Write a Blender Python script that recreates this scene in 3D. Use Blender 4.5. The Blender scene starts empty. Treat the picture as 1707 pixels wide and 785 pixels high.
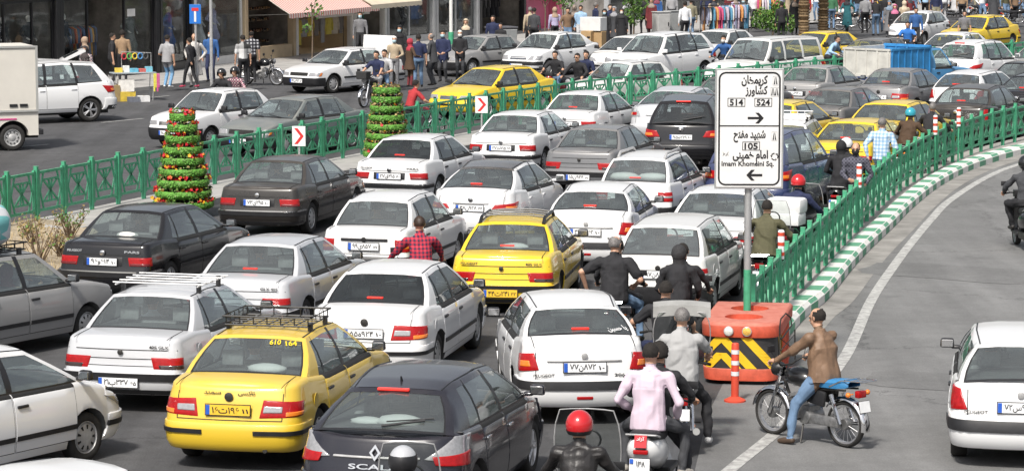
import bpy, bmesh, math, random
import numpy as np
from mathutils import Vector, Matrix
R = math.radians
PI = math.pi
random.seed(7)
S = bpy.context.scene
COL = S.collection
# ------------------------------------------------------------------ camera
FPX, HCAM, PITCH = 5000.0, 6.56, math.atan(580.5 / 5000.0)
cam = bpy.data.cameras.new('camera')
cam.sensor_width = 36.0
cam.lens = FPX / 1707.0 * 36.0
cam.clip_start = 0.5
cam.clip_end = 2500
camo = bpy.data.objects.new('camera', cam)
COL.objects.link(camo)
camo.location = (0, 0, HCAM)
camo.rotation_euler = (PI / 2 - PITCH, 0, 0)
S.camera = camo
# ------------------------------------------------------------------ light
SUN_EL, SUN_AZ = R(52), R(-158)        # azimuth from +Y towards +X : behind the viewer, a little to the left
w = bpy.data.worlds.new('World')
S.world = w
w.use_nodes = True
nt = w.node_tree
nt.nodes.clear()
sky = nt.nodes.new('ShaderNodeTexSky')
sky.sky_type = 'NISHITA'
sky.sun_disc = False
sky.sun_elevation = SUN_EL
sky.sun_rotation = SUN_AZ
sky.air_density = 1.0
sky.dust_density = 4.0
bg = nt.nodes.new('ShaderNodeBackground')
bg.inputs[1].default_value = 0.10
wo = nt.nodes.new('ShaderNodeOutputWorld')
hs = nt.nodes.new('ShaderNodeHueSaturation')
hs.inputs['Saturation'].default_value = .4
nt.links.new(sky.outputs[0], hs.inputs['Color'])
nt.links.new(hs.outputs[0], bg.inputs[0])
nt.links.new(bg.outputs[0], wo.inputs[0])
sl = bpy.data.lights.new('sun', 'SUN')
sl.energy = 3.1
sl.angle = R(6)
sl.color = (1.0, 0.95, 0.88)
slo = bpy.data.objects.new('sun', sl)
COL.objects.link(slo)
sd = Vector((math.sin(SUN_AZ) * math.cos(SUN_EL), math.cos(SUN_AZ) * math.cos(SUN_EL), math.sin(SUN_EL)))
slo.rotation_euler = (-sd).to_track_quat('-Z', 'Y').to_euler()
slo.location = (0, 0, 60)
S.view_settings.view_transform = 'Standard'
S.view_settings.look = 'None'
S.view_settings.gamma = 1
S.view_settings.use_curve_mapping = False
S.view_settings.exposure = 0.5
S.cycles.max_bounces = 6
S.cycles.transparent_max_bounces = 12
S.cycles.caustics_reflective = False
S.cycles.caustics_refractive = False
S.cycles.use_denoising = True
def ray(px, py):
 v = Vector(((px - 853.5) / FPX, -(py - 392.5) / FPX, -1.0))
 return Matrix.Rotation(PI / 2 - PITCH, 3, 'X') @ v
def at(px, py, z=0.0):
 """photo pixel -> the point of the place standing at height z there"""
 d = ray(px, py)
 t = (z - HCAM) / d.z
 return Vector((d.x * t, d.y * t, z))
# ------------------------------------------------------------------ materials
MATS = {}
def mat(key, color=(.5, .5, .5), rough=.5, metal=0.0, noise=0.0, scale=4.0, coat=0.0, emit=0.0, bump=0.0, spec=.5, dust=0.0, tint=None, detail=6):
 if key in MATS:
  return MATS[key]
 m = bpy.data.materials.new(key)
 m.use_nodes = True
 t = m.node_tree
 b = t.nodes['Principled BSDF']
 c4 = (*color, 1)
 b.inputs['Base Color'].default_value = c4
 b.inputs['Roughness'].default_value = rough
 b.inputs['Metallic'].default_value = metal
 b.inputs['Specular IOR Level'].default_value = spec
 if coat:
  b.inputs['Coat Weight'].default_value = coat
  b.inputs['Coat Roughness'].default_value = .06
 if emit:
  b.inputs['Emission Color'].default_value = c4
  b.inputs['Emission Strength'].default_value = emit
 if noise or bump or dust:
  tc = t.nodes.new('ShaderNodeTexCoord')
  n = t.nodes.new('ShaderNodeTexNoise')
  n.inputs['Scale'].default_value = scale
  n.inputs['Detail'].default_value = detail
  n.inputs['Roughness'].default_value = .65
  t.links.new(tc.outputs['Object'], n.inputs['Vector'])
  last = None
  if noise:
   rp = t.nodes.new('ShaderNodeValToRGB')
   rp.color_ramp.elements[0].position = .3
   rp.color_ramp.elements[1].position = .72
   c2 = tint or tuple(min(1, x * (1 + noise)) for x in color)
   rp.color_ramp.elements[0].color = (*[x * (1 - noise) for x in color], 1)
   rp.color_ramp.elements[1].color = (*c2, 1)
   t.links.new(n.outputs['Fac'], rp.inputs['Fac'])
   t.links.new(rp.outputs['Color'], b.inputs['Base Color'])
   last = rp.outputs['Color']
  if dust:
   g = t.nodes.new('ShaderNodeNewGeometry')
   sx = t.nodes.new('ShaderNodeSeparateXYZ')
   t.links.new(g.outputs['Normal'], sx.inputs[0])
   m1 = t.nodes.new('ShaderNodeMath'); m1.operation = 'MULTIPLY_ADD'; m1.use_clamp = True
   t.links.new(sx.outputs[2], m1.inputs[0]); m1.inputs[1].default_value = .9; m1.inputs[2].default_value = .15
   m2 = t.nodes.new('ShaderNodeMath'); m2.operation = 'MULTIPLY'; m2.use_clamp = True
   t.links.new(m1.outputs[0], m2.inputs[0])
   m3 = t.nodes.new('ShaderNodeMath'); m3.operation = 'MULTIPLY_ADD'; m3.use_clamp = True
   t.links.new(n.outputs['Fac'], m3.inputs[0]); m3.inputs[1].default_value = 1.6 * dust; m3.inputs[2].default_value = -.1 * dust
   t.links.new(m3.outputs[0], m2.inputs[1])
   mx = t.nodes.new('ShaderNodeMix'); mx.data_type = 'RGBA'
   t.links.new(m2.outputs[0], mx.inputs[0])
   if last: t.links.new(last, mx.inputs[6])
   else: mx.inputs[6].default_value = c4
   mx.inputs[7].default_value = (.36, .32, .27, 1)
   t.links.new(mx.outputs[2], b.inputs['Base Color'])
   rr = t.nodes.new('ShaderNodeMath'); rr.operation = 'MULTIPLY_ADD'; rr.use_clamp = True
   t.links.new(m2.outputs[0], rr.inputs[0]); rr.inputs[1].default_value = .5; rr.inputs[2].default_value = rough
   t.links.new(rr.outputs[0], b.inputs['Roughness'])
   if coat:
    cr = t.nodes.new('ShaderNodeMath'); cr.operation = 'MULTIPLY_ADD'; cr.use_clamp = True
    t.links.new(m2.outputs[0], cr.inputs[0]); cr.inputs[1].default_value = -coat * 1.2; cr.inputs[2].default_value = coat
    t.links.new(cr.outputs[0], b.inputs['Coat Weight'])
  if bump:
   bp = t.nodes.new('ShaderNodeBump')
   bp.inputs['Strength'].default_value = bump
   bp.inputs['Distance'].default_value = .02
   t.links.new(n.outputs['Fac'], bp.inputs['Height'])
   t.links.new(bp.outputs['Normal'], b.inputs['Normal'])
 MATS[key] = m
 return m
def glass_mat(key, tint, refl=.12, rough=.03, film=0.0):
 if key in MATS:
  return MATS[key]
 m = bpy.data.materials.new(key)
 m.use_nodes = True
 t = m.node_tree
 t.nodes.clear()
 tr = t.nodes.new('ShaderNodeBsdfTransparent'); tr.inputs[0].default_value = (*tint, 1)
 gl = t.nodes.new('ShaderNodeBsdfGlossy'); gl.inputs[1].default_value = rough
 gl.inputs[0].default_value = (.9, .93, .95, 1)
 ge = t.nodes.new('ShaderNodeNewGeometry')
 dt = t.nodes.new('ShaderNodeVectorMath'); dt.operation = 'DOT_PRODUCT'
 t.links.new(ge.outputs['Normal'], dt.inputs[0]); t.links.new(ge.outputs['Incoming'], dt.inputs[1])
 def mth(op, x, v, c=None):
  q = t.nodes.new('ShaderNodeMath'); q.operation = op; q.use_clamp = True
  for i_, k in ((0, x), (1, v), (2, c)):
   if k is None: continue
   if isinstance(k, (int, float)): q.inputs[i_].default_value = k
   else: t.links.new(k, q.inputs[i_])
  return q.outputs[0]
 ab = t.nodes.new('ShaderNodeMath'); ab.operation = 'ABSOLUTE'
 t.links.new(dt.outputs['Value'], ab.inputs[0])
 one = mth('SUBTRACT', 1.0, ab.outputs[0])
 sch = mth('POWER', one, 5.0)
 ma = t.nodes.new('ShaderNodeMath'); ma.operation = 'MULTIPLY_ADD'; ma.use_clamp = True
 t.links.new(sch, ma.inputs[0]); ma.inputs[1].default_value = .9; ma.inputs[2].default_value = refl
 base = tr.outputs[0]
 if film:
  # street dust on the pane, thickened to imitate sky reflection
  df = t.nodes.new('ShaderNodeBsdfDiffuse'); df.inputs[0].default_value = (.52, .56, .54, 1)
  tc = t.nodes.new('ShaderNodeTexCoord'); n = t.nodes.new('ShaderNodeTexNoise'); n.inputs['Scale'].default_value = 1.3; n.inputs['Detail'].default_value = 3
  t.links.new(tc.outputs['Object'], n.inputs['Vector'])
  mf = t.nodes.new('ShaderNodeMath'); mf.operation = 'MULTIPLY_ADD'; mf.use_clamp = True
  t.links.new(n.outputs['Fac'], mf.inputs[0]); mf.inputs[1].default_value = film * 1.4; mf.inputs[2].default_value = film * .3
  m0 = t.nodes.new('ShaderNodeMixShader')
  t.links.new(mf.outputs[0], m0.inputs[0]); t.links.new(base, m0.inputs[1]); t.links.new(df.outputs[0], m0.inputs[2])
  base = m0.outputs[0]
 mx = t.nodes.new('ShaderNodeMixShader')
 t.links.new(ma.outputs[0], mx.inputs[0])
 t.links.new(base, mx.inputs[1])
 t.links.new(gl.outputs[0], mx.inputs[2])
 o = t.nodes.new('ShaderNodeOutputMaterial')
 t.links.new(mx.outputs[0], o.inputs[0])
 MATS[key] = m
 return m
PAINT = mat('car_paint', (.8, .8, .8), .3, coat=.6)
BLACKP = mat('black_plastic', (.018, .018, .02), .45, noise=.3, scale=9)
RUBBER = mat('rubber', (.022, .021, .02), .85, noise=.35, scale=14)
DARKIN = mat('car_interior', (.085, .085, .085), .8, noise=.4, scale=7)
SEATM = mat('seat_cloth', (.26, .26, .26), .85, noise=.35, scale=9)
GAP = mat('panel_gap', (.012, .012, .012), .8)
CHROME = mat('chrome', (.75, .75, .76), .12, metal=1.0)
ALLOY = mat('alloy_rim', (.55, .55, .56), .35, metal=.8, noise=.15, scale=12)
HUBCAP = mat('hubcap_grey', (.42, .42, .42), .45, metal=.2, noise=.25, scale=10)
STEELD = mat('dark_steel', (.06, .058, .055), .5, metal=.6, noise=.3, scale=15)
REDL = mat('red_lamp', (.36, .008, .010), .22, coat=.25, spec=.3, noise=.25, scale=22)
DREDL = mat('dark_red_lamp', (.14, .01, .012), .2, coat=.3, noise=.25, scale=20)
BRAKE = mat('lit_brake_lamp', (.75, .03, .02), .2, emit=.45)
ORANGEL = mat('amber_lamp', (.75, .20, .02), .15, coat=.7)
CLEARL = mat('clear_lamp', (.36, .36, .37), .12, coat=.6, metal=.25, noise=.2, scale=30)
SMOKEL = mat('smoked_lamp', (.035, .02, .02), .12, coat=.8)
GLASS = glass_mat('window_glass', (.70, .78, .77), .18, film=.09)
GLASSD = glass_mat('tinted_glass', (.24, .27, .28), .10, film=.03)
GLASSL = glass_mat('clear_screen', (.80, .84, .82), .07)
GLASSB = glass_mat('blue_tint_glass', (.34, .40, .45), .2)
PLATEW = mat('plate_white', (.78, .79, .80), .4, noise=.06, scale=12)
PLATEY = mat('plate_yellow', (.80, .50, .04), .4, noise=.12, scale=12)
PLATEB = mat('plate_blue', (.02, .10, .48), .4)
INK = mat('black_lettering', (.012, .012, .014), .5)
# ------------------------------------------------------------------ mesh helper
class MB:
 def __init__(s):
  s.v = []; s.f = []; s.m = []
 def add(s, verts, faces, mi=0):
  o = len(s.v)
  s.v += [tuple(p) for p in verts]
  s.f += [tuple(i + o for i in f) for f in faces]
  s.m += [mi] * len(faces) if isinstance(mi, int) else list(mi)
 def grid(s, rows, mi=0, flip=False, close=False):
  n = len(rows[0])
  fs = []
  for a in range(len(rows) - 1):
   for b in range(n if close else n - 1):
    c = (b + 1) % n
    q = (a * n + b, a * n + c, (a + 1) * n + c, (a + 1) * n + b)
    fs.append(q[::-1] if flip else q)
  s.add([p for r in rows for p in r], fs, mi)
 def box(s, c, d, mi=0, rz=0.0, rx=0.0, ry=0.0, taper=1.0):
  hx, hy, hz = d[0] / 2, d[1] / 2, d[2] / 2
  M = Matrix.Rotation(rz, 3, 'Z') @ Matrix.Rotation(rx, 3, 'X') @ Matrix.Rotation(ry, 3, 'Y')
  vs = []
  for z in (-1, 1):
   k = taper if z > 0 else 1
   for x, y in ((-1, -1), (1, -1), (1, 1), (-1, 1)):
    vs.append(M @ Vector((x * hx * k, y * hy * k, z * hz)) + Vector(c))
  s.add(vs, [(3, 2, 1, 0), (4, 5, 6, 7), (0, 1, 5, 4), (1, 2, 6, 5), (2, 3, 7, 6), (3, 0, 4, 7)], mi)
 def tube(s, pts, r, n=8, mi=0, caps=True, closed=False):
  pts = [Vector(p) for p in pts]
  rs = r if isinstance(r, (list, tuple)) else [r] * len(pts)
  rows = []
  up = Vector((0, 0, 1))
  N = len(pts)
  prev = None
  for i, p in enumerate(pts):
   if closed:
    t = pts[(i + 1) % N] - pts[i - 1]
   else:
    t = pts[min(i + 1, N - 1)] - pts[max(i - 1, 0)]
   if t.length < 1e-9:
    t = Vector((0, 0, 1))
   t.normalize()
   if prev is None:
    a = t.cross(up)
    if a.length < .05:
     a = t.cross(Vector((1, 0, 0)))
   else:
    a = prev - t * prev.dot(t)
    if a.length < 1e-4:
     a = t.cross(up)
   a.normalize()
   prev = a
   b = t.cross(a)
   rows.append([p + (a * math.cos(2 * PI * k / n) + b * math.sin(2 * PI * k / n)) * rs[i] for k in range(n)])
  if closed:
   rows.append(rows[0])
  o = len(s.v)
  s.grid(rows, mi, close=True)
  if caps and not closed:
   s.f.append(tuple(o + k for k in range(n))[::-1]); s.m.append(mi)
   e = o + (N - 1) * n
   s.f.append(tuple(e + k for k in range(n))); s.m.append(mi)
 def lathe(s, prof, axis='Z', n=24, mi=0, c=(0, 0, 0)):
  """prof: list of (radius, height)"""
  rows = []
  for r, h in prof:
   row = []
   for k in range(n):
    a = 2 * PI * k / n
    x, y = r * math.cos(a), r * math.sin(a)
    p = (x, y, h) if axis == 'Z' else ((h, x, y) if axis == 'X' else (y, h, x))
    row.append((p[0] + c[0], p[1] + c[1], p[2] + c[2]))
   rows.append(row)
  s.grid(rows, mi, close=True, flip=False)
 def sphere(s, c, r, n=12, m=8, mi=0, sc=(1, 1, 1)):
  rows = []
  for i in range(m + 1):
   a = PI * i / m
   rows.append([(c[0] + r * sc[0] * math.sin(a) * math.cos(2 * PI * k / n), c[1] + r * sc[1] * math.sin(a) * math.sin(2 * PI * k / n), c[2] - r * sc[2] * math.cos(a)) for k in range(n)])
  s.grid(rows, mi, close=True)
 def mesh(s, name, mats, smooth=None, bevel=0.0, bangle=35, merge=True, fix=True, bseg=2):
  me = bpy.data.meshes.new(name)
  me.from_pydata(s.v, [], s.f)
  for m in mats:
   me.materials.append(m)
  if len(mats) > 1:
   me.polygons.foreach_set('material_index', s.m)
  bm = bmesh.new()
  bm.from_mesh(me)
  if merge:
   bmesh.ops.remove_doubles(bm, verts=bm.verts, dist=1e-4)
   bmesh.ops.dissolve_degenerate(bm, dist=1e-5, edges=bm.edges)
  if fix:
   bmesh.ops.recalc_face_normals(bm, faces=bm.faces)
  if bevel:
   es = [e for e in bm.edges if len(e.link_faces) == 2 and e.calc_face_angle(0) > R(bangle)]
   try:
    bmesh.ops.bevel(bm, geom=es, offset=bevel, segments=bseg, profile=.5, affect='EDGES', clamp_overlap=True)
   except Exception:
    pass
  bm.to_mesh(me)
  bm.free()
  if smooth is not None:
   me.shade_smooth()
   me.set_sharp_from_angle(angle=R(smooth))
  me.update()
  return me
def obj(name, me, parent=None, loc=None, rot=None, **kw):
 o = bpy.data.objects.new(name, me)
 COL.objects.link(o)
 if parent is not None:
  o.parent = parent
 if loc is not None:
  o.location = loc
 if rot is not None:
  o.rotation_euler = rot
 for k, v in kw.items():
  o[k] = v
 return o
def thing(name, label, cat, loc=(0, 0, 0), rz=0.0, group=None):
 o = bpy.data.objects.new(name, None)
 o.empty_display_size = .3
 COL.objects.link(o)
 o.location = loc
 o.rotation_euler = (0, 0, rz)
 o['label'] = label
 o['category'] = cat
 if group:
  o['group'] = group
 return o
def tag(o, label, cat, group=None):
 o['label'] = label
 o['category'] = cat
 if group:
  o['group'] = group
 return o
def structure(o):
 o['kind'] = 'structure'
 return o
def copy_tree(o, parent=None):
 c = o.copy()
 COL.objects.link(c)
 c.parent = parent
 for ch in o.children:
  copy_tree(ch, c)
 return c
# ------------------------------------------------------------------ lettering
FORMS = {'ا': 'ﺍﺎ', 'ب': 'ﺏﺐﺑﺒ', 'ت': 'ﺕﺖﺗﺘ', 'ج': 'ﺝﺞﺟﺠ', 'ح': 'ﺡﺢﺣﺤ', 'خ': 'ﺥﺦﺧﺨ', 'د': 'ﺩﺪ', 'ر': 'ﺭﺮ', 'ز': 'ﺯﺰ',
         'س': 'ﺱﺲﺳﺴ', 'ش': 'ﺵﺶﺷﺸ', 'ص': 'ﺹﺺﺻﺼ', 'ف': 'ﻑﻒﻓﻔ', 'ق': 'ﻕﻖﻗﻘ', 'ل': 'ﻝﻞﻟﻠ', 'م': 'ﻡﻢﻣﻤ', 'ن': 'ﻥﻦﻧﻨ', 'ه': 'ﻩﻪﻫﻬ',
         'و': 'ﻭﻮ', 'ی': 'ﯼﯽﯾﯿ', 'ک': 'ﮎﮏﮐﮑ', 'گ': 'ﮒﮓﮔﮕ', 'پ': 'ﭖﭗﭘﭙ', 'ط': 'ﻁﻂﻃﻄ', 'ع': 'ﻉﻊﻋﻌ'}
def farsi(t):
 """joined letter forms, laid out from left to right"""
 out = ''
 for i, ch in enumerate(t):
  f = FORMS.get(ch)
  if not f:
   out += ch
   continue
  p = t[i - 1] if i else ''
  n = t[i + 1] if i + 1 < len(t) else ''
  jp = p in FORMS and len(FORMS[p]) == 4
  jn = n in FORMS and len(f) == 4
  out += f[(1 if jp else 0) + (2 if jn else 0)]
 return out[::-1]
FA = str.maketrans('0123456789', '۰۱۲۳۴۵۶۷۸۹')
_TXT = {}
def text_mesh(body, size, m, bold=0.0, width=None, depth=.002, flip_up=True):
 """letters standing in the XZ plane, facing -Y, centred"""
 key = (body, size, m.name, bold, width)
 if key in _TXT:
  return _TXT[key]
 c = bpy.data.curves.new('lettering', 'FONT')
 c.body = body
 c.size = size
 c.align_x = 'CENTER'
 c.align_y = 'CENTER'
 c.offset = bold * size
 c.extrude = depth / 2
 c.resolution_u = 3
 o = bpy.data.objects.new('lettering', c)
 COL.objects.link(o)
 dg = bpy.context.evaluated_depsgraph_get()
 me = bpy.data.meshes.new_from_object(o.evaluated_get(dg))
 bpy.data.objects.remove(o)
 n = len(me.vertices)
 co = np.empty(n * 3)
 me.vertices.foreach_get('co', co)
 co = co.reshape(-1, 3)
 if n:
  ctr = (co.max(0) + co.min(0)) / 2
  co -= ctr
  ext = co[:, 0].max() * 2
  if width and ext > 0:
   co[:, 0] *= width / ext
  co = np.stack([co[:, 0], -co[:, 2], co[:, 1]], 1)
 me.vertices.foreach_set('co', co.ravel())
 me.materials.clear()
 me.materials.append(m)
 me.update()
 _TXT[key] = me
 return me
# ================================================================== CARS
def ip(pts, v):
 return float(np.interp(v, [p[0] for p in pts], [p[1] for p in pts]))
class Shape:
 """the wall of a car body: a rounded plan outline at each height"""
 def __init__(s, sp):
  s.sp = sp
  s.hL = sp['L'] / 2
  s.hW = sp['W'] / 2
 def yr(s, z): return -s.hL + ip(s.sp['rear'], z)
 def yf(s, z): return s.hL - ip(s.sp['front'], z)
 def w(s, z): return s.hW * ip(s.sp['wprof'], z)
 def plan(s, y): return ip(s.sp['plan'], y)
 def ztop(s, y): return ip(s.sp['top'], y)
 def sx(s, y, z): return s.w(z) * s.plan(y)
 def half(s, z, ys):
  """right half outline from rear centre to front centre"""
  sp = s.sp
  out = []
  for end in (0, 1):
   rc, b = sp['rcr'] if end == 0 else sp['rcf'], sp.get('bulge', .06)
   y0 = s.yr(z) if end == 0 else s.yf(z)
   sg = 1 if end == 0 else -1
   wc = s.sx(y0 + sg * (rc + b), z)
   pts = []
   for k in (0, .3, .6, .85, 1.0):
    x = k * (wc - rc)
    pts.append((x, y0 + sg * b * (x / wc) ** 2))
   yb = pts[-1][1]
   for k in range(1, 6):
    a = PI / 2 * k / 5
    pts.append((wc - rc + rc * math.sin(a), yb + sg * rc * (1 - math.cos(a))))
   if end == 0:
    out = pts
    ylo = pts[-1][1]
   else:
    yhi = pts[-1][1]
    for y in ys:
     yy = min(max(y, ylo + .002), yhi - .002)
     out.append((s.sx(yy, z), yy))
    out += pts[::-1]
  return out
 def poly(s, z, end):
  """fine outline of one end as distance from the centre -> point, and the side beyond"""
  sp = s.sp
  sg = 1 if end == 'rear' else -1
  y0 = s.yr(z) if sg > 0 else s.yf(z)
  rc, b = (sp['rcr'] if sg > 0 else sp['rcf']), sp.get('bulge', .06)
  wc = s.sx(y0 + sg * (rc + b), z)
  pts = []
  for k in np.linspace(0, 1, 7):
   x = k * (wc - rc)
   pts.append((x, y0 + sg * b * (x / wc) ** 2))
  yb = pts[-1][1]
  for k in range(1, 9):
   a = PI / 2 * k / 8
   pts.append((wc - rc + rc * math.sin(a), yb + sg * rc * (1 - math.cos(a))))
  ye = pts[-1][1]
  for k in range(1, 10):
   y = ye + sg * k * .1
   pts.append((s.sx(y, z), y))
  return pts
 def endpt(s, z, sdist, end, off=0.0):
  pts = s.poly(z, end)
  d = abs(sdist)
  acc = 0
  for a, b in zip(pts, pts[1:]):
   l = math.hypot(b[0] - a[0], b[1] - a[1])
   if acc + l >= d or b is pts[-1]:
    t = (d - acc) / l
    x, y = a[0] + (b[0] - a[0]) * t, a[1] + (b[1] - a[1]) * t
    nx, ny = (b[1] - a[1]) / l, -(b[0] - a[0]) / l
    if end == 'front':
     nx, ny = -nx, -ny
    x += nx * off; y += ny * off
    return Vector((x if sdist >= 0 else -x, y, z))
   acc += l
 def sidept(s, y, z, side, off=0.0):
  return Vector((side * (s.sx(y, z) + off), y, z))
def patch(mb, fn, quad, off, n=6, m=3, mi=0, back=.012):
 """a raised panel on the body wall; quad: 4 corners in the wall's own coordinates, counter-clockwise"""
 A, B, C_, D = quad
 rows, inn = [], []
 for j in range(m + 1):
  v = j / m
  r = []
  for i in range(n + 1):
   u = i / n
   a = (A[0] + (B[0] - A[0]) * u, A[1] + (B[1] - A[1]) * u)
   b = (D[0] + (C_[0] - D[0]) * u, D[1] + (C_[1] - D[1]) * u)
   r.append((a[0] + (b[0] - a[0]) * v, a[1] + (b[1] - a[1]) * v))
  rows.append(r)
 outer = [[fn(p[0], p[1], off) for p in r] for r in rows]
 mb.grid(outer, mi)
 ring = [rows[0][i] for i in range(n + 1)] + [rows[j][n] for j in range(1, m + 1)] + [rows[m][i] for i in range(n - 1, -1, -1)] + [rows[j][0] for j in range(m - 1, 0, -1)]
 ro = [fn(p[0], p[1], off) for p in ring]
 ri = [fn(p[0], p[1], -back) for p in ring]
 mb.grid([ri, ro], mi, close=True)
ARCH = [-1.0, -.995, -.93, -.8, -.6, -.35, 0, .35, .6, .8, .93, .995, 1.0]
ZL = [0, .08, .15, .22, .30, .38, .46, .54, .62, .70, .78, .86, .94, 1.02, 1.1, 1.2]
def build_shell(sp):
 sh = Shape(sp)
 ax = (sp['ar'], sp['af'])
 rw = sp['rw']
 ra = rw + .055
 zs, zend = sp.get('sill', .21), sp.get('zend', .24)
 doors = sp['doors']
 ys = []
 for a in ax:
  ys += [a + ra * k for k in ARCH]
 ys += [d for dd in doors for d in dd]
 ys += [sp['Wb'], sp['Cb'], sp['Wb'] - .12, sp['Wb'] + .35, sp['Cb'] + .12, sp['Cb'] - .2]
 ys = sorted(set(round(y, 4) for y in ys))
 ys = [y for i, y in enumerate(ys) if i == 0 or y - ys[i - 1] > .0015]
 rt = sp.get('rt', .06)
 def zbot(y):
  for a in ax:
   d = (y - a) / ra
   if abs(d) < .998:
    return max(zs, rw + ra * math.sqrt(1 - d * d))
  return zs if ax[0] < y < ax[1] else zend
 # reference outline gives each column its y
 ref = sh.half(.6, ys)
 ncol = len(ref)
 mb = MB()
 zdb = sp.get('zdoor', .30)
 rows = []
 zdd = sorted(ZL + [zdb])
 cols = []
 for i in range(ncol):
  y = ref[i][1]
  # near ends follow their own top
  zt = sh.ztop(y)
  zb = zbot(y)
  col = []
  for z in zdd:
   zz = min(max(z, zb), zt - rt)
   px, py = sh.half(zz, ys)[i]
   col.append((px, py, zz))
  # rounded top edge
  p0 = sh.half(zt - rt, ys)[i]
  nb = sh.half(zt - rt, ys)
  pa, pb = nb[max(i - 1, 0)], nb[min(i + 1, ncol - 1)]
  tx, ty = pb[0] - pa[0], pb[1] - pa[1]
  l = math.hypot(tx, ty) or 1
  nx, ny = -ty / l, tx / l       # inward
  if i == 0: nx, ny = 0, 1
  if i == ncol - 1: nx, ny = 0, -1
  for k in (1, 2, 3):
   a = PI / 2 * k / 3
   col.append((max(0, p0[0] + nx * rt * (1 - math.cos(a))), p0[1] + ny * rt * (1 - math.cos(a)), zt - rt + rt * math.sin(a)))
  cols.append(col)
 nz = len(cols[0])
 def indoor(y0, y1, z0, z1):
  ym, zm = (y0 + y1) / 2, (z0 + z1) / 2
  return any(a < ym < b for a, b in doors) and zm > zdb
 for sgn in (1, -1):
  for i in range(ncol - 1):
   for j in range(nz - 1):
    q = [cols[i][j], cols[i + 1][j], cols[i + 1][j + 1], cols[i][j + 1]]
    q = [(sgn * p[0], p[1], p[2]) for p in q]
    gap = indoor(q[0][1], q[1][1], q[0][2], q[2][2]) and 9 < i < ncol - 10
    mb.add(q, [(0, 1, 2, 3)], 1 if gap else 0)
  # lip under the wall
  for i in range(ncol - 1):
   a, b = cols[i][0], cols[i + 1][0]
   mb.add([(sgn * a[0], a[1], a[2]), (sgn * b[0], b[1], b[2]), (sgn * b[0] * .82, b[1] * .97, b[2]), (sgn * a[0] * .82, a[1] * .97, a[2])], [(0, 1, 2, 3)], 2)
 cr = sp.get('crown', .025)
 US = [-1, -.85, -.5, 0, .5, .85, 1]
 for i in range(ncol - 1):
  ra_, rb_ = cols[i][-1], cols[i + 1][-1]
  for k in range(6):
   q = []
   for (c, u) in ((ra_, US[k]), (rb_, US[k]), (rb_, US[k + 1]), (ra_, US[k + 1])):
    q.append((c[0] * u, c[1], c[2] + cr * (1 - u * u) * min(1, c[0] / .5)))
   ym = (ra_[1] + rb_[1]) / 2
   cab = sp['Cb'] - .005 < ym < sp['Wb'] + .005
   if cab:
    q = [(p[0], p[1], p[2] - (.0 if abs(p[0]) > .1 else 0)) for p in q]
   mb.add(q, [(0, 1, 2, 3)], 2 if cab else 0)
 # underside
 mb.box((0, 0, .36), (sp['W'] * .5, sp['L'] * .9, .3), 2)
 # greenhouse
 Wb, Rf, Rr, Cb = sp['Wb'], sp['Rf'], sp['Rr'], sp['Cb']
 cols_g = sp['cols']       # (yb, yt, kind of the cell that follows)
 roofz = sp['roofz']
 wr = sp['wr']
 KS = [0, .06, .3, .6, .9, 1.0]
 sb = sp.get('side_bulge', .025)
 def base(y):
  z = sh.ztop(y) - .012
  return Vector((sh.sx(y, sh.ztop(y) - rt) - rt * .75, y, z))
 def rail(y):
  return Vector((ip(wr, y) if isinstance(wr, list) else wr, y, ip(roofz, y)))
 def sidep(c, k, sgn):
  b, r = base(c[0]), rail(c[1])
  p = b.lerp(r, k)
  p.x += sb * 4 * k * (1 - k) * .9
  return Vector((sgn * p.x, p.y, p.z))
 gl = {'side_window': [], 'quarter_window': []}
 for sgn in (1, -1):
  for c0, c1 in zip(cols_g, cols_g[1:]):
   kind = c0[2]
   sub = 3 if abs(c1[0] - c0[0]) > .3 else 1
   g = MB()
   for q in range(sub):
    ca = [c0[n] + (c1[n] - c0[n]) * q / sub for n in (0, 1)]
    cb = [c0[n] + (c1[n] - c0[n]) * (q + 1) / sub for n in (0, 1)]
    for k0, k1 in zip(KS, KS[1:]):
     quad = [sidep(ca, k0, sgn), sidep(cb, k0, sgn), sidep(cb, k1, sgn), sidep(ca, k1, sgn)]
     if kind in 'wq' and k0 >= .06 and k1 <= .9:
      quad = [Vector((p.x - sgn * .006, p.y, p.z)) for p in quad]
      g.add(quad, [(0, 1, 2, 3)])
     elif kind == 'b' or (kind in 'wq' and (k0 < .06 or sp.get('dark_frames'))):
      mb.add(quad, [(0, 1, 2, 3)], 3)
     else:
      mb.add(quad, [(0, 1, 2, 3)], 0)
   if g.v:
    gl['side_window'].append(g)
 # roof
 ytop = []
 for c0, c1 in zip(cols_g, cols_g[1:]):
  for q in range(3):
   ytop.append(c0[1] + (c1[1] - c0[1]) * q / 3)
 ytop.append(cols_g[-1][1])
 # keep only the exact sub stations of the sides
 ytop = []
 for c0, c1 in zip(cols_g, cols_g[1:]):
  sub = 3 if abs(c1[0] - c0[0]) > .3 else 1
  for q in range(sub):
   ytop.append(c0[1] + (c1[1] - c0[1]) * q / sub)
 ytop.append(cols_g[-1][1])
 UR = [-1, -.93, -.82, -.5, 0, .5, .82, .93, 1]
 rcw = sp.get('roof_crown', .04)
 fb, rb2 = sp.get('wbulge', .10), sp.get('rbulge', .07)
 rrows = []
 for n_, y in enumerate(ytop):
  r = rail(y)
  row = []
  for u in UR:
   t = (y - Rr) / (Rf - Rr)
   dy = (1 - u * u) * (fb * .55 * max(0, t * 2 - 1) - rb2 * .6 * max(0, 1 - 2 * t))
   row.append((r.x * u, y + dy, r.z + rcw * (1 - abs(u) ** 3)))
  rrows.append(row)
 rm = sp.get('roof_mat', 0)
 mb.grid(rrows, rm)
 # windscreen and rear glass
 ends = {}
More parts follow.
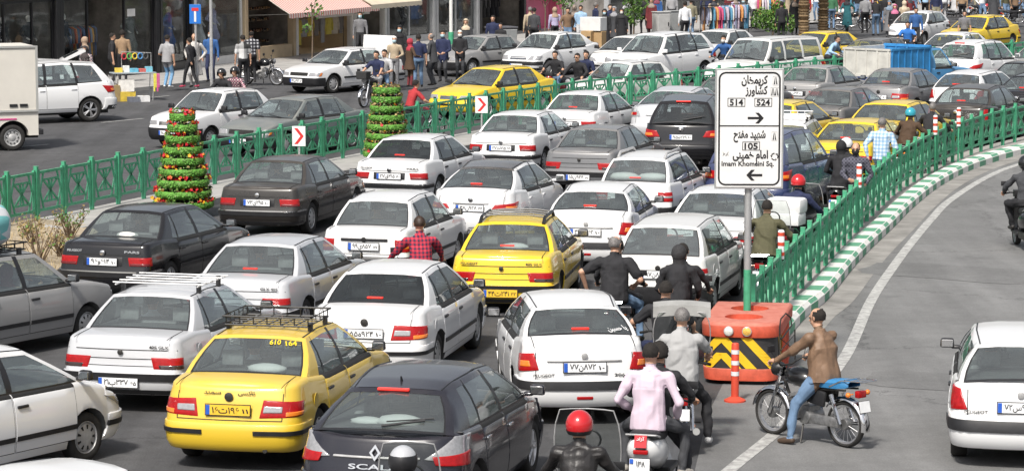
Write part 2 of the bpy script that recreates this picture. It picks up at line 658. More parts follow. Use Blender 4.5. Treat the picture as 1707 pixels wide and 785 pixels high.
 for nm, c, bul, marg, sg in (('windscreen', cols_g[0], fb, sp.get('wm', .07), 1), ('rear_window', cols_g[-1], rb2, sp.get('rm', .085), -1)):
  g = MB()
  kk = sp.get('wks') if sg > 0 else sp.get('rks')
  kk = kk or [0, .06, .3, .6, .9, 1.0]
  m2 = marg + .028
  UU = [-1, -1 + marg, -1 + m2, -.5, 0, .5, 1 - m2, 1 - marg, 1]
  def pt(k, u, c=c, bul=bul, sg=sg):
   p = sidep(c, k, 1)
   top = rail(c[1])
   bz = bul * (1 - .45 * k)
   z = p.z + rcw * (1 - abs(u) ** 3) * k + (.03 * (1 - u * u) * (1 - k) * (cr / .025))
   return Vector((p.x * u, p.y + sg * bz * (1 - u * u), z))
  for k0, k1 in zip(kk, kk[1:]):
   for u0, u1 in zip(UU, UU[1:]):
    quad = [pt(k0, u0), pt(k0, u1), pt(k1, u1), pt(k1, u0)]
    inner = k0 >= kk[1] - 1e-6 and k1 <= kk[-2] + 1e-6
    um = abs(u0 + u1) / 2
    if inner and um < 1 - m2:
     g.add([Vector((p.x, p.y - sg * .004, p.z - .003)) for p in quad], [(0, 1, 2, 3)])
    elif inner and um < 1 - marg:
     mb.add(quad, [(0, 1, 2, 3)], 3)
    elif um < 1 - marg and k0 < kk[1] - 1e-6:
     mb.add(quad, [(0, 1, 2, 3)], 3)
    else:
     mb.add(quad, [(0, 1, 2, 3)], rm if (rm and k1 > .9) else 0)
  gl[nm] = [g]
  ends[nm] = pt
 me = mb.mesh('body', [PAINT, GAP, DARKIN, BLACKP, sp.get('roof_material', BLACKP)], smooth=38, bevel=sp.get('edge', .022), bangle=40)
 return sh, me, gl, ends, rail
def wheel_meshes(r, wd, kind):
 t = MB()
 h = wd / 2
 prof = [(r * .64, -h * .85), (r * .70, -h * .98), (r * .88, -h), (r * .965, -h * .82), (r, -h * .5), (r, h * .5), (r * .965, h * .82), (r * .88, h), (r * .70, h * .98), (r * .64, h * .85)]
 t.lathe(prof, 'X', 28)
 tyre = t.mesh('tyre', [RUBBER], smooth=50)
 m = MB()
 rr = r * .655
 # dish, faces +X
 m.lathe([(rr, h * .86), (rr * .96, h * .90), (rr * .90, h * .62), (rr * .86, h * .45)], 'X', 28)
 if kind == 'alloy':
  m.lathe([(rr * .88, h * .2), (.001, h * .2)], 'X', 20, 1)
  for k in range(5):
   a = 2 * PI * k / 5
   for d in (-.13, .13):
    c, s_ = math.cos(a + d), math.sin(a + d)
    c2, s2 = math.cos(a + d * .5), math.sin(a + d * .5)
    m.tube([(h * .78, .15 * rr * c2, .15 * rr * s2), (h * .74, rr * .92 * c, rr * .92 * s_)], [.022, .014], 6)
  m.lathe([(rr * .22, h * .6), (rr * .2, h * .86), (.001, h * .88)], 'X', 14)
 elif kind == 'steel':
  m.lathe([(rr * .88, h * .45), (rr * .62, h * .62), (rr * .45, h * .5), (rr * .3, h * .72), (.001, h * .72)], 'X', 24)
  for k in range(10):
   a = 2 * PI * k / 10
   m.sphere((h * .60, rr * .68 * math.cos(a), rr * .68 * math.sin(a)), rr * .09, 8, 5, 1)
 else:       # hubcap with slots
  m.lathe([(rr * .9, h * .55), (rr * .8, h * .80), (rr * .5, h * .92), (rr * .2, h * .96), (.001, h * .97)], 'X', 28)
  for k in range(9):
   a = 2 * PI * k / 9
   pts = []
   for rad, dd in ((.52, .05), (.78, .075)):
    pts.append((rad, dd))
   c0 = [(h * .93, rr * .52 * math.cos(a - .10), rr * .52 * math.sin(a - .10)), (h * .93, rr * .52 * math.cos(a + .10), rr * .52 * math.sin(a + .10)),
                  (h * .86, rr * .78 * math.cos(a + .12), rr * .78 * math.sin(a + .12)), (h * .86, rr * .78 * math.cos(a - .12), rr * .78 * math.sin(a - .12))]
   m.add(c0, [(0, 1, 2, 3)], 1)
 rim = m.mesh('rim', [ALLOY if kind == 'alloy' else (STEELD if kind == 'steel' else HUBCAP), GAP], smooth=40)
 d = MB()
 d.lathe([(.001, -h * .8), (r * .62, -h * .8), (r * .62, h * .1), (.001, h * .15)], 'X', 16)
 hub = d.mesh('wheel', [GAP], smooth=40)
 return hub, tyre, rim
def rbox(mb, c, d, mi=0, **k):
 mb.box(c, d, mi, **k)
_CARS = {}
def arch_limit(sh, sp, end):
 ra = sp['rw'] + .065
 ye = sp['ar'] - ra if end == 'rear' else sp['af'] + ra
 acc, pts = 0, sh.poly(.4, end)
 for a, b in zip(pts, pts[1:]):
  if (b[1] > ye) if end == 'rear' else (b[1] < ye):
   t = (ye - a[1]) / (b[1] - a[1])
   return acc + t * math.hypot(b[0] - a[0], b[1] - a[1])
  acc += math.hypot(b[0] - a[0], b[1] - a[1])
 return acc
def seat_mesh(w, back):
 mb = MB()
 mb.box((0, 0, -.12), (w, .12, .5), rx=R(-12))
 return mb.mesh('seat', [SEATM], smooth=40, bevel=.045)
def headrest_mesh():
 mb = MB()
 mb.box((0, 0, 0), (.25, .09, .17), rx=R(-8))
 mb.tube([(-.06, 0, -.18), (-.06, 0, -.05)], .01, 6)
 mb.tube([(.06, 0, -.18), (.06, 0, -.05)], .01, 6)
 return mb.mesh('headrest', [SEATM], smooth=40, bevel=.04)
def car_proto(kind):
 """list of (name, mesh, parent index, location, rotation)"""
 if kind in _CARS:
  return _CARS[kind]
 sp = SPEC[kind]
 sh, body, gl, ends, rail = build_shell(sp)
 P = [('body', body, -1, None, None)]
 def part(n, me, par=-1, loc=None, rot=None):
  P.append((n, me, par, loc, rot))
  return len(P) - 1
 gm, gs = sp.get('glass', GLASS), sp.get('glass_side', sp.get('glass', GLASS))
 for nm in ('windscreen', 'rear_window'):
  i = part(nm, gl[nm][0].mesh(nm, [GLASS if nm == 'windscreen' else gm], smooth=60))
  if nm == 'rear_window':
   rwi = i
 for g in gl['side_window']:
  part('side_window', g.mesh('side_window', [gs], smooth=60))
 # doors
 zdb = sp.get('zdoor', .30)
 rt = sp.get('rt', .06)
 for di, (a, b) in enumerate(sp['doors']):
  for sd_ in (1, -1):
   mb = MB()
   a2, b2 = a + .006, b - .006
   fn = lambda y, t, off, q=sd_: sh.sidept(y, zdb + .008 + t * (sh.ztop(y) - rt * .8 - zdb - .008), q, off)
   patch(mb, fn, ((a2, 0), (b2, 0), (b2, 1), (a2, 1)), .004, n=6, m=7, back=.01)
   i = part('door', mb.mesh('door', [PAINT], smooth=40, bevel=.003, bangle=60, bseg=1))
   hb = MB()
   yh = a + .13
   zh = sh.ztop(yh) - .15
   p = sh.sidept(yh, zh, sd_, .014)
   hb.box(p, (.03, .17, .034))
   part('handle', hb.mesh('handle', [sp.get('handle', BLACKP)], smooth=40, bevel=.01), i)
 # mouldings along the doors
 if sp.get('mould'):
  z = sp['mould']
  for sd_ in (1, -1):
   for (a, b) in sp['doors']:
    mb = MB()
    fn = lambda y, zz, off, q=sd_: sh.sidept(y, zz, q, off)
    patch(mb, fn, ((a + .012, z - .028), (b - .012, z - .028), (b - .012, z + .028), (a + .012, z + .028)), .016, n=5, m=1)
    part('side_moulding', mb.mesh('side_moulding', [sp.get('mould_mat', BLACKP)], smooth=30))
 # bumpers
 for end in ('rear', 'front'):
  b = sp['bump_' + end]
  sd_ = min(b.get('s', 1.15), arch_limit(sh, sp, end))
  fn = lambda s_, z, off, e=end: sh.endpt(z, s_, e, off)
  q = ((-sd_, b['z0']), (sd_, b['z0']), (sd_, b['z1']), (-sd_, b['z1']))
  if end == 'front':
   pass
  mb = MB()
  patch(mb, fn, q, b.get('off', .02), n=26, m=4, mi=0)
  i = part('bumper', mb.mesh('bumper', [{'paint': PAINT, 'black': BLACKP}[b.get('mat', 'paint')]], smooth=40, bevel=.008, bangle=50))
  if 'strip' in b:
   z0, z1 = b['strip']
   for (s0, s1) in b.get('strip_seg', [(-sd_, sd_)]):
    mb = MB()
    s0, s1 = max(s0, -sd_), min(s1, sd_)
    patch(mb, fn, ((s0, z0), (s1, z0), (s1, z1), (s0, z1)), b.get('off', .02) + .014, n=24, m=2)
    part('bumper_strip', mb.mesh('bumper_strip', [b.get('strip_mat', BLACKP)], smooth=40), i)
  if 'line' in b:
   z0, z1 = b['line']
   mb = MB()
   patch(mb, fn, ((-sd_, z0), (sd_, z0), (sd_, z1), (-sd_, z1)), b.get('off', .02) + .008, n=24, m=1)
   part('bumper_trim', mb.mesh('bumper_trim', [b.get('line_mat', CHROME)], smooth=40), i)
  if 'lower' in b:
   z0, z1 = b['lower']
   mb = MB()
   patch(mb, fn, ((-sd_ * .9, z0), (sd_ * .9, z0), (sd_ * .9, z1), (-sd_ * .9, z1)), b.get('off', .02) + .01, n=22, m=1)
   part('valance', mb.mesh('valance', [BLACKP], smooth=40), i)
  if 'fog' in b:
   mb = MB()
   s0, s1, z0, z1 = b['fog']
   patch(mb, fn, ((s0, z0), (s1, z0), (s1, z1), (s0, z1)), b.get('off', .02) + .01, n=4, m=1)
   part('fog_lamp', mb.mesh('fog_lamp', [REDL], smooth=40, bevel=.01), i)
 # lamps: list of dicts quad in (s,z) for the right side, material, optional second quad
 for nm, end, key in (('taillight', 'rear', 'tail'), ('headlight', 'front', 'head')):
  fn = lambda s_, z, off, e=end: sh.endpt(z, s_, e, off)
  for sg in (1, -1):
   first = None
   for (q, m, off) in sp[key]:
    qq = [(sg * a, z) for a, z in q]
    if sg < 0:
     qq = [qq[1], qq[0], qq[3], qq[2]]
    mb = MB()
    patch(mb, fn, qq, off, n=8, m=4)
    me = mb.mesh(nm if first is None else 'lens', [m], smooth=45, bevel=.008, bangle=50)
    if first is None:
     first = part(nm, me)
    else:
     part('lens', me, first)
 # grille
 if sp.get('grille'):
  g = sp['grille']
  fn = lambda s_, z, off: sh.endpt(z, s_, 'front', off)
  mb = MB()
  patch(mb, fn, ((-g[0], g[1]), (g[0], g[1]), (g[0], g[2]), (-g[0], g[2])), .006, n=10, m=2, mi=0)
  for k in range(g[3]):
   z = g[1] + (g[2] - g[1]) * (k + .5) / g[3]
   patch(mb, fn, ((-g[0] * .97, z - .008), (g[0] * .97, z - .008), (g[0] * .97, z + .008), (-g[0] * .97, z + .008)), .014, n=10, m=1, mi=1)
  part('grille', mb.mesh('grille', [GAP, g[4] if len(g) > 4 else CHROME], smooth=40))
 # lines on the boot: thin grooves
 fnr = lambda s_, z, off: sh.endpt(z, s_, 'rear', off)
 if sp.get('lines'):
  mb = MB()
  for (s0, z0, s1, z1) in sp['lines']:
   if abs(s1 - s0) > abs(z1 - z0):
    patch(mb, fnr, ((s0, z0 - .005), (s1, z1 - .005), (s1, z1 + .005), (s0, z0 + .005)), .003, n=10, m=1)
   else:
    patch(mb, fnr, ((s0 - .005, z0), (s0 + .005, z0), (s1 + .005, z1), (s1 - .005, z1)), .003, n=1, m=6)
  part('panel_seam', mb.mesh('panel_seam', [GAP]))
 for (q, m, off, nm) in sp.get('extra', []):
  mb = MB()
  patch(mb, fnr, q, off, n=8, m=2)
  part(nm, mb.mesh(nm, [m], smooth=40, bevel=.006, bangle=50))
 # seams of the boot lid and the drip rails of the roof
 if sp['Cb'] + sp['L'] / 2 > .35:
  for sd_ in (1, -1):
   mb = MB(); pts = []
   for k in range(9):
    y = sp['Cb'] - .06 + (-sp['L'] / 2 + .13 - sp['Cb']) * k / 8
    x = min(.62, sh.sx(y, .7) - .12)
    w0 = sh.sx(y, sh.ztop(y) - rt) - rt
    pts.append((sd_ * x, y, sh.ztop(y) + sp.get('crown', .025) * (1 - (x / w0) ** 2) + .001))
   mb.tube(pts, .005, 4)
   part('panel_seam', mb.mesh('panel_seam', [GAP]))
 for sd_ in (1, -1):
  mb = MB(); pts = []
  for k in range(9):
   y = sp['Rr'] + (sp['Rf'] - sp['Rr']) * k / 8
   r = rail(y)
   pts.append((sd_ * r.x * .935, y, r.z + sp.get('roof_crown', .04) * (1 - .935 ** 3) + .002))
  mb.tube(pts, .009, 4)
  part('roof_trim', mb.mesh('roof_trim', [sp.get('roof_trim', BLACKP)]))
 # mirrors
 ym, zm = sp['Wb'] - .14, sh.ztop(sp['Wb'] - .2) + .085
 for sd_ in (1, -1):
  mb = MB()
  x = sh.sx(ym, zm - .15)
  mb.box((sd_ * (x + .095), ym, zm), (.175, .09, .115), taper=.9)
  mb.box((sd_ * (x - .01), ym + .01, zm - .05), (.12, .05, .05), 0)
  i = part('mirror', mb.mesh('mirror', [sp.get('mirror', BLACKP)], smooth=45, bevel=.03))
  g = MB()
  g.box((sd_ * (x + .095), ym - .047, zm), (.14, .008, .085))
  part('mirror_glass', g.mesh('mirror_glass', [CHROME], bevel=.003), i)
 # wheels
 hub, tyre, rim = wheel_meshes(sp['rw'], sp.get('tw', .19), sp.get('rim', 'hubcap'))
 for a in (sp['ar'], sp['af']):
  for sd_ in (1, -1):
   x = sp['W'] / 2 * sh.plan(a) - sp.get('tw', .19) / 2 - .035
   i = part('wheel', hub, -1, (sd_ * x, a, sp['rw']), (0, 0, 0 if sd_ > 0 else PI))
   part('tyre', tyre, i)
   part('rim', rim, i)
 # seats seen through the glass
 belt = sh.ztop(0)
 f = seat_mesh(.48, 1)
 hr = headrest_mesh()
 for x in (-.36, .36):
  i = part('seat', f, -1, (x * sp['W'] / 1.7, sp.get('seat_f', .02), belt - .02), None)
  part('headrest', hr, i, (0, -.06, .22))
 f2 = seat_mesh(1.2 * sp['W'] / 1.7, 1)
 i = part('seat', f2, -1, (0, sp.get('seat_r', -.80), belt - .06), None)
 for x in (-.36, .36):
  part('headrest', hr, i, (x, -.06, .22))
 sw = MB()
 ring = [(.185 * math.cos(2 * PI * k / 20), .185 * math.sin(2 * PI * k / 20) * .4, .185 * math.sin(2 * PI * k / 20) * .9) for k in range(20)]
 sw.tube(ring, .014, 6, closed=True)
 sw.tube([(-.18, 0, 0), (.18, 0, 0)], .014, 6)
 part('steering_wheel', sw.mesh('steering_wheel', [BLACKP], smooth=50), -1, (-.36 * sp['W'] / 1.7, sp.get('seat_f', .02) + .52, belt + .06))
 # third brake lamp inside the rear window
 pt = ends['rear_window']
 if sp.get('brake3', True) == 'top':
  mb = MB(); c = pt(.97, 0)
  mb.box((0, c.y - .02, c.z + .0), (.34, .05, .028))
  part('brake_light', mb.mesh('brake_light', [BRAKE], bevel=.008))
 elif sp.get('brake3', True):
  mb = MB(); c = pt(.11, 0)
  mb.box((0, c.y + .05, c.z + .02), (.22, .05, .024))
  part('brake_light', mb.mesh('brake_light', [BRAKE], bevel=.008))
 if sp.get('wiper'):
  mb = MB(); a, b = pt(.13, .05), pt(.30, .62)
  mb.tube([a + Vector((0, -.03, .0)), b + Vector((0, -.03, .0))], .014, 6)
  mb.tube([pt(.24, .1) + Vector((0, -.04, 0)), pt(.36, .75) + Vector((0, -.035, 0))], .008, 5)
  part('wiper', mb.mesh('wiper', [BLACKP]))
 # front wipers
 pw = ends['windscreen']
 for u in (-.55, .15):
  mb = MB()
  mb.tube([pw(.03, u) + Vector((0, .015, .012)), pw(.12, u + .52) + Vector((0, .016, .012))], .009, 5)
  part('wiper', mb.mesh('wiper', [BLACKP]))
 # exhaust
 mb = MB()
 mb.tube([(.42, -sp['L'] / 2 + .5, .27), (.42, -sp['L'] / 2 + .06, .26)], .028, 8)
 part('exhaust', mb.mesh('exhaust', [STEELD], smooth=50))
 # badge
 if sp.get('badge'):
  bz, br, bm_ = sp['badge']
  mb = MB()
  p = sh.endpt(bz, 0, 'rear', .012)
  mb.lathe([(br, .0), (br, .012), (br * .7, .018), (.001, .018)], 'Y', 14)
  me = mb.mesh('badge', [bm_], smooth=40)
  part('badge', me, -1, (p.x, p.y - .006, p.z), (0, 0, PI))
 if sp.get('antenna'):
  mb = MB()
  yy = sp['Rr'] + .15
  zz = ip(sp['roofz'], yy) + sp.get('roof_crown', .05)
  mb.tube([(0, yy, zz - .01), (0, yy - .03, zz + .05)], [.018, .008], 6)
  part('antenna', mb.mesh('antenna', [BLACKP], smooth=40))
 info = {'sh': sh, 'parts': P, 'rail': rail, 'sp': sp, 'ends': ends}
 _CARS[kind] = info
 return info
# ---- the kinds of car -----------------------------------------------------
def cols_sedan(Wb, Rf, Rr, Cb, B, C, quarter=True, fr=.07):
 """pillars as (foot y, head y, what follows)"""
 c = [(Wb, Rf, 'p'), (Wb - .13, Rf - .10, 'w'), (B + .045, B - .03 + .045, 'b'), (B - .045, B - .03 - .045, 'w')]
 if quarter:
  c += [(C + .22, Rr + .14, 'b'), (C + .19, Rr + .125, 'q'), (C, Rr + .06, 'p')]
 else:
  c += [(C, Rr + .08, 'p')]
 c += [(Cb, Rr, 'p')]
 return c
def spec(**k):
 return k
SPEC = {}
_pars = dict(
 L=4.45, W=1.70, ar=-1.30, af=1.37, rw=.305, rcr=.13, rcf=.16,
 rear=[(.2, .10), (.30, .02), (.52, 0), (.545, .045), (.80, .08), (.95, .12)],
 front=[(.2, .12), (.30, .02), (.52, 0), (.545, .05), (.75, .13)],
 wprof=[(.2, .93), (.32, .975), (.52, 1.0), (.72, .985), (.95, .93)],
 plan=[(-2.3, .90), (-1.6, .965), (-.8, 1), (.9, 1), (1.6, .965), (2.3, .87)],
 top=[(-2.25, .925), (-2.0, .95), (-1.56, .968), (-.9, .925), (1.0, .905), (1.6, .84), (2.05, .74), (2.25, .69)],
 Wb=1.02, Rf=.28, Rr=-.98, Cb=-1.52, roofz=[(-1.0, 1.325), (-.4, 1.35), (.28, 1.32)], wr=.545,
 cols=cols_sedan(1.02, .28, -.98, -1.52, -.17, -1.13), doors=[(-.165, .93), (-1.04, -.18)],
 mould=.50, badge=(.80, .045, CHROME),
 bump_rear=dict(z0=.27, z1=.52, s=1.18, mat='paint', strip=(.425, .495), line=(.502, .522), lower=(.27, .31)), bump_front=dict(z0=.25, z1=.52, s=1.15, mat='black'),
 tail=[(((.46, .60), (.88, .60), (.85, .735), (.43, .735)), REDL, .008), (((.47, .605), (.80, .605), (.795, .645), (.462, .645)), DREDL, .016)],
 head=[(((.42, .57), (.80, .57), (.86, .68), (.45, .685)), CLEARL, .008), (((.80, .57), (.90, .58), (.93, .67), (.86, .68)), ORANGEL, .01)],
 grille=(.38, .575, .685, 3, STEELD), plate_z=.665, plate_off=.02,
 lines=[(-.80, .56, .80, .56), (-.72, .77, .72, .77)],
 extra=[(((-.34, .59), (.34, .59), (.34, .74), (-.34, .74)), BLACKP, .004, 'plate_recess')], rim='hubcap')
SPEC['pars'] = dict(_pars)
_405 = dict(_pars)
_405.update(
 extra=[], plate_z=.40, plate_off=.036, lines=[(-.74, .80, .74, .80), (-.44, .60, .44, .60), (-.44, .69, .44, .69)],
 tail=[(((.44, .565), (.86, .565), (.84, .71), (.40, .71)), REDL, .008), (((.52, .568), (.84, .568), (.835, .62), (.50, .62)), SMOKEL, .014)],
 bump_rear=dict(z0=.25, z1=.52, s=1.18, mat='paint', strip=(.42, .515), lower=(.25, .31)), badge=(.77, .035, STEELD))
SPEC['p405'] = _405
_samand = dict(_pars)
_samand.update(
 L=4.50, W=1.72, rcr=.22, rcf=.24, bulge=.09, rw=.31,
 rear=[(.2, .10), (.32, .02), (.5, 0), (.6, .03), (.85, .09), (1.0, .16)],
 top=[(-2.27, .96), (-2.0, 1.0), (-1.58, 1.015), (-.9, .945), (1.04, .92), (1.6, .85), (2.05, .74), (2.27, .66)],
 Wb=1.08, Rf=.30, Rr=-.98, Cb=-1.55, roofz=[(-1.05, 1.36), (-.4, 1.395), (.30, 1.36)], wr=.55,
 cols=cols_sedan(1.08, .30, -.98, -1.55, -.15, -1.13), doors=[(-.145, .96), (-1.04, -.16)],
 mould=.48, rbulge=.12, badge=(.86, .05, STEELD), crown=.04, side_bulge=.035,
 bump_rear=dict(z0=.25, z1=.56, s=1.25, mat='paint', strip=(.44, .49), strip_seg=[(-1.2, -.3), (.3, 1.2)]),
 bump_front=dict(z0=.24, z1=.54, s=1.2, mat='paint', strip=(.42, .47)),
 tail=[(((.36, .63), (.93, .645), (.97, .80), (.40, .83)), REDL, .008), (((.40, .69), (.62, .692), (.62, .76), (.41, .765)), CLEARL, .016), (((.66, .65), (.93, .66), (.94, .70), (.66, .70)), ORANGEL, .016)],
 head=[(((.36, .58), (.86, .60), (.92, .70), (.42, .70)), CLEARL, .01)],
 grille=(.30, .58, .68, 3, CHROME), plate_z=.715, lines=[(-.62, .60, -.62, .9), (.62, .60, .62, .9), (-.62, .60, .62, .60)], extra=[])
SPEC['samand'] = _samand
_pride = dict(_pars)
_pride.update(
 L=3.94, W=1.605, ar=-1.15, af=1.195, rw=.275, tw=.17, rcr=.12, rcf=.14, bulge=.05,
 rear=[(.2, .10), (.30, .02), (.50, 0), (.53, .05), (.85, .07), (.95, .10)],
 front=[(.2, .12), (.30, .02), (.52, 0), (.55, .05), (.75, .11)],
 plan=[(-2.0, .91), (-1.4, .965), (-.8, 1), (.8, 1), (1.4, .97), (2.0, .89)],
 top=[(-2.0, .925), (-1.8, .955), (-1.50, .97), (-.9, .94), (.90, .92), (1.4, .87), (1.8, .80), (2.0, .74)],
 Wb=.92, Rf=.34, Rr=-1.02, Cb=-1.46, roofz=[(-1.05, 1.345), (-.4, 1.395), (.34, 1.37)], wr=.53,
 cols=cols_sedan(.92, .34, -1.02, -1.46, -.10, -1.10), doors=[(-.095, .84), (-.94, -.11)],
 mould=.46, badge=(.80, .04, GAP),
 bump_rear=dict(z0=.24, z1=.52, s=1.1, mat='black'), bump_front=dict(z0=.22, z1=.53, s=1.1, mat='black'),
 tail=[(((.53, .60), (.82, .60), (.80, .80), (.52, .80)), REDL, .01), (((.53, .655), (.78, .655), (.78, .70), (.53, .70)), ORANGEL, .016)],
 head=[(((.42, .60), (.74, .60), (.76, .71), (.44, .71)), CLEARL, .01)],
 grille=(.36, .60, .69, 4, CHROME), plate_z=.685, lines=[(-.60, .56, .60, .56)],
 extra=[(((-.40, .775), (.40, .775), (.40, .815), (-.40, .815)), BLACKP, .02, 'boot_trim')], seat_f=.06, seat_r=-.72)
SPEC['pride'] = _pride
_prideh = dict(_pride)
_prideh.update(
 L=3.75, ar=-1.06, af=1.285, rear=[(.2, .08), (.30, .02), (.52, 0), (.55, .05), (.9, .08), (1.0, .12)],
 top=[(-1.9, .95), (-1.62, .965), (-.9, .94), (.98, .92), (1.45, .87), (1.7, .80), (1.9, .74)],
 Wb=1.0, Rf=.42, Rr=-1.22, Cb=-1.62, roofz=[(-1.3, 1.36), (-.4, 1.40), (.42, 1.37)],
 cols=cols_sedan(1.0, .42, -1.22, -1.62, -.04, -1.30), doors=[(-.035, .92), (-.88, -.05)],
 tail=[(((.50, .62), (.82, .62), (.80, .80), (.49, .80)), REDL, .012), (((.52, .69), (.80, .69), (.79, .73), (.52, .73)), CLEARL, .018)],
 extra=[], plate_z=.70, brake3=True)
SPEC['pride_hatch'] = _prideh
_206sd = dict(_pars)
_206sd.update(
 L=4.19, W=1.655, ar=-1.16, af=1.28, rw=.29, rcr=.26, rcf=.30, bulge=.10, crown=.05, side_bulge=.045, edge=.03,
 rear=[(.2, .10), (.32, .02), (.48, 0), (.60, .03), (.85, .07), (1.0, .14)],
 front=[(.2, .14), (.32, .03), (.50, 0), (.62, .06), (.75, .14)],
 plan=[(-2.15, .91), (-1.5, .975), (-.8, 1), (.8, 1), (1.5, .96), (2.15, .84)],
 top=[(-2.1, .96), (-1.85, 1.02), (-1.55, 1.045), (-.9, .96), (.98, .92), (1.5, .84), (1.9, .72), (2.1, .62)],
 Wb=1.10, Rf=.34, Rr=-.98, Cb=-1.52, roofz=[(-1.05, 1.31), (-.3, 1.37), (.34, 1.335)], wr=[(-1, .52), (-.3, .55), (.34, .54)],
 cols=cols_sedan(1.10, .34, -.98, -1.52, -.10, -1.10, quarter=True), doors=[(-.095, .90), (-.96, -.11)],
 mould=None, rbulge=.14, badge=(.87, .04, HUBCAP), rm=.07,
 bump_rear=dict(z0=.24, z1=.58, s=1.25, mat='paint', strip=(.46, .565), fog=(-.10, .10, .34, .38)),
 bump_front=dict(z0=.22, z1=.52, s=1.2, mat='paint', strip=(.38, .44)),
 tail=[(((.56, .70), (.90, .66), (1.00, .86), (.62, .90)), REDL, .014), (((.66, .74), (.84, .73), (.84, .80), (.68, .81)), ORANGEL, .02)],
 head=[(((.30, .56), (.80, .60), (.98, .74), (.42, .66)), CLEARL, .012)],
 grille=(.25, .46, .52, 2, BLACKP), plate_z=.735, extra=[(((-.46, .80), (.46, .80), (.46, .82), (-.46, .82)), HUBCAP, .02, 'boot_trim')],
 lines=[(-.60, .585, -.60, .9), (.60, .585, .60, .9)], seat_r=-.72)
SPEC['p206sd'] = _206sd
_206 = dict(_206sd)
_206.update(
 L=3.83, ar=-1.02, af=1.42, rear=[(.2, .10), (.32, .02), (.48, 0), (.60, .05), (.95, .14), (1.0, .16)],
 plan=[(-1.95, .92), (-1.4, .975), (-.8, 1), (.8, 1), (1.3, .97), (1.95, .84)],
 top=[(-1.95, .95), (-1.68, .965), (-.9, .95), (1.10, .92), (1.5, .84), (1.8, .70), (1.95, .62)],
 Wb=1.22, Rf=.46, Rr=-1.12, Cb=-1.62, roofz=[(-1.2, 1.315), (-.3, 1.37), (.46, 1.335)], wr=[(-1.1, .50), (-.3, .55), (.46, .54)],
 cols=cols_sedan(1.22, .46, -1.12, -1.62, .02, -1.26), doors=[(.025, 1.02), (-.85, .01)], rbulge=.12,
 bump_rear=dict(z0=.24, z1=.62, s=1.2, mat='paint', strip=(.44, .57), fog=(.28, .46, .335, .385)),
 tail=[(((.60, .68), (.86, .66), (.95, .92), (.70, .90)), REDL, .014)], extra=[], plate_z=.72, wiper=True, badge=(.86, .04, HUBCAP), seat_f=.14, seat_r=-.66)
SPEC['p206'] = _206
_tiba = dict(_206sd)
_tiba.update(mould=.46, rear=_samand['rear'], mirror=BLACKP, Wb=1.32, Rf=.50, cols=cols_sedan(1.32, .50, -.98, -1.52, .06, -1.10), doors=[(.065, 1.08), (-.90, .05)], roofz=[(-1.05, 1.35), (-.2, 1.42), (.5, 1.37)],
             top=[(-2.1, .96), (-1.85, 1.02), (-1.55, 1.045), (-.9, .97), (1.2, .95), (1.6, .86), (1.95, .72), (2.1, .64)], wr=[(-1, .52), (-.3, .55), (.5, .54)])
SPEC['tiba'] = _tiba
_meg = dict(_206sd)
_meg.update(
 L=4.30, W=1.81, ar=-1.28, af=1.36, rw=.32, tw=.21, rcr=.34, rcf=.32, bulge=.16,
 rear=[(.2, .10), (.32, .03), (.5, 0), (.62, .02), (.9, .10), (1.05, .17)],
 plan=[(-2.2, .90), (-1.5, .975), (-.8, 1), (.9, 1), (1.5, .97), (2.2, .84)],
 top=[(-2.2, 1.0), (-1.82, 1.03), (-.9, .99), (1.15, .93), (1.6, .86), (2.0, .74), (2.2, .64)],
 Wb=1.28, Rf=.42, Rr=-1.22, Cb=-1.80, roofz=[(-1.3, 1.36), (-.9, 1.41), (-.2, 1.43), (.42, 1.38)], wr=[(-1.2, .50), (-.4, .57), (.42, .57)],
 cols=[(1.28, .42, 'p'), (1.14, .32, 'w'), (.06, -.04, 'b'), (-.03, -.13, 'w'), (-.86, -.72, 'b'), (-.89, -.75, 'q'), (-1.26, -.96, 'p'), (-1.80, -1.22, 'p')],
 doors=[(-.005, 1.05), (-.95, -.02)], rbulge=.24, wbulge=.16, mirror=PAINT, handle=CHROME, rim='alloy', rm=.10,
 bump_rear=dict(z0=.24, z1=.62, s=1.3, mat='paint', lower=(.24, .34)), bump_front=dict(z0=.22, z1=.55, s=1.25, mat='paint'),
 tail=[(((.50, .80), (1.14, .74), (1.22, .99), (.82, 1.01)), CLEARL, .016), (((.62, .745), (1.15, .70), (1.17, .84), (.58, .83)), REDL, .024)],
 badge=None, plate_z=.50, wiper=True, antenna=True, brake3='top', rks=[0, .05, .3, .6, .88, 1.0], lines=[(-.9, .635, .9, .635)], seat_f=.14, seat_r=-.72, glass=GLASS)
SPEC['megane'] = _meg
_acc = dict(_206sd)
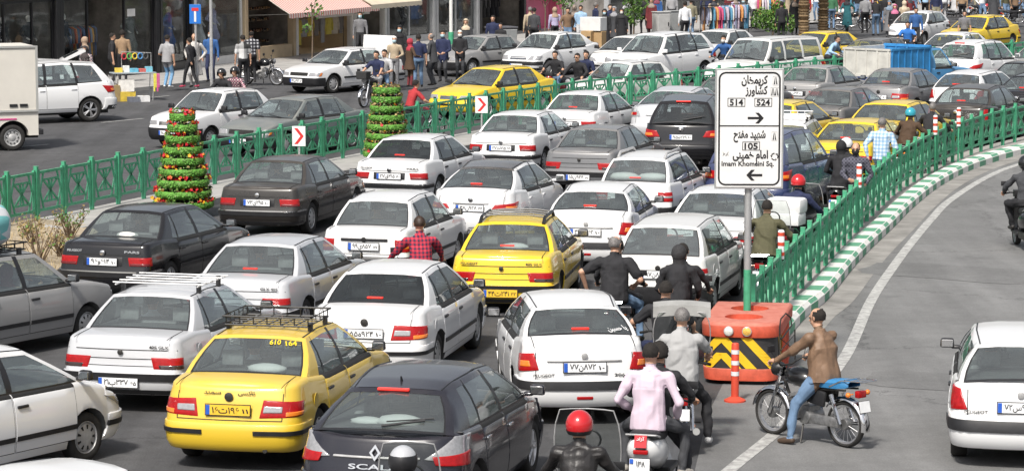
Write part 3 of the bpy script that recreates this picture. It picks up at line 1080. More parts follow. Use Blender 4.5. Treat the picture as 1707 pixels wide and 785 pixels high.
_acc.update(
 L=4.37, W=1.70, ar=-1.24, af=1.33, rw=.30, rcr=.28, rcf=.3, bulge=.12,
 plan=[(-2.2, .88), (-1.5, .97), (-.8, 1), (.8, 1), (1.5, .96), (2.2, .84)],
 rear=[(.2, .10), (.32, .03), (.5, 0), (.62, .03), (.9, .10), (1.05, .18)],
 top=[(-2.2, .98), (-1.95, 1.035), (-1.72, 1.04), (-.9, .98), (1.1, .93), (1.6, .85), (2.0, .72), (2.2, .62)],
 Wb=1.25, Rf=.40, Rr=-.92, Cb=-1.68, roofz=[(-1.0, 1.34), (-.3, 1.42), (.40, 1.37)], wr=[(-1, .50), (-.3, .55), (.4, .54)],
 cols=cols_sedan(1.25, .40, -.92, -1.68, -.05, -1.18), doors=[(-.045, 1.02), (-1.0, -.06)], mirror=PAINT, handle=PAINT,
 tail=[(((.40, .72), (.98, .70), (1.10, .83), (.46, .80)), REDL, .014), (((.66, .73), (.98, .72), (1.0, .76), (.66, .77)), ORANGEL, .02)],
 bump_rear=dict(z0=.24, z1=.6, s=1.25, mat='paint', lower=(.24, .32)), badge=(.89, .045, CHROME), plate_z=.735,
 extra=[(((-.34, .81), (.34, .81), (.34, .83), (-.34, .83)), HUBCAP, .02, 'boot_trim')], lines=[(-.62, .62, -.62, .94), (.62, .62, .62, .94)])
SPEC['accent'] = _acc
SPEC['accent_black_roof'] = dict(_acc, roof_mat=4, roof_material=mat('black_gloss_roof', (.02, .02, .022), .12, coat=.8, dust=.3))
_mz = dict(_acc)
_mz.update(
 L=4.49, W=1.755, ar=-1.26, af=1.38, rw=.32, plan=[(-2.25, .88), (-1.5, .97), (-.8, 1), (.8, 1), (1.5, .96), (2.25, .84)],
 top=[(-2.25, 1.0), (-2.0, 1.04), (-1.72, 1.045), (-.9, .97), (1.1, .92), (1.6, .85), (2.0, .72), (2.25, .62)],
 tail=[(((.50, .78), (.92, .76), (1.02, .90), (.54, .91)), CLEARL, .014), (((.60, .81), (.76, .805), (.76, .88), (.60, .885)), REDL, .022), (((.80, .805), (.92, .80), (.93, .87), (.80, .875)), ORANGEL, .022)],
 bump_rear=dict(z0=.22, z1=.58, s=1.25, mat='paint', lower=(.22, .34)), plate_z=.55, plate_off=.026)
SPEC['mazda'] = _mz
_log = dict(_206sd)
_log.update(
 L=4.25, W=1.74, ar=-1.30, af=1.33, rw=.305, rcr=.20, rcf=.24, bulge=.07,
 rear=[(.2, .10), (.32, .02), (.52, 0), (.58, .04), (.95, .07), (1.05, .12)],
 top=[(-2.15, 1.0), (-1.9, 1.06), (-1.62, 1.065), (-.9, .99), (1.0, .96), (1.5, .90), (1.9, .80), (2.15, .68)],
 Wb=1.10, Rf=.36, Rr=-1.0, Cb=-1.56, roofz=[(-1.05, 1.41), (-.3, 1.475), (.36, 1.44)], wr=.56, bump_front=dict(z0=.22, z1=.56, s=1.2, mat='paint', strip=(.44, .56), lower=(.26, .34)),
 cols=cols_sedan(1.10, .36, -1.0, -1.56, -.10, -1.10, quarter=False), doors=[(-.095, .92), (-1.0, -.11)],
 tail=[(((.66, .62), (.84, .62), (.86, .98), (.72, .98)), REDL, .014)],
 head=[(((.40, .62), (.86, .62), (.94, .76), (.50, .75)), CLEARL, .012)], grille=(.34, .62, .72, 3, CHROME),
 bump_rear=dict(z0=.24, z1=.56, s=1.22, mat='paint'), badge=(.90, .06, CHROME), plate_z=.62, extra=[], lines=[(-.62, .57, -.62, .95), (.62, .57, .62, .95)])
SPEC['logan'] = _log
_suv = dict(_206sd)
_suv.update(
 L=4.55, W=1.84, ar=-1.32, af=1.36, rw=.345, tw=.22, rcr=.24, rcf=.3, bulge=.10, sill=.30, zend=.34, zdoor=.40,
 rear=[(.3, .10), (.42, .02), (.6, 0), (.70, .04), (1.0, .10), (1.2, .16)], front=[(.3, .14), (.42, .03), (.6, 0), (.75, .06), (1.0, .16)],
 wprof=[(.3, .94), (.42, .98), (.65, 1.0), (.85, .985), (1.1, .93)],
 plan=[(-2.3, .92), (-1.5, .98), (-.8, 1), (.9, 1), (1.5, .97), (2.3, .86)],
 top=[(-2.3, 1.12), (-1.9, 1.13), (-.9, 1.09), (1.05, 1.05), (1.6, 1.0), (2.05, .90), (2.3, .80)],
 Wb=1.15, Rf=.50, Rr=-1.62, Cb=-2.02, roofz=[(-1.7, 1.60), (-.6, 1.68), (.5, 1.63)], wr=[(-1.6, .56), (-.4, .60), (.5, .58)],
 cols=[(1.15, .50, 'p'), (1.02, .40, 'w'), (.06, .0, 'b'), (-.03, -.09, 'w'), (-.92, -.84, 'b'), (-1.0, -.92, 'w'), (-1.75, -1.45, 'p'), (-2.02, -1.62, 'p')],
 doors=[(.0, 1.0), (-.96, -.015)], mould=None, rim='alloy', mirror=PAINT, handle=PAINT,
 bump_rear=dict(z0=.34, z1=.66, s=1.3, mat='paint', lower=(.34, .46)), bump_front=dict(z0=.32, z1=.66, s=1.25, mat='paint', lower=(.32, .42)),
 tail=[(((.50, .84), (1.06, .82), (1.14, 1.02), (.58, .98)), REDL, .016), (((.66, .87), (.92, .86), (.94, .93), (.68, .93)), ORANGEL, .022)],
 head=[(((.40, .76), (.92, .80), (1.02, .92), (.46, .88)), CLEARL, .012)], grille=(.36, .72, .86, 3, CHROME), badge=(1.02, .06, CHROME), plate_z=.84,
 wiper=True, brake3='top', rks=[0, .06, .3, .6, .86, 1.0], lines=[(-.8, .675, .8, .675)], extra=[], seat_f=.14, seat_r=-.80, rm=.10)
SPEC['suv'] = _suv
_suvd = dict(_suv, glass=GLASSD)
SPEC['suv_tinted'] = _suvd
_wag = dict(_suv)
_wag.update(L=4.7, rcr=.12, rcf=.14, bulge=.05, ar=-1.35, af=1.35, rw=.36, Rr=-1.98, Cb=-2.12,
   top=[(-2.35, 1.15), (-1.9, 1.15), (1.05, 1.10), (1.3, 1.08), (2.15, 1.0), (2.35, .90)],
   roofz=[(-2.0, 1.72), (-.6, 1.76), (.5, 1.74)], wr=.64, Rf=.62,
   cols=[(1.15, .62, 'p'), (1.02, .54, 'w'), (.12, .10, 'p'), (.02, .0, 'w'), (-.88, -.86, 'p'), (-1.0, -.98, 'w'), (-1.95, -1.85, 'p'), (-2.12, -1.98, 'p')],
   doors=[(.06, 1.0), (-.93, .045)], handle=BLACKP, mirror=BLACKP, rim='hubcap', bump_front=dict(z0=.36, z1=.62, s=1.2, mat='paint', strip=(.48, .6)))
SPEC['wagon'] = _wag
_ix = dict(_suv)
_ix.update(L=4.41, W=1.82, rcr=.32, rcf=.34, bulge=.14, rbulge=.16, Rr=-1.35, Cb=-1.92,
           plan=[(-2.2, .90), (-1.5, .97), (-.8, 1), (.9, 1), (1.5, .97), (2.2, .86)],
           roofz=[(-1.45, 1.56), (-.5, 1.635), (.5, 1.58)], wr=[(-1.4, .50), (-.4, .58), (.5, .57)],
           top=[(-2.2, 1.10), (-1.8, 1.14), (-.9, 1.08), (1.05, 1.02), (1.6, .95), (2.0, .85), (2.2, .76)],
           cols=[(1.15, .50, 'p'), (1.02, .40, 'w'), (.06, .0, 'b'), (-.03, -.09, 'w'), (-.95, -.80, 'b'), (-1.0, -.84, 'w'), (-1.45, -1.05, 'p'), (-1.92, -1.35, 'p')],
           tail=[(((.50, .78), (1.10, .84), (1.22, .98), (.72, .92)), REDL, .016)], plate_z=.86)
SPEC['crossover'] = _ix
def paint_mat(name, col, rough=.28, dust=0.0, coat=.7, metal=0.0):
 return mat('paint_' + name, col, rough, metal=metal, coat=coat, dust=dust, scale=2.2)
CARS = []
def plate_parts(root, sh, z, off, text, yellow=False, end='rear', w=.52, h=.115, pt=None):
 if pt is None:
  p = sh.endpt(z, 0, end, off)
 else:
  p = pt
 mb = MB()
 sg = 1 if end == 'rear' else -1
 mb.box((0, 0, 0), (w + .02, .008, h + .02), 2)
 mb.box((0, -.006, 0), (w, .006, h), 0)
 mb.box((-w / 2 + .025, -.0105, 0), (.046, .005, h - .006), 1)
 pl = obj('licence_plate', mb.mesh('licence_plate', [PLATEY if yellow else PLATEW, PLATEB, INK], merge=False), root, p + Vector((0, -.006 * sg, 0)), (R(-4) * sg if sg > 0 else 0, 0, 0 if sg > 0 else PI))
 if text:
  main, sub = text
  s0 = -w / 2 + .06
  tm = text_mesh(main.translate(FA), .105, INK, bold=.012, width=None)
  t = obj('plate_number', tm, pl, (-.025, -.0125, -.002))
  dx = t.dimensions.x or .3
  ext = max(v.co.x for v in tm.vertices) * 2 if len(tm.vertices) else .3
  t.scale = (.32 / max(ext, .05), 1, .92)
  if sub:
   tm2 = text_mesh(sub.translate(FA), .09, INK, bold=.01)
   e2 = max(v.co.x for v in tm2.vertices) * 2
   t2 = obj('plate_number', tm2, pl, (.205, -.0125, -.006))
   t2.scale = (.075 / max(e2, .03), 1, .75)
 return pl
def car(kind, paint, label, name='sedan', cat='car', anchor=None, px=None, head=0.0, plate=None, yellow=False, group='cars in the traffic jam', glass=None, steer=0.0, front_plate=None, brake_on=True, scale=1.0):
 """anchor: a point of the car (x, y, z) seen at photo pixel px; head: degrees to the right of straight ahead"""
 info = car_proto(kind)
 sh, sp = info['sh'], info['sp']
 if anchor is None or anchor == 'plate':
  a = sh.endpt(sp['plate_z'], 0, 'rear', sp.get('plate_off', .02))
 elif anchor == 'front':
  a = sh.endpt(.55, 0, 'front', 0)
 elif anchor == 'roof_rear':
  a = info['ends']['rear_window'](1.0, 0)
 elif anchor == 'roof_front':
  a = info['ends']['windscreen'](1.0, 0)
 elif anchor == 'wfr': a = Vector((sp['W'] / 2, sp['af'], 0))
 elif anchor == 'wfl': a = Vector((-sp['W'] / 2, sp['af'], 0))
 elif anchor == 'wrr': a = Vector((sp['W'] / 2, sp['ar'], 0))
 elif anchor == 'wrl': a = Vector((-sp['W'] / 2, sp['ar'], 0))
 else:
  a = Vector(anchor)
 rz = -R(head)
 p = at(px[0], px[1], a.z)
 off = Matrix.Rotation(rz, 3, 'Z') @ Vector((a.x, a.y, 0))
 root = thing(name, label, cat, (p.x - off.x, p.y - off.y, 0), rz, group)
 objs = []
 for (n, me, par, loc, rot) in info['parts']:
  o = obj(n, me, root if par < 0 else objs[par], loc, rot)
  for sl_ in range(len(me.materials)):
   if me.materials[sl_] == PAINT:
    o.material_slots[sl_].link = 'OBJECT'
    o.material_slots[sl_].material = paint
   elif glass and me.materials[sl_] in (GLASS, GLASSD) and n in ('rear_window', 'side_window'):
    o.material_slots[sl_].link = 'OBJECT'
    o.material_slots[sl_].material = glass
  if n == 'wheel' and steer and loc[1] > 0:
   o.rotation_euler.z += -R(steer)
  objs.append(o)
 if plate is not None:
  plate_parts(root, sh, sp['plate_z'], sp.get('plate_off', .02), plate, yellow)
 if front_plate is not None:
  plate_parts(root, sh, .42, .045, front_plate, yellow, end='front')
 CARS.append((root, kind, label))
 root['_k'] = kind
 return root
def local_on(root, kind):
 return _CARS[kind]
# ================================================================== PEOPLE
SKINC = [(.52, .30, .20), (.46, .26, .17), (.60, .38, .27)]
def cloth(name, col, noise=.18, scale=9, rough=.85):
 return mat('cloth_' + name, col, rough, noise=noise, scale=scale, bump=.25)
def skin(i):
 return mat('skin_%s' % 'abc'[i % 3], SKINC[i % 3], .5, noise=.08, scale=12)
HAIRB = mat('black_hair', (.016, .013, .011), .9, noise=.5, scale=60)
HAIRG = mat('grey_hair', (.16, .15, .145), .6, noise=.6, scale=60)
HAIRBR = mat('brown_hair', (.035, .018, .010), .55, noise=.5, scale=60)
EYEM = mat('dark_eye', (.01, .008, .007), .2)
LIPM = mat('lips', (.30, .12, .10), .5)
def limb(mb, a, b, ra, rb, n=10):
 """a closed capsule that tapers from a to b"""
 a, b = Vector(a), Vector(b)
 d = (b - a)
 L = d.length
 if L < 1e-6:
  d = Vector((0, 0, 1)); L = 1e-6
 d = d / L
 pts, rs = [], []
 for k in (0.02, .35, .7, .93):
  t = -math.cos(k * PI / 2)
  pts.append(a + d * ra * t); rs.append(ra * math.sin(k * PI / 2))
 for k in (0, .25, .5, .75, 1):
  pts.append(a.lerp(b, k)); rs.append(ra + (rb - ra) * k)
 for k in (.93, .7, .35, .02):
  t = math.cos(k * PI / 2)
  pts.append(b + d * rb * t); rs.append(rb * math.sin(k * PI / 2))
 mb.tube(pts, rs, n)
def ring_loft(mb, rings, n=16):
 """rings: (centre, axis x, axis y, rx, ry): a closed lofted trunk"""
 rows = []
 for c, ax, ay, rx, ry in rings:
  rows.append([c + ax * (rx * math.cos(2 * PI * k / n)) + ay * (ry * math.sin(2 * PI * k / n)) for k in range(n)])
 o = len(mb.v)
 mb.grid(rows, 0, close=True)
 mb.f.append(tuple(o + k for k in range(n))[::-1]); mb.m.append(0)
 e = o + (len(rows) - 1) * n
 mb.f.append(tuple(e + k for k in range(n))); mb.m.append(0)
def ik(a, c, l1, l2, pole):
 a, c, pole = Vector(a), Vector(c), Vector(pole)
 d = c - a
 L = min(d.length, (l1 + l2) * .995)
 if d.length < 1e-6:
  d = Vector((0, 0, -1))
 u = d.normalized()
 x = (l1 * l1 - l2 * l2 + L * L) / (2 * L)
 h = math.sqrt(max(0, l1 * l1 - x * x))
 p = pole - u * pole.dot(u)
 if p.length < 1e-6:
  p = Vector((1, 0, 0))
 p.normalize()
 return a + u * x + p * h, a + u * L
def hand_shape(mb, wrist, dirv, side, palm_n, k, grip, fine):
 """palm, four fingers of unequal length and a thumb from the side of the palm"""
 d = dirv.normalized()
 n = palm_n - d * palm_n.dot(d)
 n.normalize()
 s = d.cross(n)
 s.normalize()
 bits = [(wrist, wrist + d * .045 * k, .026 * k, .034 * k)]
 pw = wrist + d * .085 * k
 for q in (-1, 1):
  bits.append((wrist + d * .03 * k + s * q * .012 * k, pw + s * q * .022 * k, .022 * k, .016 * k))
 lens = [.066, .078, .072, .056]
 for i in range(4):
  o = (i - 1.5) * .0195 * k
  b = pw + s * o
  f1 = b + (d * (1 - grip * .55) + n * grip * .85).normalized() * lens[i] * .52 * k
  f2 = f1 + (d * (.75 - grip * 1.3) + n * (.3 + grip * .75)).normalized() * lens[i] * .5 * k
  r = .0095 * k if fine else .0115 * k
  bits.append((b, f1, r * 1.05, r))
  bits.append((f1, f2, r, r * .85))
 t0 = wrist + d * .03 * k - s * .026 * k
 t1 = t0 + (d * .6 - s * .75 + n * .35).normalized() * .038 * k
 t2 = t1 + (d * .85 + n * (.2 + grip * .6)).normalized() * .032 * k
 bits.append((t0, t1, .015 * k, .0125 * k))
 bits.append((t1, t2, .0125 * k, .0095 * k))
 return bits
def person(label, pose, loc, rz=0, H=1.74, top='dark', legs='darkt', skin_i=0, hair='short', hair_mat=None, group=None, fine=False,
           sleeves='long', shoes=None, fat=1.0, skirt=0.0, scarf=None, helmet=None, vis=None, mask=False, glasses=False, topm=None, legm=None, glove=None, name='person', voxel=None, yaw=0.0, parent=None, coat_hem=0.0, bare=True):
 """pose: joint targets in the person's own frame (x right, y forward), ground at z=0"""
 k = H / 1.74
 P = pose
 pelvis = Vector(P.get('pelvis', (0, 0, .93))) * 1.0
 lean = P.get('lean', 0.0)
 side = P.get('side', 0.0)
 X, Y, Z = Vector((1, 0, 0)), Vector((0, 1, 0)), Vector((0, 0, 1))
 tw = P.get('twist', 0.0)
 up = (Matrix.Rotation(-R(lean), 3, 'X') @ Matrix.Rotation(R(side), 3, 'Y')) @ Z
 curve = P.get('curve', 0.0)
 upc = Matrix.Rotation(-R(lean + curve), 3, 'X') @ Matrix.Rotation(R(side), 3, 'Y') @ Z
 sx = Matrix.Rotation(R(-tw), 3, 'Z') @ X
 sp = lambda t: pelvis + (up * min(t, .28) + upc * max(0, t - .28)) * k
 fw_ = up.cross(X) * -1
 fwc = sx.cross(upc) * -1
 if fwc.y < 0 and abs(tw) < 90: fwc = -fwc
 if fw_.y < 0: fw_ = -fw_
 f = fat
 mb = MB()
 segs = []          # (a, b, radius, zone)
 # trunk
 rings = [(sp(-.09), X, fw_, .125 * f * k, .115 * k), (sp(-.02), X, fw_, .165 * k * f, .125 * k * f), (sp(.08), X, fw_, .158 * k * f, .118 * k * f), (sp(.18), X, fw_, .150 * k * f, .112 * k * f),
             (sp(.30), sx, fwc, .165 * k * f, .118 * k * f), (sp(.40), sx, fwc, .180 * k, .112 * k * f), (sp(.46), sx, fwc, .178 * k, .10 * k), (sp(.505), sx, fwc, .115 * k, .075 * k), (sp(.535), sx, fwc, .058 * k, .058 * k)]
 ring_loft(mb, rings)
 segs.append((sp(.0), sp(.48), .13, 'top'))
 segs.append((sp(-.10), sp(-.03), .14, 'legs'))
 neck = sp(.50)
 hd = P.get('head', (0, 0))            # pitch (down positive), yaw (right positive)
 htil = Matrix.Rotation(-R(hd[1]), 3, 'Z') @ Matrix.Rotation(-R(hd[0]), 3, 'X')
 hup = (htil @ Z)
 hc = neck + upc * .05 * k + hup * .122 * k + Vector((0, .02 * k, 0))
 limb(mb, neck - upc * .02, hc - hup * .06 * k, .066 * k, .060 * k)
 segs.append((neck + upc * .03 * k, hc - hup * .05 * k, .055, 'skin'))
 # head
 hy = htil @ Y
 hx = htil @ X
 hm = MB()
 for (o, r, s3) in (((0, -.012, .022), .098, (.80, 1.0, .98)), ((0, .018, -.045), .074, (.80, .95, 1.05)), ((0, .03, -.082), .045, (.9, .85, .75))):
  hm2 = MB()
  hm2.sphere((0, 0, 0), r * k, 14, 10, sc=s3)
  mb.add([hc + hx * (v[0] + o[0] * k) + hy * (v[1] + o[1] * k) + hup * (v[2] + o[2] * k) for v in hm2.v], hm2.f)
 # nose, ears, brow
 limb(mb, hc + hy * .083 * k + hup * .005 * k, hc + hy * .108 * k - hup * .032 * k, .009 * k, .0145 * k, 8)
 limb(mb, hc + hy * .084 * k + hup * .022 * k - hx * .035 * k, hc + hy * .084 * k + hup * .022 * k + hx * .035 * k, .012 * k, .012 * k, 8)
 limb(mb, hc + hy * .088 * k - hup * .062 * k - hx * .016 * k, hc + hy * .088 * k - hup * .062 * k + hx * .016 * k, .0085 * k, .0085 * k, 8)
 for q in (-1, 1):
  limb(mb, hc + hx * q * .080 * k - hy * .012 * k + hup * .018 * k, hc + hx * q * .078 * k - hy * .008 * k - hup * .022 * k, .016 * k, .011 * k, 8)
 segs.append((hc + hup * .02 * k, hc - hup * .07 * k, .09, 'skin'))
 # arms
 sh_w = .196 * k
 for q, hk in ((-1, 'lh'), (1, 'rh')):
  shd = sp(.435) + sx * q * sh_w
  tgt = P.get(hk)
  if tgt is None:
   tgt = shd + Vector((q * .07, .03, -.56)) * k
  tgt = Vector(tgt)
  el, wr = ik(shd, tgt, .29 * k, .265 * k, P.get(hk + 'p', (q * .7, -.8, -.35)))
  limb(mb, sp(.425) + sx * q * .12 * k, shd, .075 * k, .062 * k * f)
  limb(mb, shd, el, .058 * k * (f * .5 + .5), .045 * k)
  limb(mb, el, wr, .043 * k, .028 * k)
  if sleeves == 'long':
   limb(mb, shd, el, .064 * k * (f * .5 + .5), .052 * k)
   limb(mb, el, el.lerp(wr, .93), .051 * k, .038 * k)
  else:
   limb(mb, shd, shd.lerp(el, .72), .068 * k * (f * .5 + .5), .064 * k)
  segs.append((shd, el, .055, 'top' if sleeves == 'long' else 'upper'))
  if sleeves != 'long':
   segs.append((shd, shd.lerp(el, .74), .066, 'top'))
   segs.append((shd.lerp(el, .86), el, .045, 'skin'))
  segs.append((el, el.lerp(wr, .9), .042, 'top' if sleeves == 'long' else 'skin'))
  d = P.get(hk + 'd')
  dv = Vector(d) if d else (wr - el)
  pn = Vector(P.get(hk + 'n', (-q * .9, .25, -.1)))
  hb = hand_shape(mb, wr, dv, q, pn, k, P.get('grip', .35), fine)
  for (a, b, ra, rb) in hb:
   limb(mb, a, b, ra, rb, 8)
  segs.append((wr + dv.normalized() * .015, wr + dv.normalized() * .15 * k, .03, 'hand'))
 # legs
 for q, fk in ((-1, 'lf'), (1, 'rf')):
  hip = pelvis + X * q * .088 * k - up * .03
  ft = Vector(P.get(fk, (q * .10, 0, .085)))
  kn, an = ik(hip, ft, .435 * k, .425 * k, P.get(fk + 'p', (q * .05, 1, 0)))
  lf = .5 + .5 * f
  limb(mb, hip, kn, .092 * k * lf, .064 * k)
  limb(mb, kn, an.lerp(kn, .08), .064 * k, .050 * k)
  segs.append((hip, kn, .08, 'legs'))
  segs.append((kn, an.lerp(kn, .06), .055, 'legs'))
  fd = Vector(P.get(fk + 'd', (q * .18, 1, 0))).normalized()
  dn = Vector((0, 0, -1)) if 'flat' not in P else Vector((0, 0, -1))
  limb(mb, an + dn * .025 * k - fd * .03, an + dn * .045 * k + fd * .10 * k, .043 * k, .040 * k)
  limb(mb, an + dn * .045 * k + fd * .08 * k, an + dn * .052 * k + fd * .155 * k, .042 * k, .030 * k)
  segs.append((an + dn * .03 - fd * .02, an + dn * .05 + fd * .17 * k, .045, 'shoe'))
 if skirt:
  zb = skirt
  bot = Vector((pelvis.x, pelvis.y + P.get('skirt_y', 0.0), zb))
  ring_loft(mb, [(bot, X, Y, .27 * k * f, .22 * k), (bot.lerp(pelvis, .5), X, Y, .225 * k * f, .175 * k), (pelvis, X, Y, .185 * k * f, .14 * k), (sp(.15), X, fw_, .165 * k * f, .125 * k), (sp(.35), sx, fwc, .175 * k, .125 * k)])
  segs.append((bot - Z * .02, sp(.2), .24, 'top'))
 if coat_hem:
  ring_loft(mb, [(sp(-coat_hem), X, fw_, .185 * k * f, .145 * k * f), (sp(-.02), X, fw_, .182 * k * f, .14 * k * f), (sp(.15), X, fw_, .168 * k * f, .128 * k * f), (sp(.3), sx, fwc, .17 * k * f, .122 * k * f)])
  segs.append((sp(-coat_hem), sp(.1), .185, 'top'))
 me0 = mb.mesh('body', [HAIRB], merge=False)
 o = bpy.data.objects.new('body', me0)
 COL.objects.link(o)
 vx = voxel or (.0085 if fine else .017)
 md = o.modifiers.new('remesh', 'REMESH'); md.mode = 'VOXEL'; md.voxel_size = vx
 sm = o.modifiers.new('smooth', 'SMOOTH'); sm.factor = .5; sm.iterations = 3 if fine else 2
 dg = bpy.context.evaluated_depsgraph_get()
 me = bpy.data.meshes.new_from_object(o.evaluated_get(dg))
 me.name = 'person'
 bpy.data.objects.remove(o)
 bpy.data.meshes.remove(me0)
 topm = topm or cloth(top, CLOTH[top])
 legm = legm or cloth(legs, CLOTH[legs])
 sk = skin(skin_i)
 shm = shoes or mat('dark_shoe', (.03, .026, .024), .5)
 gm = glove or sk
 zone_i = {'top': 0, 'upper': 0, 'legs': 1, 'skin': 2, 'shoe': 3, 'hand': 4}
 me.materials.clear()
 for m in (topm, legm, sk, shm, gm):
  me.materials.append(m)
 nf = len(me.polygons)
 if nf:
  cs = np.empty(nf * 3); me.polygons.foreach_get('center', cs); cs = cs.reshape(-1, 3)
  best = np.full(nf, 1e9); zi = np.zeros(nf, dtype=np.int32)
  for (a, b, r, z) in segs:
   a_, b_ = np.array(a), np.array(b)
   ab = b_ - a_
   t = np.clip(((cs - a_) @ ab) / max(ab @ ab, 1e-9), 0, 1)
   d = np.linalg.norm(cs - (a_ + t[:, None] * ab), axis=1) - r * k
   if z == 'upper': d = d + .012
   w_ = d < best
   best[w_] = d[w_]; zi[w_] = zone_i[z]
  me.polygons.foreach_set('material_index', zi)
  me.polygons.foreach_set('use_smooth', np.ones(nf, dtype=bool))
 if fine or vx < .02:
  # folds in the cloth
  nv = len(me.vertices)
  co = np.empty(nv * 3); me.vertices.foreach_get('co', co); co = co.reshape(-1, 3)
  no = np.empty(nv * 3); me.vertices.foreach_get('normal', no); no = no.reshape(-1, 3)
  cl = np.zeros(nv)
  lv = np.empty(len(me.loops), dtype=np.int32); me.loops.foreach_get('vertex_index', lv)
  lt = np.empty(nf, dtype=np.int32); me.polygons.foreach_get('loop_total', lt)
  cl[lv] = np.repeat((zi <= 1).astype(float), lt)
  rs = np.random.RandomState(len(label))
  w_ = np.zeros(nv)
  for q in range(7):
   d = rs.normal(size=3); d /= np.linalg.norm(d)
   fr = rs.uniform(13, 42)
   w_ += np.sin(co @ d * fr + 1.6 * np.sin(co @ rs.normal(size=3) * 9) + rs.uniform(0, 6)) * (30 / fr)
  co += no * (np.clip(w_, -2.2, 2.2) * .0046 * cl)[:, None]
  me.vertices.foreach_set('co', co.ravel())
 me.update()
 me['zones'] = 1
 root = bpy.data.objects.new(name, me)
 COL.objects.link(root)
 root.location = loc
 root.rotation_euler = (0, 0, rz)
 root['label'] = label
 root['category'] = 'person'
 if group:
  root['group'] = group
 hm_ = hair_mat or HAIRB
 def hb(nm, build, m, sm_=60):
  q = MB()
  build(q)
  q.v = [tuple(hc + hx * v[0] * k + hy * v[1] * k + hup * v[2] * k) for v in q.v]
  return obj(nm, q.mesh(nm, m if isinstance(m, list) else [m], smooth=sm_), root)
 def shell(q, r, sc, c, keep, n=22, m=14, mi=0, jit=0.0, th=.012):
  rows = []
  rnd = random.Random(hash(label) % 1000)
  vs = {}
  for i in range(m + 1):
   a = PI * i / m
   for j in range(n):
    d = Vector((math.sin(a) * math.cos(2 * PI * j / n), math.sin(a) * math.sin(2 * PI * j / n), math.cos(a)))
    rr = r * (1 + jit * (rnd.random() - .5))
    vs[i, j] = (d, Vector((d.x * sc[0] * rr + c[0], d.y * sc[1] * rr + c[1], d.z * sc[2] * rr + c[2])))
  for i in range(m):
   for j in range(n):
    ids = [(i, j), (i + 1, j), (i + 1, (j + 1) % n), (i, (j + 1) % n)]
    cd = sum((vs[x][0] for x in ids), Vector()) / 4
    if keep(cd):
     a = [vs[x][1] for x in ids]
     q.add(a, [(0, 1, 2, 3)], mi)
     ctr = Vector(c)
     q.add([ctr + (p - ctr) * (1 - th / r) for p in a], [(3, 2, 1, 0)], mi)
 if helmet is not None:
  hmat, full = helmet
  hb('helmet', lambda q: shell(q, .142, (.90, 1.04, .98), (0, -.008, .028), lambda d: not (d.y > .45 and -.55 < d.z < .22) and d.z > (-.82 if full else -.42), 28, 18, th=.02), hmat)
  hb('helmet_rim', lambda q: shell(q, .146, (.90, 1.04, .98), (0, -.008, .028), lambda d: not (d.y > .5 and -.55 < d.z < .22) and -.62 < d.z < (.38 if hmat.name.endswith('silver') else -.30) if not full else -.30 < d.z < -.18 and d.y < .4, 28, 30, th=.02), BLACKP)
  if full:
   hb('visor', lambda q: shell(q, .140, (.90, 1.04, .98), (0, -.006, .028), lambda d: d.y > .40 and -.30 < d.z < .28, 28, 18, th=.006), mat('dark_visor', (.01, .01, .012), .08, coat=1))
 elif scarf is not None:
  def sc_(q):
   shell(q, .128, (.88, 1.04, 1.06), (0, -.012, .012), lambda d: not (d.y > .52 and -.75 < d.z < .52), 24, 16, th=.012)
   rows = []
   for (z, rx, ry, yo) in ((-.06, .095, .10, -.02), (-.13, .085, .085, -.02), (-.17, .13, .105, -.01), (-.22, .19, .13, -.01), (-.30, .17, .135, -.02)):
    rows.append([(rx * math.cos(2 * PI * t / 20), yo + ry * math.sin(2 * PI * t / 20), z) for t in range(20)])
   q.grid(rows, close=True)
  hb('headscarf', sc_, scarf)
 elif hair == 'short':
  hb('hair', lambda q: shell(q, .105, (.84, 1.03, .99), (0, -.014, .024), lambda d: d.z > .45 - .1 * d.y and not (d.y > .86) or (d.y < .3 and d.z > -.1 - .34 * (d.y < -.25)), 30, 22, jit=.10, th=.018), hm_)
 elif hair == 'curly':
  hb('hair', lambda q: shell(q, .118, (.88, 1.03, 1.02), (0, -.014, .026), lambda d: d.z > .42 - .1 * d.y and not (d.y > .86) or (d.y < .2 and d.z > -.55), 26, 18, jit=.14, th=.02), hm_)
 elif hair == 'bald':
  hb('hair', lambda q: shell(q, .104, (.84, 1.03, .99), (0, -.014, .024), lambda d: (d.y < .25 and -.5 < d.z < .62 - .35 * d.y and (abs(d.x) > .3 or d.y < 0) and not (d.z > .5 and d.y > -.35)), 30, 22, jit=.10), hm_)
 if fine and sleeves == 'long' and scarf is None:
  q = MB()
  rows = []
  for rx, ry, t in ((.080, .074, .495), (.074, .070, .535), (.068, .064, .538), (.072, .066, .50)):
   rows.append([sp(t) + sx * (rx * k * math.cos(2 * PI * j / 18)) + fwc * (ry * k * math.sin(2 * PI * j / 18)) for j in range(18)])
  q.grid(rows, close=True)
  obj('collar', q.mesh('collar', [topm], smooth=60), root)
 # eyes
 if fine or not helmet:
  for s_ in (-1, 1):
   hb('eye', lambda q: q.sphere((s_ * .031, .080, .004), .0105, 8, 6), EYEM)
 if mask:
  hb('face_mask', lambda q: shell(q, .088, (.88, 1.16, 1.0), (0, .012, -.045), lambda d: d.y > .2 and -.75 < d.z < .42, 20, 14, th=.006), mask if not isinstance(mask, bool) else mat('blue_mask', (.45, .62, .68), .7))
 if glasses:
  def gls(q):
   for s_ in (-1, 1):
    q.box((s_ * .034, .104, .006), (.052, .008, .036))
    q.tube([(s_ * .062, .100, .012), (s_ * .086, -.01, .012)], .004, 5)
  hb('sunglasses', gls, EYEM, 30)
 root['_hc'] = tuple(hc)
 return root
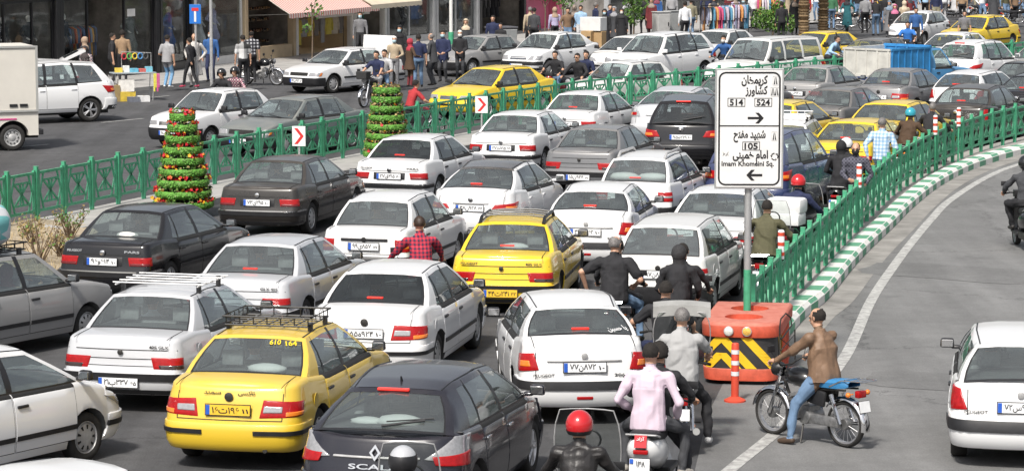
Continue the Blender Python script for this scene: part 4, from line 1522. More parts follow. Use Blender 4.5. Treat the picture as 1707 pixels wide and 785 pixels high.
CLOTH = dict(dark=(.018, .018, .021), darkt=(.022, .022, .026), jeans=(.13, .21, .33), lightjeans=(.17, .33, .52), blue=(.03, .10, .28), navy=(.018, .025, .07), grey=(.32, .32, .33), lightgrey=(.48, .48, .49), white=(.72, .73, .75),
             pink=(.60, .49, .57), brown=(.20, .125, .075), olive=(.09, .085, .045), beige=(.42, .34, .24), red=(.38, .03, .035), maroon=(.16, .025, .03), green=(.05, .16, .08), sky=(.32, .48, .66), khaki=(.24, .22, .15),
             charcoal=(.05, .052, .058), brightblue=(.03, .16, .50), yellow=(.60, .40, .04), tan=(.30, .20, .12), lilac=(.42, .38, .55), teal=(.05, .22, .25), darkbrown=(.07, .040, .022), midgrey=(.17, .17, .18))
def check_mat(name, c1, c2, c3, scale=14.0, axis=(0, 2)):
 if name in MATS:
  return MATS[name]
 m = mat(name, c1, .85)
 t = m.node_tree
 b = t.nodes['Principled BSDF']
 tc = t.nodes.new('ShaderNodeTexCoord')
 sx = t.nodes.new('ShaderNodeSeparateXYZ')
 t.links.new(tc.outputs['Object'], sx.inputs[0])
 bands = []
 for a in axis:
  mu = t.nodes.new('ShaderNodeMath'); mu.operation = 'MULTIPLY'; mu.inputs[1].default_value = scale
  t.links.new(sx.outputs[a], mu.inputs[0])
  fr = t.nodes.new('ShaderNodeMath'); fr.operation = 'FRACT'
  t.links.new(mu.outputs[0], fr.inputs[0])
  gt = t.nodes.new('ShaderNodeMath'); gt.operation = 'GREATER_THAN'; gt.inputs[1].default_value = .5
  t.links.new(fr.outputs[0], gt.inputs[0])
  bands.append(gt)
 ad = t.nodes.new('ShaderNodeMath'); ad.operation = 'ADD'
 t.links.new(bands[0].outputs[0], ad.inputs[0]); t.links.new(bands[1].outputs[0], ad.inputs[1])
 hf = t.nodes.new('ShaderNodeMath'); hf.operation = 'MULTIPLY'; hf.inputs[1].default_value = .5
 t.links.new(ad.outputs[0], hf.inputs[0])
 rp = t.nodes.new('ShaderNodeValToRGB'); rp.color_ramp.interpolation = 'CONSTANT'
 e = rp.color_ramp.elements
 e[0].position = 0; e[0].color = (*c1, 1)
 e[1].position = .4; e[1].color = (*c2, 1)
 n = e.new(.8); n.color = (*c3, 1)
 t.links.new(hf.outputs[0], rp.inputs['Fac'])
 t.links.new(rp.outputs['Color'], b.inputs['Base Color'])
 return m
# poses
def stand(lean=2, lh=None, rh=None, step=0.0, **k):
 p = dict(pelvis=(0, 0, .92), lean=lean, lf=(-.10, step, .085), rf=(.10, -step, .085))
 if lh: p['lh'] = lh
 if rh: p['rh'] = rh
 p.update(k)
 return p
def walk(s=.28, sw=.2, lean=3, **k):
 return dict(dict(pelvis=(0, 0, .90), lean=lean, lf=(-.09, s, .085), rf=(.09, -s, .12), lh=(-.24, -sw, .88), rh=(.24, sw, .90)), **k)
def ride(seat=.80, hx=.33, hy=.52, hz=1.02, lean=14, fx=.20, fy=.12, fz=.34, **k):
 """astride a motorcycle with both hands on the bars; seat top at z"""
 d = dict(pelvis=(0, 0, seat + .085), lean=lean, curve=10, lf=(-fx, fy, fz), rf=(fx, fy, fz), lfp=(-.55, 1, .35), rfp=(.55, 1, .35), lh=(-hx, hy, hz), rh=(hx, hy, hz),
             lhp=(-.8, -.3, -.5), rhp=(.8, -.3, -.5), lhd=(-.1, 1, -.1), rhd=(.1, 1, -.1), lhn=(0, 0, -1), rhn=(0, 0, -1), grip=.8)
 d.update(k)
 return d
def pillion(seat=.80, **k):
 d = dict(pelvis=(0, 0, seat + .085), lean=8, curve=6, lf=(-.23, .12, .34), rf=(.23, .12, .34), lfp=(-.6, 1, .35), rfp=(.6, 1, .35), lh=(-.20, .30, seat + .16), rh=(.20, .30, seat + .16), grip=.5)
 d.update(k)
 return d
# ================================================================== MOTORCYCLES
BIKE = {}
def bike_wheel(r, tw, spokes=True):
 t = MB()
 prof = [(r - .05, -tw * .35), (r - .03, -tw * .5), (r - .008, -tw * .36), (r, 0), (r - .008, tw * .36), (r - .03, tw * .5), (r - .05, tw * .35)]
 t.lathe(prof, 'X', 36)
 tyre = t.mesh('tyre', [RUBBER], smooth=50)
 m = MB()
 m.lathe([(r - .047, -tw * .34), (r - .075, -tw * .22), (r - .075, tw * .22), (r - .047, tw * .34)], 'X', 36)
 if spokes:
  for k in range(18):
   a = 2 * PI * k / 18
   b = a + (.35 if k % 2 else -.35)
   s_ = .03 if k % 2 else -.03
   m.tube([(s_, .045 * math.cos(b), .045 * math.sin(b)), (0, (r - .07) * math.cos(a), (r - .07) * math.sin(a))], .0032, 4)
 else:
  for k in range(6):
   a = 2 * PI * k / 6
   m.box((0, (r - .07) * .5 * math.cos(a), (r - .07) * .5 * math.sin(a)), (.03, r - .07, .035), 0, rx=a)
 rim = m.mesh('rim', [mat('spoked_rim', (.62, .62, .63), .3, metal=.85)], smooth=40, fix=True)
 h = MB()
 h.lathe([(.001, -.05), (.065, -.05), (.075, -.03), (.075, .03), (.065, .05), (.001, .05)], 'X', 16)
 hub = h.mesh('wheel', [mat('hub_metal', (.30, .30, .30), .4, metal=.8)], smooth=40)
 return hub, tyre, rim
def bike_proto(kind):
 if kind in BIKE:
  return BIKE[kind]
 P = []
 def part(n, me, par=-1, loc=None, rot=None):
  P.append((n, me, par, loc, rot))
  return len(P) - 1
 seatblack = mat('seat_vinyl', (.02, .02, .022), .55, noise=.3)
 eng = mat('engine_alloy', (.34, .34, .34), .45, metal=.75, noise=.35, scale=14)
 if kind in ('standard', 'sport'):
  r = .295
  wb = 1.22
  hub, tyre, rim = bike_wheel(r, .085 if kind == 'standard' else .12, kind == 'standard')
  for y in (-wb / 2, wb / 2):
   i = part('wheel', hub, -1, (0, y, r))
   part('tyre', tyre, i); part('rim', rim, i)
  f = MB()
  for s_ in (-1, 1):
   f.tube([(s_ * .085, wb / 2, r), (s_ * .085, wb / 2 - .13, .62), (s_ * .08, wb / 2 - .20, .86)], [.022, .026, .02], 8)
  f.box((0, wb / 2 - .18, .80), (.20, .05, .03)); f.box((0, wb / 2 - .145, .68), (.20, .05, .03))
  part('fork', f.mesh('fork', [CHROME], smooth=40, merge=False))
  fr = MB()
  fr.tube([(0, wb / 2 - .20, .84), (0, .10, .72), (0, -.45, .68)], .025, 8)
  fr.tube([(0, wb / 2 - .18, .74), (0, .25, .38), (0, -.10, .28)], .022, 8)
  for s_ in (-1, 1):
   fr.tube([(s_ * .06, -.05, .32), (s_ * .09, -wb / 2, r)], .02, 8)
   fr.tube([(s_ * .10, -.22, .70), (s_ * .12, -.70, .74)], .014, 6)
   fr.tube([(s_ * .24, .02, .30), (s_ * .06, .02, .30)], .012, 6)
  part('frame', fr.mesh('frame', [STEELD], smooth=40, merge=False))
  sk = MB()
  for s_ in (-1, 1):
   sk.tube([(s_ * .13, -wb / 2 - .01, r + .01), (s_ * .12, -.46, .66)], .03, 8)
  part('shock_absorber', sk.mesh('shock_absorber', [CHROME], smooth=40, merge=False))
  tk = MB()
  rows = []
  for (y, z, rx, rz_) in ((.36, .80, .03, .05), (.33, .80, .10, .10), (.20, .80, .145, .13), (.05, .79, .14, .12), (-.06, .77, .09, .085), (-.10, .76, .03, .04)):
   rows.append([(rx * math.cos(2 * PI * q / 16), y, z + rz_ * math.sin(2 * PI * q / 16)) for q in range(16)])
  tk.grid(rows, close=True)
  part('fuel_tank', tk.mesh('fuel_tank', [PAINT], smooth=60))
  st = MB()
  rows = []
  for (y, z, w_, h) in ((-.02, .78, .09, .03), (-.08, .79, .12, .045), (-.30, .785, .135, .05), (-.55, .80, .14, .055), (-.70, .815, .135, .05), (-.74, .815, .11, .03)):
   rows.append([(w_ * x, y, z + h * zz) for x, zz in ((-1, -1), (-1.05, .3), (-.8, .9), (0, 1.05), (.8, .9), (1.05, .3), (1, -1))])
  st.grid(rows, close=True)
  part('seat', st.mesh('seat', [seatblack, ], smooth=50))
  en = MB()
  en.box((0, .05, .36), (.20, .30, .20)); en.box((0, .17, .50), (.15, .15, .22), rx=R(-20))
  for q in range(5):
   en.box((0, .15 + q * .006, .43 + q * .035), (.19, .19, .01), rx=R(-20))
  en.lathe([(.001, -.15), (.09, -.15), (.095, -.10), (.095, .10), (.09, .15), (.001, .15)], 'X', 18, c=(0, -.04, .33))
  part('engine', en.mesh('engine', [eng], smooth=35, bevel=.012, merge=False))
  ex = MB()
  ex.tube([(.10, .22, .48), (.14, .28, .36), (.15, .12, .26), (.16, -.15, .25), (.17, -.35, .27), (.18, -.75, .32)], [.02, .02, .02, .022, .04, .045], 10)
  part('exhaust', ex.mesh('exhaust', [CHROME], smooth=50))
  cc = MB()
  cc.box((-.11, -.34, .32), (.05, .56, .13))
  part('chain_cover', cc.mesh('chain_cover', [eng], bevel=.03, smooth=40))
  sp_ = MB()
  for s_ in (-1, 1):
   sp_.box((s_ * .115, -.22, .60), (.05, .30, .20), rx=R(8))
  part('side_panel', sp_.mesh('side_panel', [BLACKP], bevel=.03, smooth=40, merge=False))
  hl = MB()
  hl.lathe([(.03, -.10), (.085, -.05), (.095, .02), (.09, .05)], 'Y', 18, c=(0, wb / 2 - .08, .86))
  hi = part('headlight', hl.mesh('headlight', [BLACKP], smooth=50))
  l2 = MB(); l2.lathe([(.09, .05), (.05, .07), (.001, .075)], 'Y', 18, c=(0, wb / 2 - .08, .86))
  part('lens', l2.mesh('lens', [CLEARL], smooth=50), hi)
  hb = MB()
  hb.tube([(-.36, .24, .99), (-.22, .34, 1.0), (-.10, .40, .92), (.10, .40, .92), (.22, .34, 1.0), (.36, .24, .99)], .0125, 8)
  hbi = part('handlebar', hb.mesh('handlebar', [STEELD], smooth=50))
  for s_ in (-1, 1):
   g = MB(); g.tube([(s_ * .36, .24, .99), (s_ * .27, .305, .998)], .019, 8)
   part('grip', g.mesh('grip', [RUBBER], smooth=50), hbi)
   m_ = MB()
   m_.tube([(s_ * .24, .33, 1.0), (s_ * .32, .36, 1.12)], .006, 6)
   m_.box((s_ * .33, .355, 1.16), (.12, .02, .085))
   part('mirror', m_.mesh('mirror', [BLACKP], smooth=40, bevel=.012, merge=False))
  for (yc, nm, a0, a1, rad, wd) in ((wb / 2, 'front_fender', 10, 165, r + .035, .055), (-wb / 2, 'rear_fender', 35, 190, r + .05, .07)):
   fd = MB(); rows = []
   for q in range(13):
    a = R(a0 + (a1 - a0) * q / 12)
    rows.append([(x, yc + (rad + o) * math.cos(a), r + (rad + o) * math.sin(a)) for x, o in ((-wd, -.03), (-wd * .8, 0), (0, .012), (wd * .8, 0), (wd, -.03))])
   fd.grid(rows)
   part('fender', fd.mesh('fender', [CHROME if kind == 'standard' else BLACKP], smooth=60))
  tl = MB(); tl.box((0, -.845, .70), (.15, .07, .09))
  part('taillight', tl.mesh('taillight', [REDL], bevel=.015, smooth=40))
  for s_ in (-1, 1):
   ti = MB(); ti.tube([(s_ * .08, -.79, .70), (s_ * .15, -.79, .70)], .01, 6); ti.sphere((s_ * .18, -.80, .70), .035, 10, 8)
   part('indicator', ti.mesh('indicator', [ORANGEL], smooth=50, merge=False))
  rk = MB()
  for s_ in (-1, 1):
   rk.tube([(s_ * .14, -.45, .76), (s_ * .15, -.66, .86), (s_ * .13, -.98, .88)], .009, 6)
  for y in (-.70, -.80, -.90, -.98):
   rk.tube([(-.14, y, .872), (.14, y, .872)], .008, 6)
  part('luggage_rack', rk.mesh('luggage_rack', [CHROME], smooth=40, merge=False))
  ps = MB(); ps.box((0, -.91, .55), (.20, .008, .15), rx=R(-12)); ps.box((0, -.915, .55), (.19, .006, .14), 1, rx=R(-12))
  part('licence_plate', ps.mesh('licence_plate', [INK, PLATEW], merge=False))
  stand_ = MB(); stand_.tube([(-.1, .0, .28), (-.22, -.06, .02)], .012, 6)
  part('side_stand', stand_.mesh('side_stand', [STEELD]))
 else:       # scooter
  r = .235
  wb = 1.25
  hub, tyre, rim = bike_wheel(r, .11, False)
  for y in (-wb / 2, wb / 2):
   i = part('wheel', hub, -1, (0, y, r))
   part('tyre', tyre, i); part('rim', rim, i)
  b = MB(); rows = []
  for (y, zc, w_, h) in ((-.94, .70, .06, .06), (-.91, .68, .15, .14), (-.75, .64, .205, .20), (-.50, .60, .215, .22), (-.30, .56, .19, .22), (-.14, .50, .13, .20), (-.08, .46, .09, .14)):
   rows.append([(w_ * math.cos(2 * PI * q / 18), y, zc + h * math.sin(2 * PI * q / 18) * (1 if math.sin(2 * PI * q / 18) > 0 else .9)) for q in range(18)])
  b.grid(rows, close=True)
  part('rear_body', b.mesh('rear_body', [PAINT], smooth=60))
  fl = MB(); fl.box((0, .14, .30), (.32, .52, .07))
  part('footboard', fl.mesh('footboard', [BLACKP], bevel=.02))
  ls = MB(); rows = []
  for (z, w_, y, t) in ((.30, .16, .38, .03), (.45, .21, .42, .04), (.70, .20, .44, .05), (.88, .14, .40, .05), (.98, .10, .36, .04)):
   rows.append([(w_ * math.cos(2 * PI * q / 16), y + (t + .05 * (math.sin(2 * PI * q / 16) > 0)) * math.sin(2 * PI * q / 16) + .05 * (1 - abs(math.cos(2 * PI * q / 16))), z) for q in range(16)])
  ls.grid(rows, close=True)
  part('leg_shield', ls.mesh('leg_shield', [PAINT], smooth=60))
  fd = MB(); rows = []
  for q in range(11):
   a = R(0 + 180 * q / 10)
   rows.append([(x, wb / 2 + (r + .05 + o) * math.cos(a), r + (r + .05 + o) * math.sin(a)) for x, o in ((-.085, -.09), (-.075, -.02), (0, .012), (.075, -.02), (.085, -.09))])
  fd.grid(rows)
  part('fender', fd.mesh('fender', [PAINT], smooth=60))
  f = MB()
  for s_ in (-1, 1):
   f.tube([(s_ * .07, wb / 2, r), (s_ * .06, wb / 2 - .12, .60)], .022, 8)
  f.tube([(0, wb / 2 - .12, .58), (0, wb / 2 - .26, 1.0)], .03, 8)
  part('fork', f.mesh('fork', [STEELD], smooth=40, merge=False))
  st = MB(); rows = []
  for (y, z, w_, h) in ((-.12, .74, .08, .03), (-.18, .76, .14, .05), (-.45, .785, .17, .055), (-.70, .82, .165, .055), (-.88, .835, .14, .045), (-.92, .83, .10, .03)):
   rows.append([(w_ * x, y, z + h * zz) for x, zz in ((-1, -1), (-1.05, .3), (-.8, .9), (0, 1.05), (.8, .9), (1.05, .3), (1, -1))])
  st.grid(rows, close=True)
  part('seat', st.mesh('seat', [seatblack], smooth=50))
  hb = MB()
  hb.tube([(-.34, .26, 1.03), (-.2, .33, 1.05), (0, .36, 1.03), (.2, .33, 1.05), (.34, .26, 1.03)], .015, 8)
  hb.box((0, .37, 1.03), (.26, .16, .13))
  hbi = part('handlebar', hb.mesh('handlebar', [BLACKP], smooth=40, bevel=.03, merge=False))
  for s_ in (-1, 1):
   m_ = MB()
   m_.tube([(s_ * .22, .33, 1.06), (s_ * .30, .35, 1.18)], .006, 6)
   m_.box((s_ * .32, .345, 1.22), (.13, .02, .09))
   part('mirror', m_.mesh('mirror', [BLACKP], smooth=40, bevel=.012, merge=False))
  hl = MB(); hl.sphere((0, .47, .86), .09, 14, 10, sc=(1.1, .7, .8))
  part('headlight', hl.mesh('headlight', [CLEARL], smooth=60))
  tl = MB(); tl.box((0, -.945, .66), (.17, .05, .05))
  part('taillight', tl.mesh('taillight', [REDL], bevel=.012, smooth=40))
  gr = MB(); gr.tube([(-.17, -.72, .80), (-.17, -.93, .85), (.17, -.93, .85), (.17, -.72, .80)], .012, 8)
  part('grab_rail', gr.mesh('grab_rail', [HUBCAP], smooth=50))
  en = MB(); en.box((-.08, -.42, .30), (.12, .50, .14)); en.tube([(.14, -.2, .26), (.16, -.55, .28), (.17, -.86, .33)], [.04, .05, .05], 10)
  en.box((0, -.78, .45), (.14, .10, .22))
  part('engine', en.mesh('engine', [STEELD], bevel=.015, smooth=40, merge=False))
  ps = MB(); ps.box((0, -1.0, .50), (.24, .008, .20), rx=R(-8)); ps.box((0, -1.006, .50), (.23, .006, .19), 1, rx=R(-8)); ps.box((-.09, -1.0105, .565), (.04, .004, .05), 2, rx=R(-8))
  part('licence_plate', ps.mesh('licence_plate', [INK, PLATEW, PLATEB], merge=False))
 BIKE[kind] = P
 return P
SEATBLUE = mat('blue_seat_vinyl', (.04, .20, .42), .45, noise=.15)
def bike(kind, paint, label, loc, head, group='motorcycles among the traffic', tilt=0.0, screen=None, steer=0.0, seat=None, name=None, plate=None):
 P = bike_proto(kind)
 name = name or ('scooter' if kind == 'scooter' else 'motorcycle')
 root = thing(name, label, name, loc, -R(head), group)
 root.rotation_euler = (0, R(tilt), -R(head))
 root.scale = (.95, .95, .95)
 objs = []
 for (n, me, par, l, rot) in P:
  o = obj(n, me, root if par < 0 else objs[par], l, rot)
  for s_ in range(len(me.materials)):
   if me.materials[s_] == PAINT:
    o.material_slots[s_].link = 'OBJECT'; o.material_slots[s_].material = paint
   elif seat and n == 'seat':
    o.material_slots[s_].link = 'OBJECT'; o.material_slots[s_].material = seat
  objs.append(o)
 if screen:
  # a tall clear windshield in front of the bars
  w_, h, y, z0 = screen
  mb = MB(); rows = []
  for q in range(7):
   v = q / 6
   ww = w_ * (.72 + .28 * math.sin(v * PI * .75 + .3)) if v < .9 else w_ * .8
   rows.append([(ww * u, y - .16 * v - .10 * u * u, z0 + h * v) for u in (-1, -.6, 0, .6, 1)])
  mb.grid(rows)
  s = obj('windshield', mb.mesh('windshield', [GLASSL], smooth=60), root)
  fr = MB()
  ring = [r[0] for r in rows] + rows[-1][1:] + [r[-1] for r in rows[::-1]][1:]
  fr.tube(ring, .007, 5)
  obj('windshield_frame', fr.mesh('windshield_frame', [HUBCAP], smooth=40), s)
  hole = MB()
  hole.tube([(.11 * math.cos(a * PI / 8) * 1.1, y - .16 * .55 - .012, z0 + h * .62 + .10 * math.sin(a * PI / 8)) for a in range(16)], .012, 6, closed=True)
  obj('hand_hole_trim', hole.mesh('hand_hole_trim', [BLACKP], smooth=40), s)
 if plate:
  for txt, dz in plate:
   tm = text_mesh(txt.translate(FA), .08, INK, bold=.012)
   if kind == 'scooter':
    obj('plate_number', tm, root, (.015, -1.012, .50 + dz), (R(-8), 0, 0))
   else:
    obj('plate_number', tm, root, (.0, -.921, .55 + dz), (R(-12), 0, 0))
 return root
def seat_on(b, y=-.25, dz=0.0):
 """point of the saddle in the place, and the heading"""
 M = b.matrix_basis
 return M @ Vector((0, y, dz))
# ================================================================== THE STREET
def asphalt(key, col, bump=.35, q=1.0):
 if key in MATS:
  return MATS[key]
 m = bpy.data.materials.new(key); m.use_nodes = True
 t = m.node_tree; b = t.nodes['Principled BSDF']
 tc = t.nodes.new('ShaderNodeTexCoord')
 def noise(sc, det=5, rough=.6):
  n = t.nodes.new('ShaderNodeTexNoise'); n.inputs['Scale'].default_value = sc; n.inputs['Detail'].default_value = det; n.inputs['Roughness'].default_value = rough
  t.links.new(tc.outputs['Object'], n.inputs['Vector']); return n
 big, mid, fine_ = noise(.30, 5, .7), noise(2.6, 7, .75), noise(48, 3)
 def ramp(n, lo, hi, a=.3, b_=.7):
  lo, hi = 1 - (1 - lo) * q, 1 + (hi - 1) * q
  r = t.nodes.new('ShaderNodeValToRGB'); r.color_ramp.elements[0].position = a; r.color_ramp.elements[1].position = b_
  r.color_ramp.elements[0].color = (lo, lo, lo, 1); r.color_ramp.elements[1].color = (hi, hi, hi, 1)
  t.links.new(n.outputs['Fac'], r.inputs['Fac']); return r
 base = t.nodes.new('ShaderNodeRGB'); base.outputs[0].default_value = (*col, 1)
 cur = base.outputs[0]
 for n, lo, hi in ((big, .66, 1.20), (mid, .76, 1.16), (fine_, .66, 1.30)):
  r = ramp(n, lo, hi)
  mx = t.nodes.new('ShaderNodeMix'); mx.data_type = 'RGBA'; mx.blend_type = 'MULTIPLY'; mx.inputs[0].default_value = 1
  t.links.new(cur, mx.inputs[6]); t.links.new(r.outputs['Color'], mx.inputs[7]); cur = mx.outputs[2]
 mp = t.nodes.new('ShaderNodeMapping'); mp.inputs['Rotation'].default_value = (0, 0, R(24)); mp.inputs['Scale'].default_value = (1.5, .06, 1)
 t.links.new(tc.outputs['Object'], mp.inputs['Vector'])
 stk = noise(1, 4); t.links.new(mp.outputs[0], stk.inputs['Vector'])
 oil = noise(.9, 3)
 for n, lo, hi, a_, b2 in ((stk, .72, 1.14, .32, .68), (oil, .55, 1.0, .27, .38)):
  r = ramp(n, lo, hi, a_, b2)
  mx = t.nodes.new('ShaderNodeMix'); mx.data_type = 'RGBA'; mx.blend_type = 'MULTIPLY'; mx.inputs[0].default_value = 1
  t.links.new(cur, mx.inputs[6]); t.links.new(r.outputs['Color'], mx.inputs[7]); cur = mx.outputs[2]
 # oil drips and sealed cracks
 vo = t.nodes.new('ShaderNodeTexVoronoi'); vo.feature = 'DISTANCE_TO_EDGE'; vo.inputs['Scale'].default_value = .16
 dv = t.nodes.new('ShaderNodeVectorMath'); dv.operation = 'MULTIPLY_ADD'
 t.links.new(mid.outputs['Color'], dv.inputs[0]); dv.inputs[1].default_value = (1.4, 1.4, 0); t.links.new(tc.outputs['Object'], dv.inputs[2])
 t.links.new(dv.outputs[0], vo.inputs['Vector'])
 rc = t.nodes.new('ShaderNodeValToRGB'); rc.color_ramp.elements[0].position = .0; rc.color_ramp.elements[1].position = .006
 rc.color_ramp.elements[0].color = (.5, .5, .5, 1); rc.color_ramp.elements[1].color = (1, 1, 1, 1)
 t.links.new(vo.outputs['Distance'], rc.inputs['Fac'])
 mx = t.nodes.new('ShaderNodeMix'); mx.data_type = 'RGBA'; mx.blend_type = 'MULTIPLY'; mx.inputs[0].default_value = 1
 t.links.new(cur, mx.inputs[6]); t.links.new(rc.outputs['Color'], mx.inputs[7])
 t.links.new(mx.outputs[2], b.inputs['Base Color'])
 b.inputs['Roughness'].default_value = .82
 bp = t.nodes.new('ShaderNodeBump'); bp.inputs['Strength'].default_value = bump; bp.inputs['Distance'].default_value = .01
 t.links.new(fine_.outputs['Fac'], bp.inputs['Height']); t.links.new(bp.outputs['Normal'], b.inputs['Normal'])
 MATS[key] = m
 return m
def worn_paint(key, col, under, lo=.36, hi=.52):
 if key in MATS:
  return MATS[key]
 m = mat(key, col, .7)
 t = m.node_tree; b = t.nodes['Principled BSDF']
 tc = t.nodes.new('ShaderNodeTexCoord'); n = t.nodes.new('ShaderNodeTexNoise'); n.inputs['Scale'].default_value = 7; n.inputs['Detail'].default_value = 8; n.inputs['Roughness'].default_value = .75
 t.links.new(tc.outputs['Object'], n.inputs['Vector'])
 r = t.nodes.new('ShaderNodeValToRGB'); r.color_ramp.elements[0].position = lo; r.color_ramp.elements[1].position = hi
 r.color_ramp.elements[0].color = (*under, 1); r.color_ramp.elements[1].color = (*col, 1)
 t.links.new(n.outputs['Fac'], r.inputs['Fac']); t.links.new(r.outputs['Color'], b.inputs['Base Color'])
 return m
ASPH = asphalt('asphalt', (.080, .080, .083))
ASPHR = asphalt('worn_asphalt', (.18, .18, .178), .25, .6)
CONC = mat('concrete', (.33, .32, .30), .85, noise=.22, scale=2.5, bump=.3)
PAVE = mat('paving', (.36, .35, .335), .85, noise=.2, scale=1.6, bump=.2)
KW = worn_paint('kerb_white', (.72, .71, .68), (.40, .38, .35), .30, .44)
KG = worn_paint('kerb_green', (.11, .32, .20), (.34, .35, .31), .30, .44)
GREENF = mat('fence_green', (.055, .34, .185), .5, noise=.3, scale=5, dust=.25)
def sheet(name, pts, z, m, dz=0):
 mb = MB()
 mb.add([(p[0], p[1], z) for p in pts], [tuple(range(len(pts)))])
 return structure(obj(name, mb.mesh(name, [m], fix=False, merge=False)))
def poly(pxs, z=0):
 return [at(x, y, z) for x, y in pxs]
def resample(pts, step):
 out = [Vector(pts[0])]
 acc = 0
 for a, b in zip(pts, pts[1:]):
  a, b = Vector(a), Vector(b)
  L = (b - a).length
  d = step - acc
  while d <= L:
   out.append(a.lerp(b, d / L))
   d += step
  acc = (acc + L) % step if L > 0 else acc
  acc = L - (d - step)
 return out
def smooth_path(pts, n=8):
 """Catmull-Rom through the points"""
 out = []
 P = [Vector(p) for p in pts]
 P = [P[0] * 2 - P[1]] + P + [P[-1] * 2 - P[-2]]
 for i in range(1, len(P) - 2):
  for k in range(n):
   t = k / n
   a, b, c, d = P[i - 1], P[i], P[i + 1], P[i + 2]
   out.append(.5 * ((2 * b) + (c - a) * t + (2 * a - 5 * b + 4 * c - d) * t * t + (3 * b - a - 3 * c + d) * t ** 3))
 out.append(P[-2])
 return out
def offset(path, d):
 """shift a ground path to its right by d"""
 out = []
 for i, p in enumerate(path):
  t = path[min(i + 1, len(path) - 1)] - path[max(i - 1, 0)]
  t.z = 0
  t.normalize()
  out.append(p + Vector((t.y, -t.x, 0)) * d)
 return out
def ribbon(name, a, b, z, m):
 mb = MB()
 mb.grid([[(p.x, p.y, z) for p in a], [(p.x, p.y, z) for p in b]])
 me = mb.mesh(name, [m], fix=True)
 return structure(obj(name, me))
def slab(name, a, b, z0, z1, m):
 mb = MB()
 top = [[(p.x, p.y, z1) for p in a], [(p.x, p.y, z1) for p in b]]
 mb.grid(top)
 mb.grid([[(p.x, p.y, z0) for p in a], [(p.x, p.y, z1) for p in a]])
 mb.grid([[(p.x, p.y, z1) for p in b], [(p.x, p.y, z0) for p in b]])
 for e in (0, -1):
  mb.add([(a[e].x, a[e].y, z0), (b[e].x, b[e].y, z0), (b[e].x, b[e].y, z1), (a[e].x, a[e].y, z1)], [(0, 1, 2, 3)])
 return structure(obj(name, mb.mesh(name, [m])))
# ground
g = MB()
g.add([(-400, -60, 0), (400, -60, 0), (400, 900, 0), (-400, 900, 0)], [(0, 1, 2, 3)])
structure(obj('ground', g.mesh('ground', [ASPH])))
# right-hand carriageway, lighter and worn
KERB = smooth_path(poly([(1290, 590), (1318, 558), (1346, 527), (1379.7, 500), (1420, 450), (1449, 418), (1486, 383), (1522, 347), (1563, 314), (1604, 291), (1645, 275), (1704, 258), (1800, 238), (1950, 215), (2200, 185)]))
re_ = [(1150, 820), (1180, 690), (1205, 640), (1262, 590)]
left_edge = poly(re_) + [p.copy() for p in KERB[::4]]
rr = [Vector((26, 20, 0)), Vector((30, 40, 0))] + [p for p in offset(KERB, 11)[::4]][6:]
mb = MB()
pts = [(p.x, p.y) for p in left_edge] + [(p.x, p.y) for p in offset(KERB, 10)[::-4]] + [(22, 20), (14, 14), (4, 15)]
sheet('right_road', pts, .004, ASPHR)
line = smooth_path(poly([(1150, 845), (1215, 785), (1289, 725), (1322, 692), (1405, 601), (1453, 500), (1498, 433), (1530, 392), (1555, 363), (1583, 335), (1645, 296), (1704, 273), (1800, 250), (1950, 225)]))
ribbon('edge_line', offset(line, -.085), offset(line, .085), .009, worn_paint('road_paint', (.50, .50, .48), (.24, .235, .23), .38, .60))
gu = [p for p in KERB if p.x < 32]
ribbon('gutter', offset(gu, .0), offset(gu, .42), .008, mat('gutter_concrete', (.25, .24, .225), .85, noise=.35, scale=1.7))
rnd = random.Random(11)
for (x, y, w_, l_, a_) in ((1590, 455, 3.4, 1.9, 32), (1640, 640, 3.2, 1.5, 20)):  # shade bands across the right road, painted as darker sheets
 c_ = at(x, y); pts_ = []
 for k in range(20):
  t_ = 2 * PI * k / 20
  u = Vector((math.copysign(abs(math.cos(t_)) ** .5, math.cos(t_)) * w_ / 2, math.copysign(abs(math.sin(t_)) ** .5, math.sin(t_)) * l_ / 2, 0)) * rnd.uniform(.92, 1.05)
  pts_.append(c_ + Matrix.Rotation(-R(a_), 3, 'Z') @ u)
 sheet('painted_shade', pts_, .0085, asphalt('shade_tone', (.158, .158, .156), .3, .6))
# lane dashes of the far carriageway
for a, b in (((-10, 249), (82, 241)), ((169, 205), (239, 198)), ((252, 163), (283, 160)), ((420, 178), (470, 172))):
 pa, pb = at(*a), at(*b)
 ribbon('lane_line', offset([pa, pb], -.06), offset([pa, pb], .06), .006, worn_paint('faded_paint', (.36, .36, .35), (.15, .15, .15)))
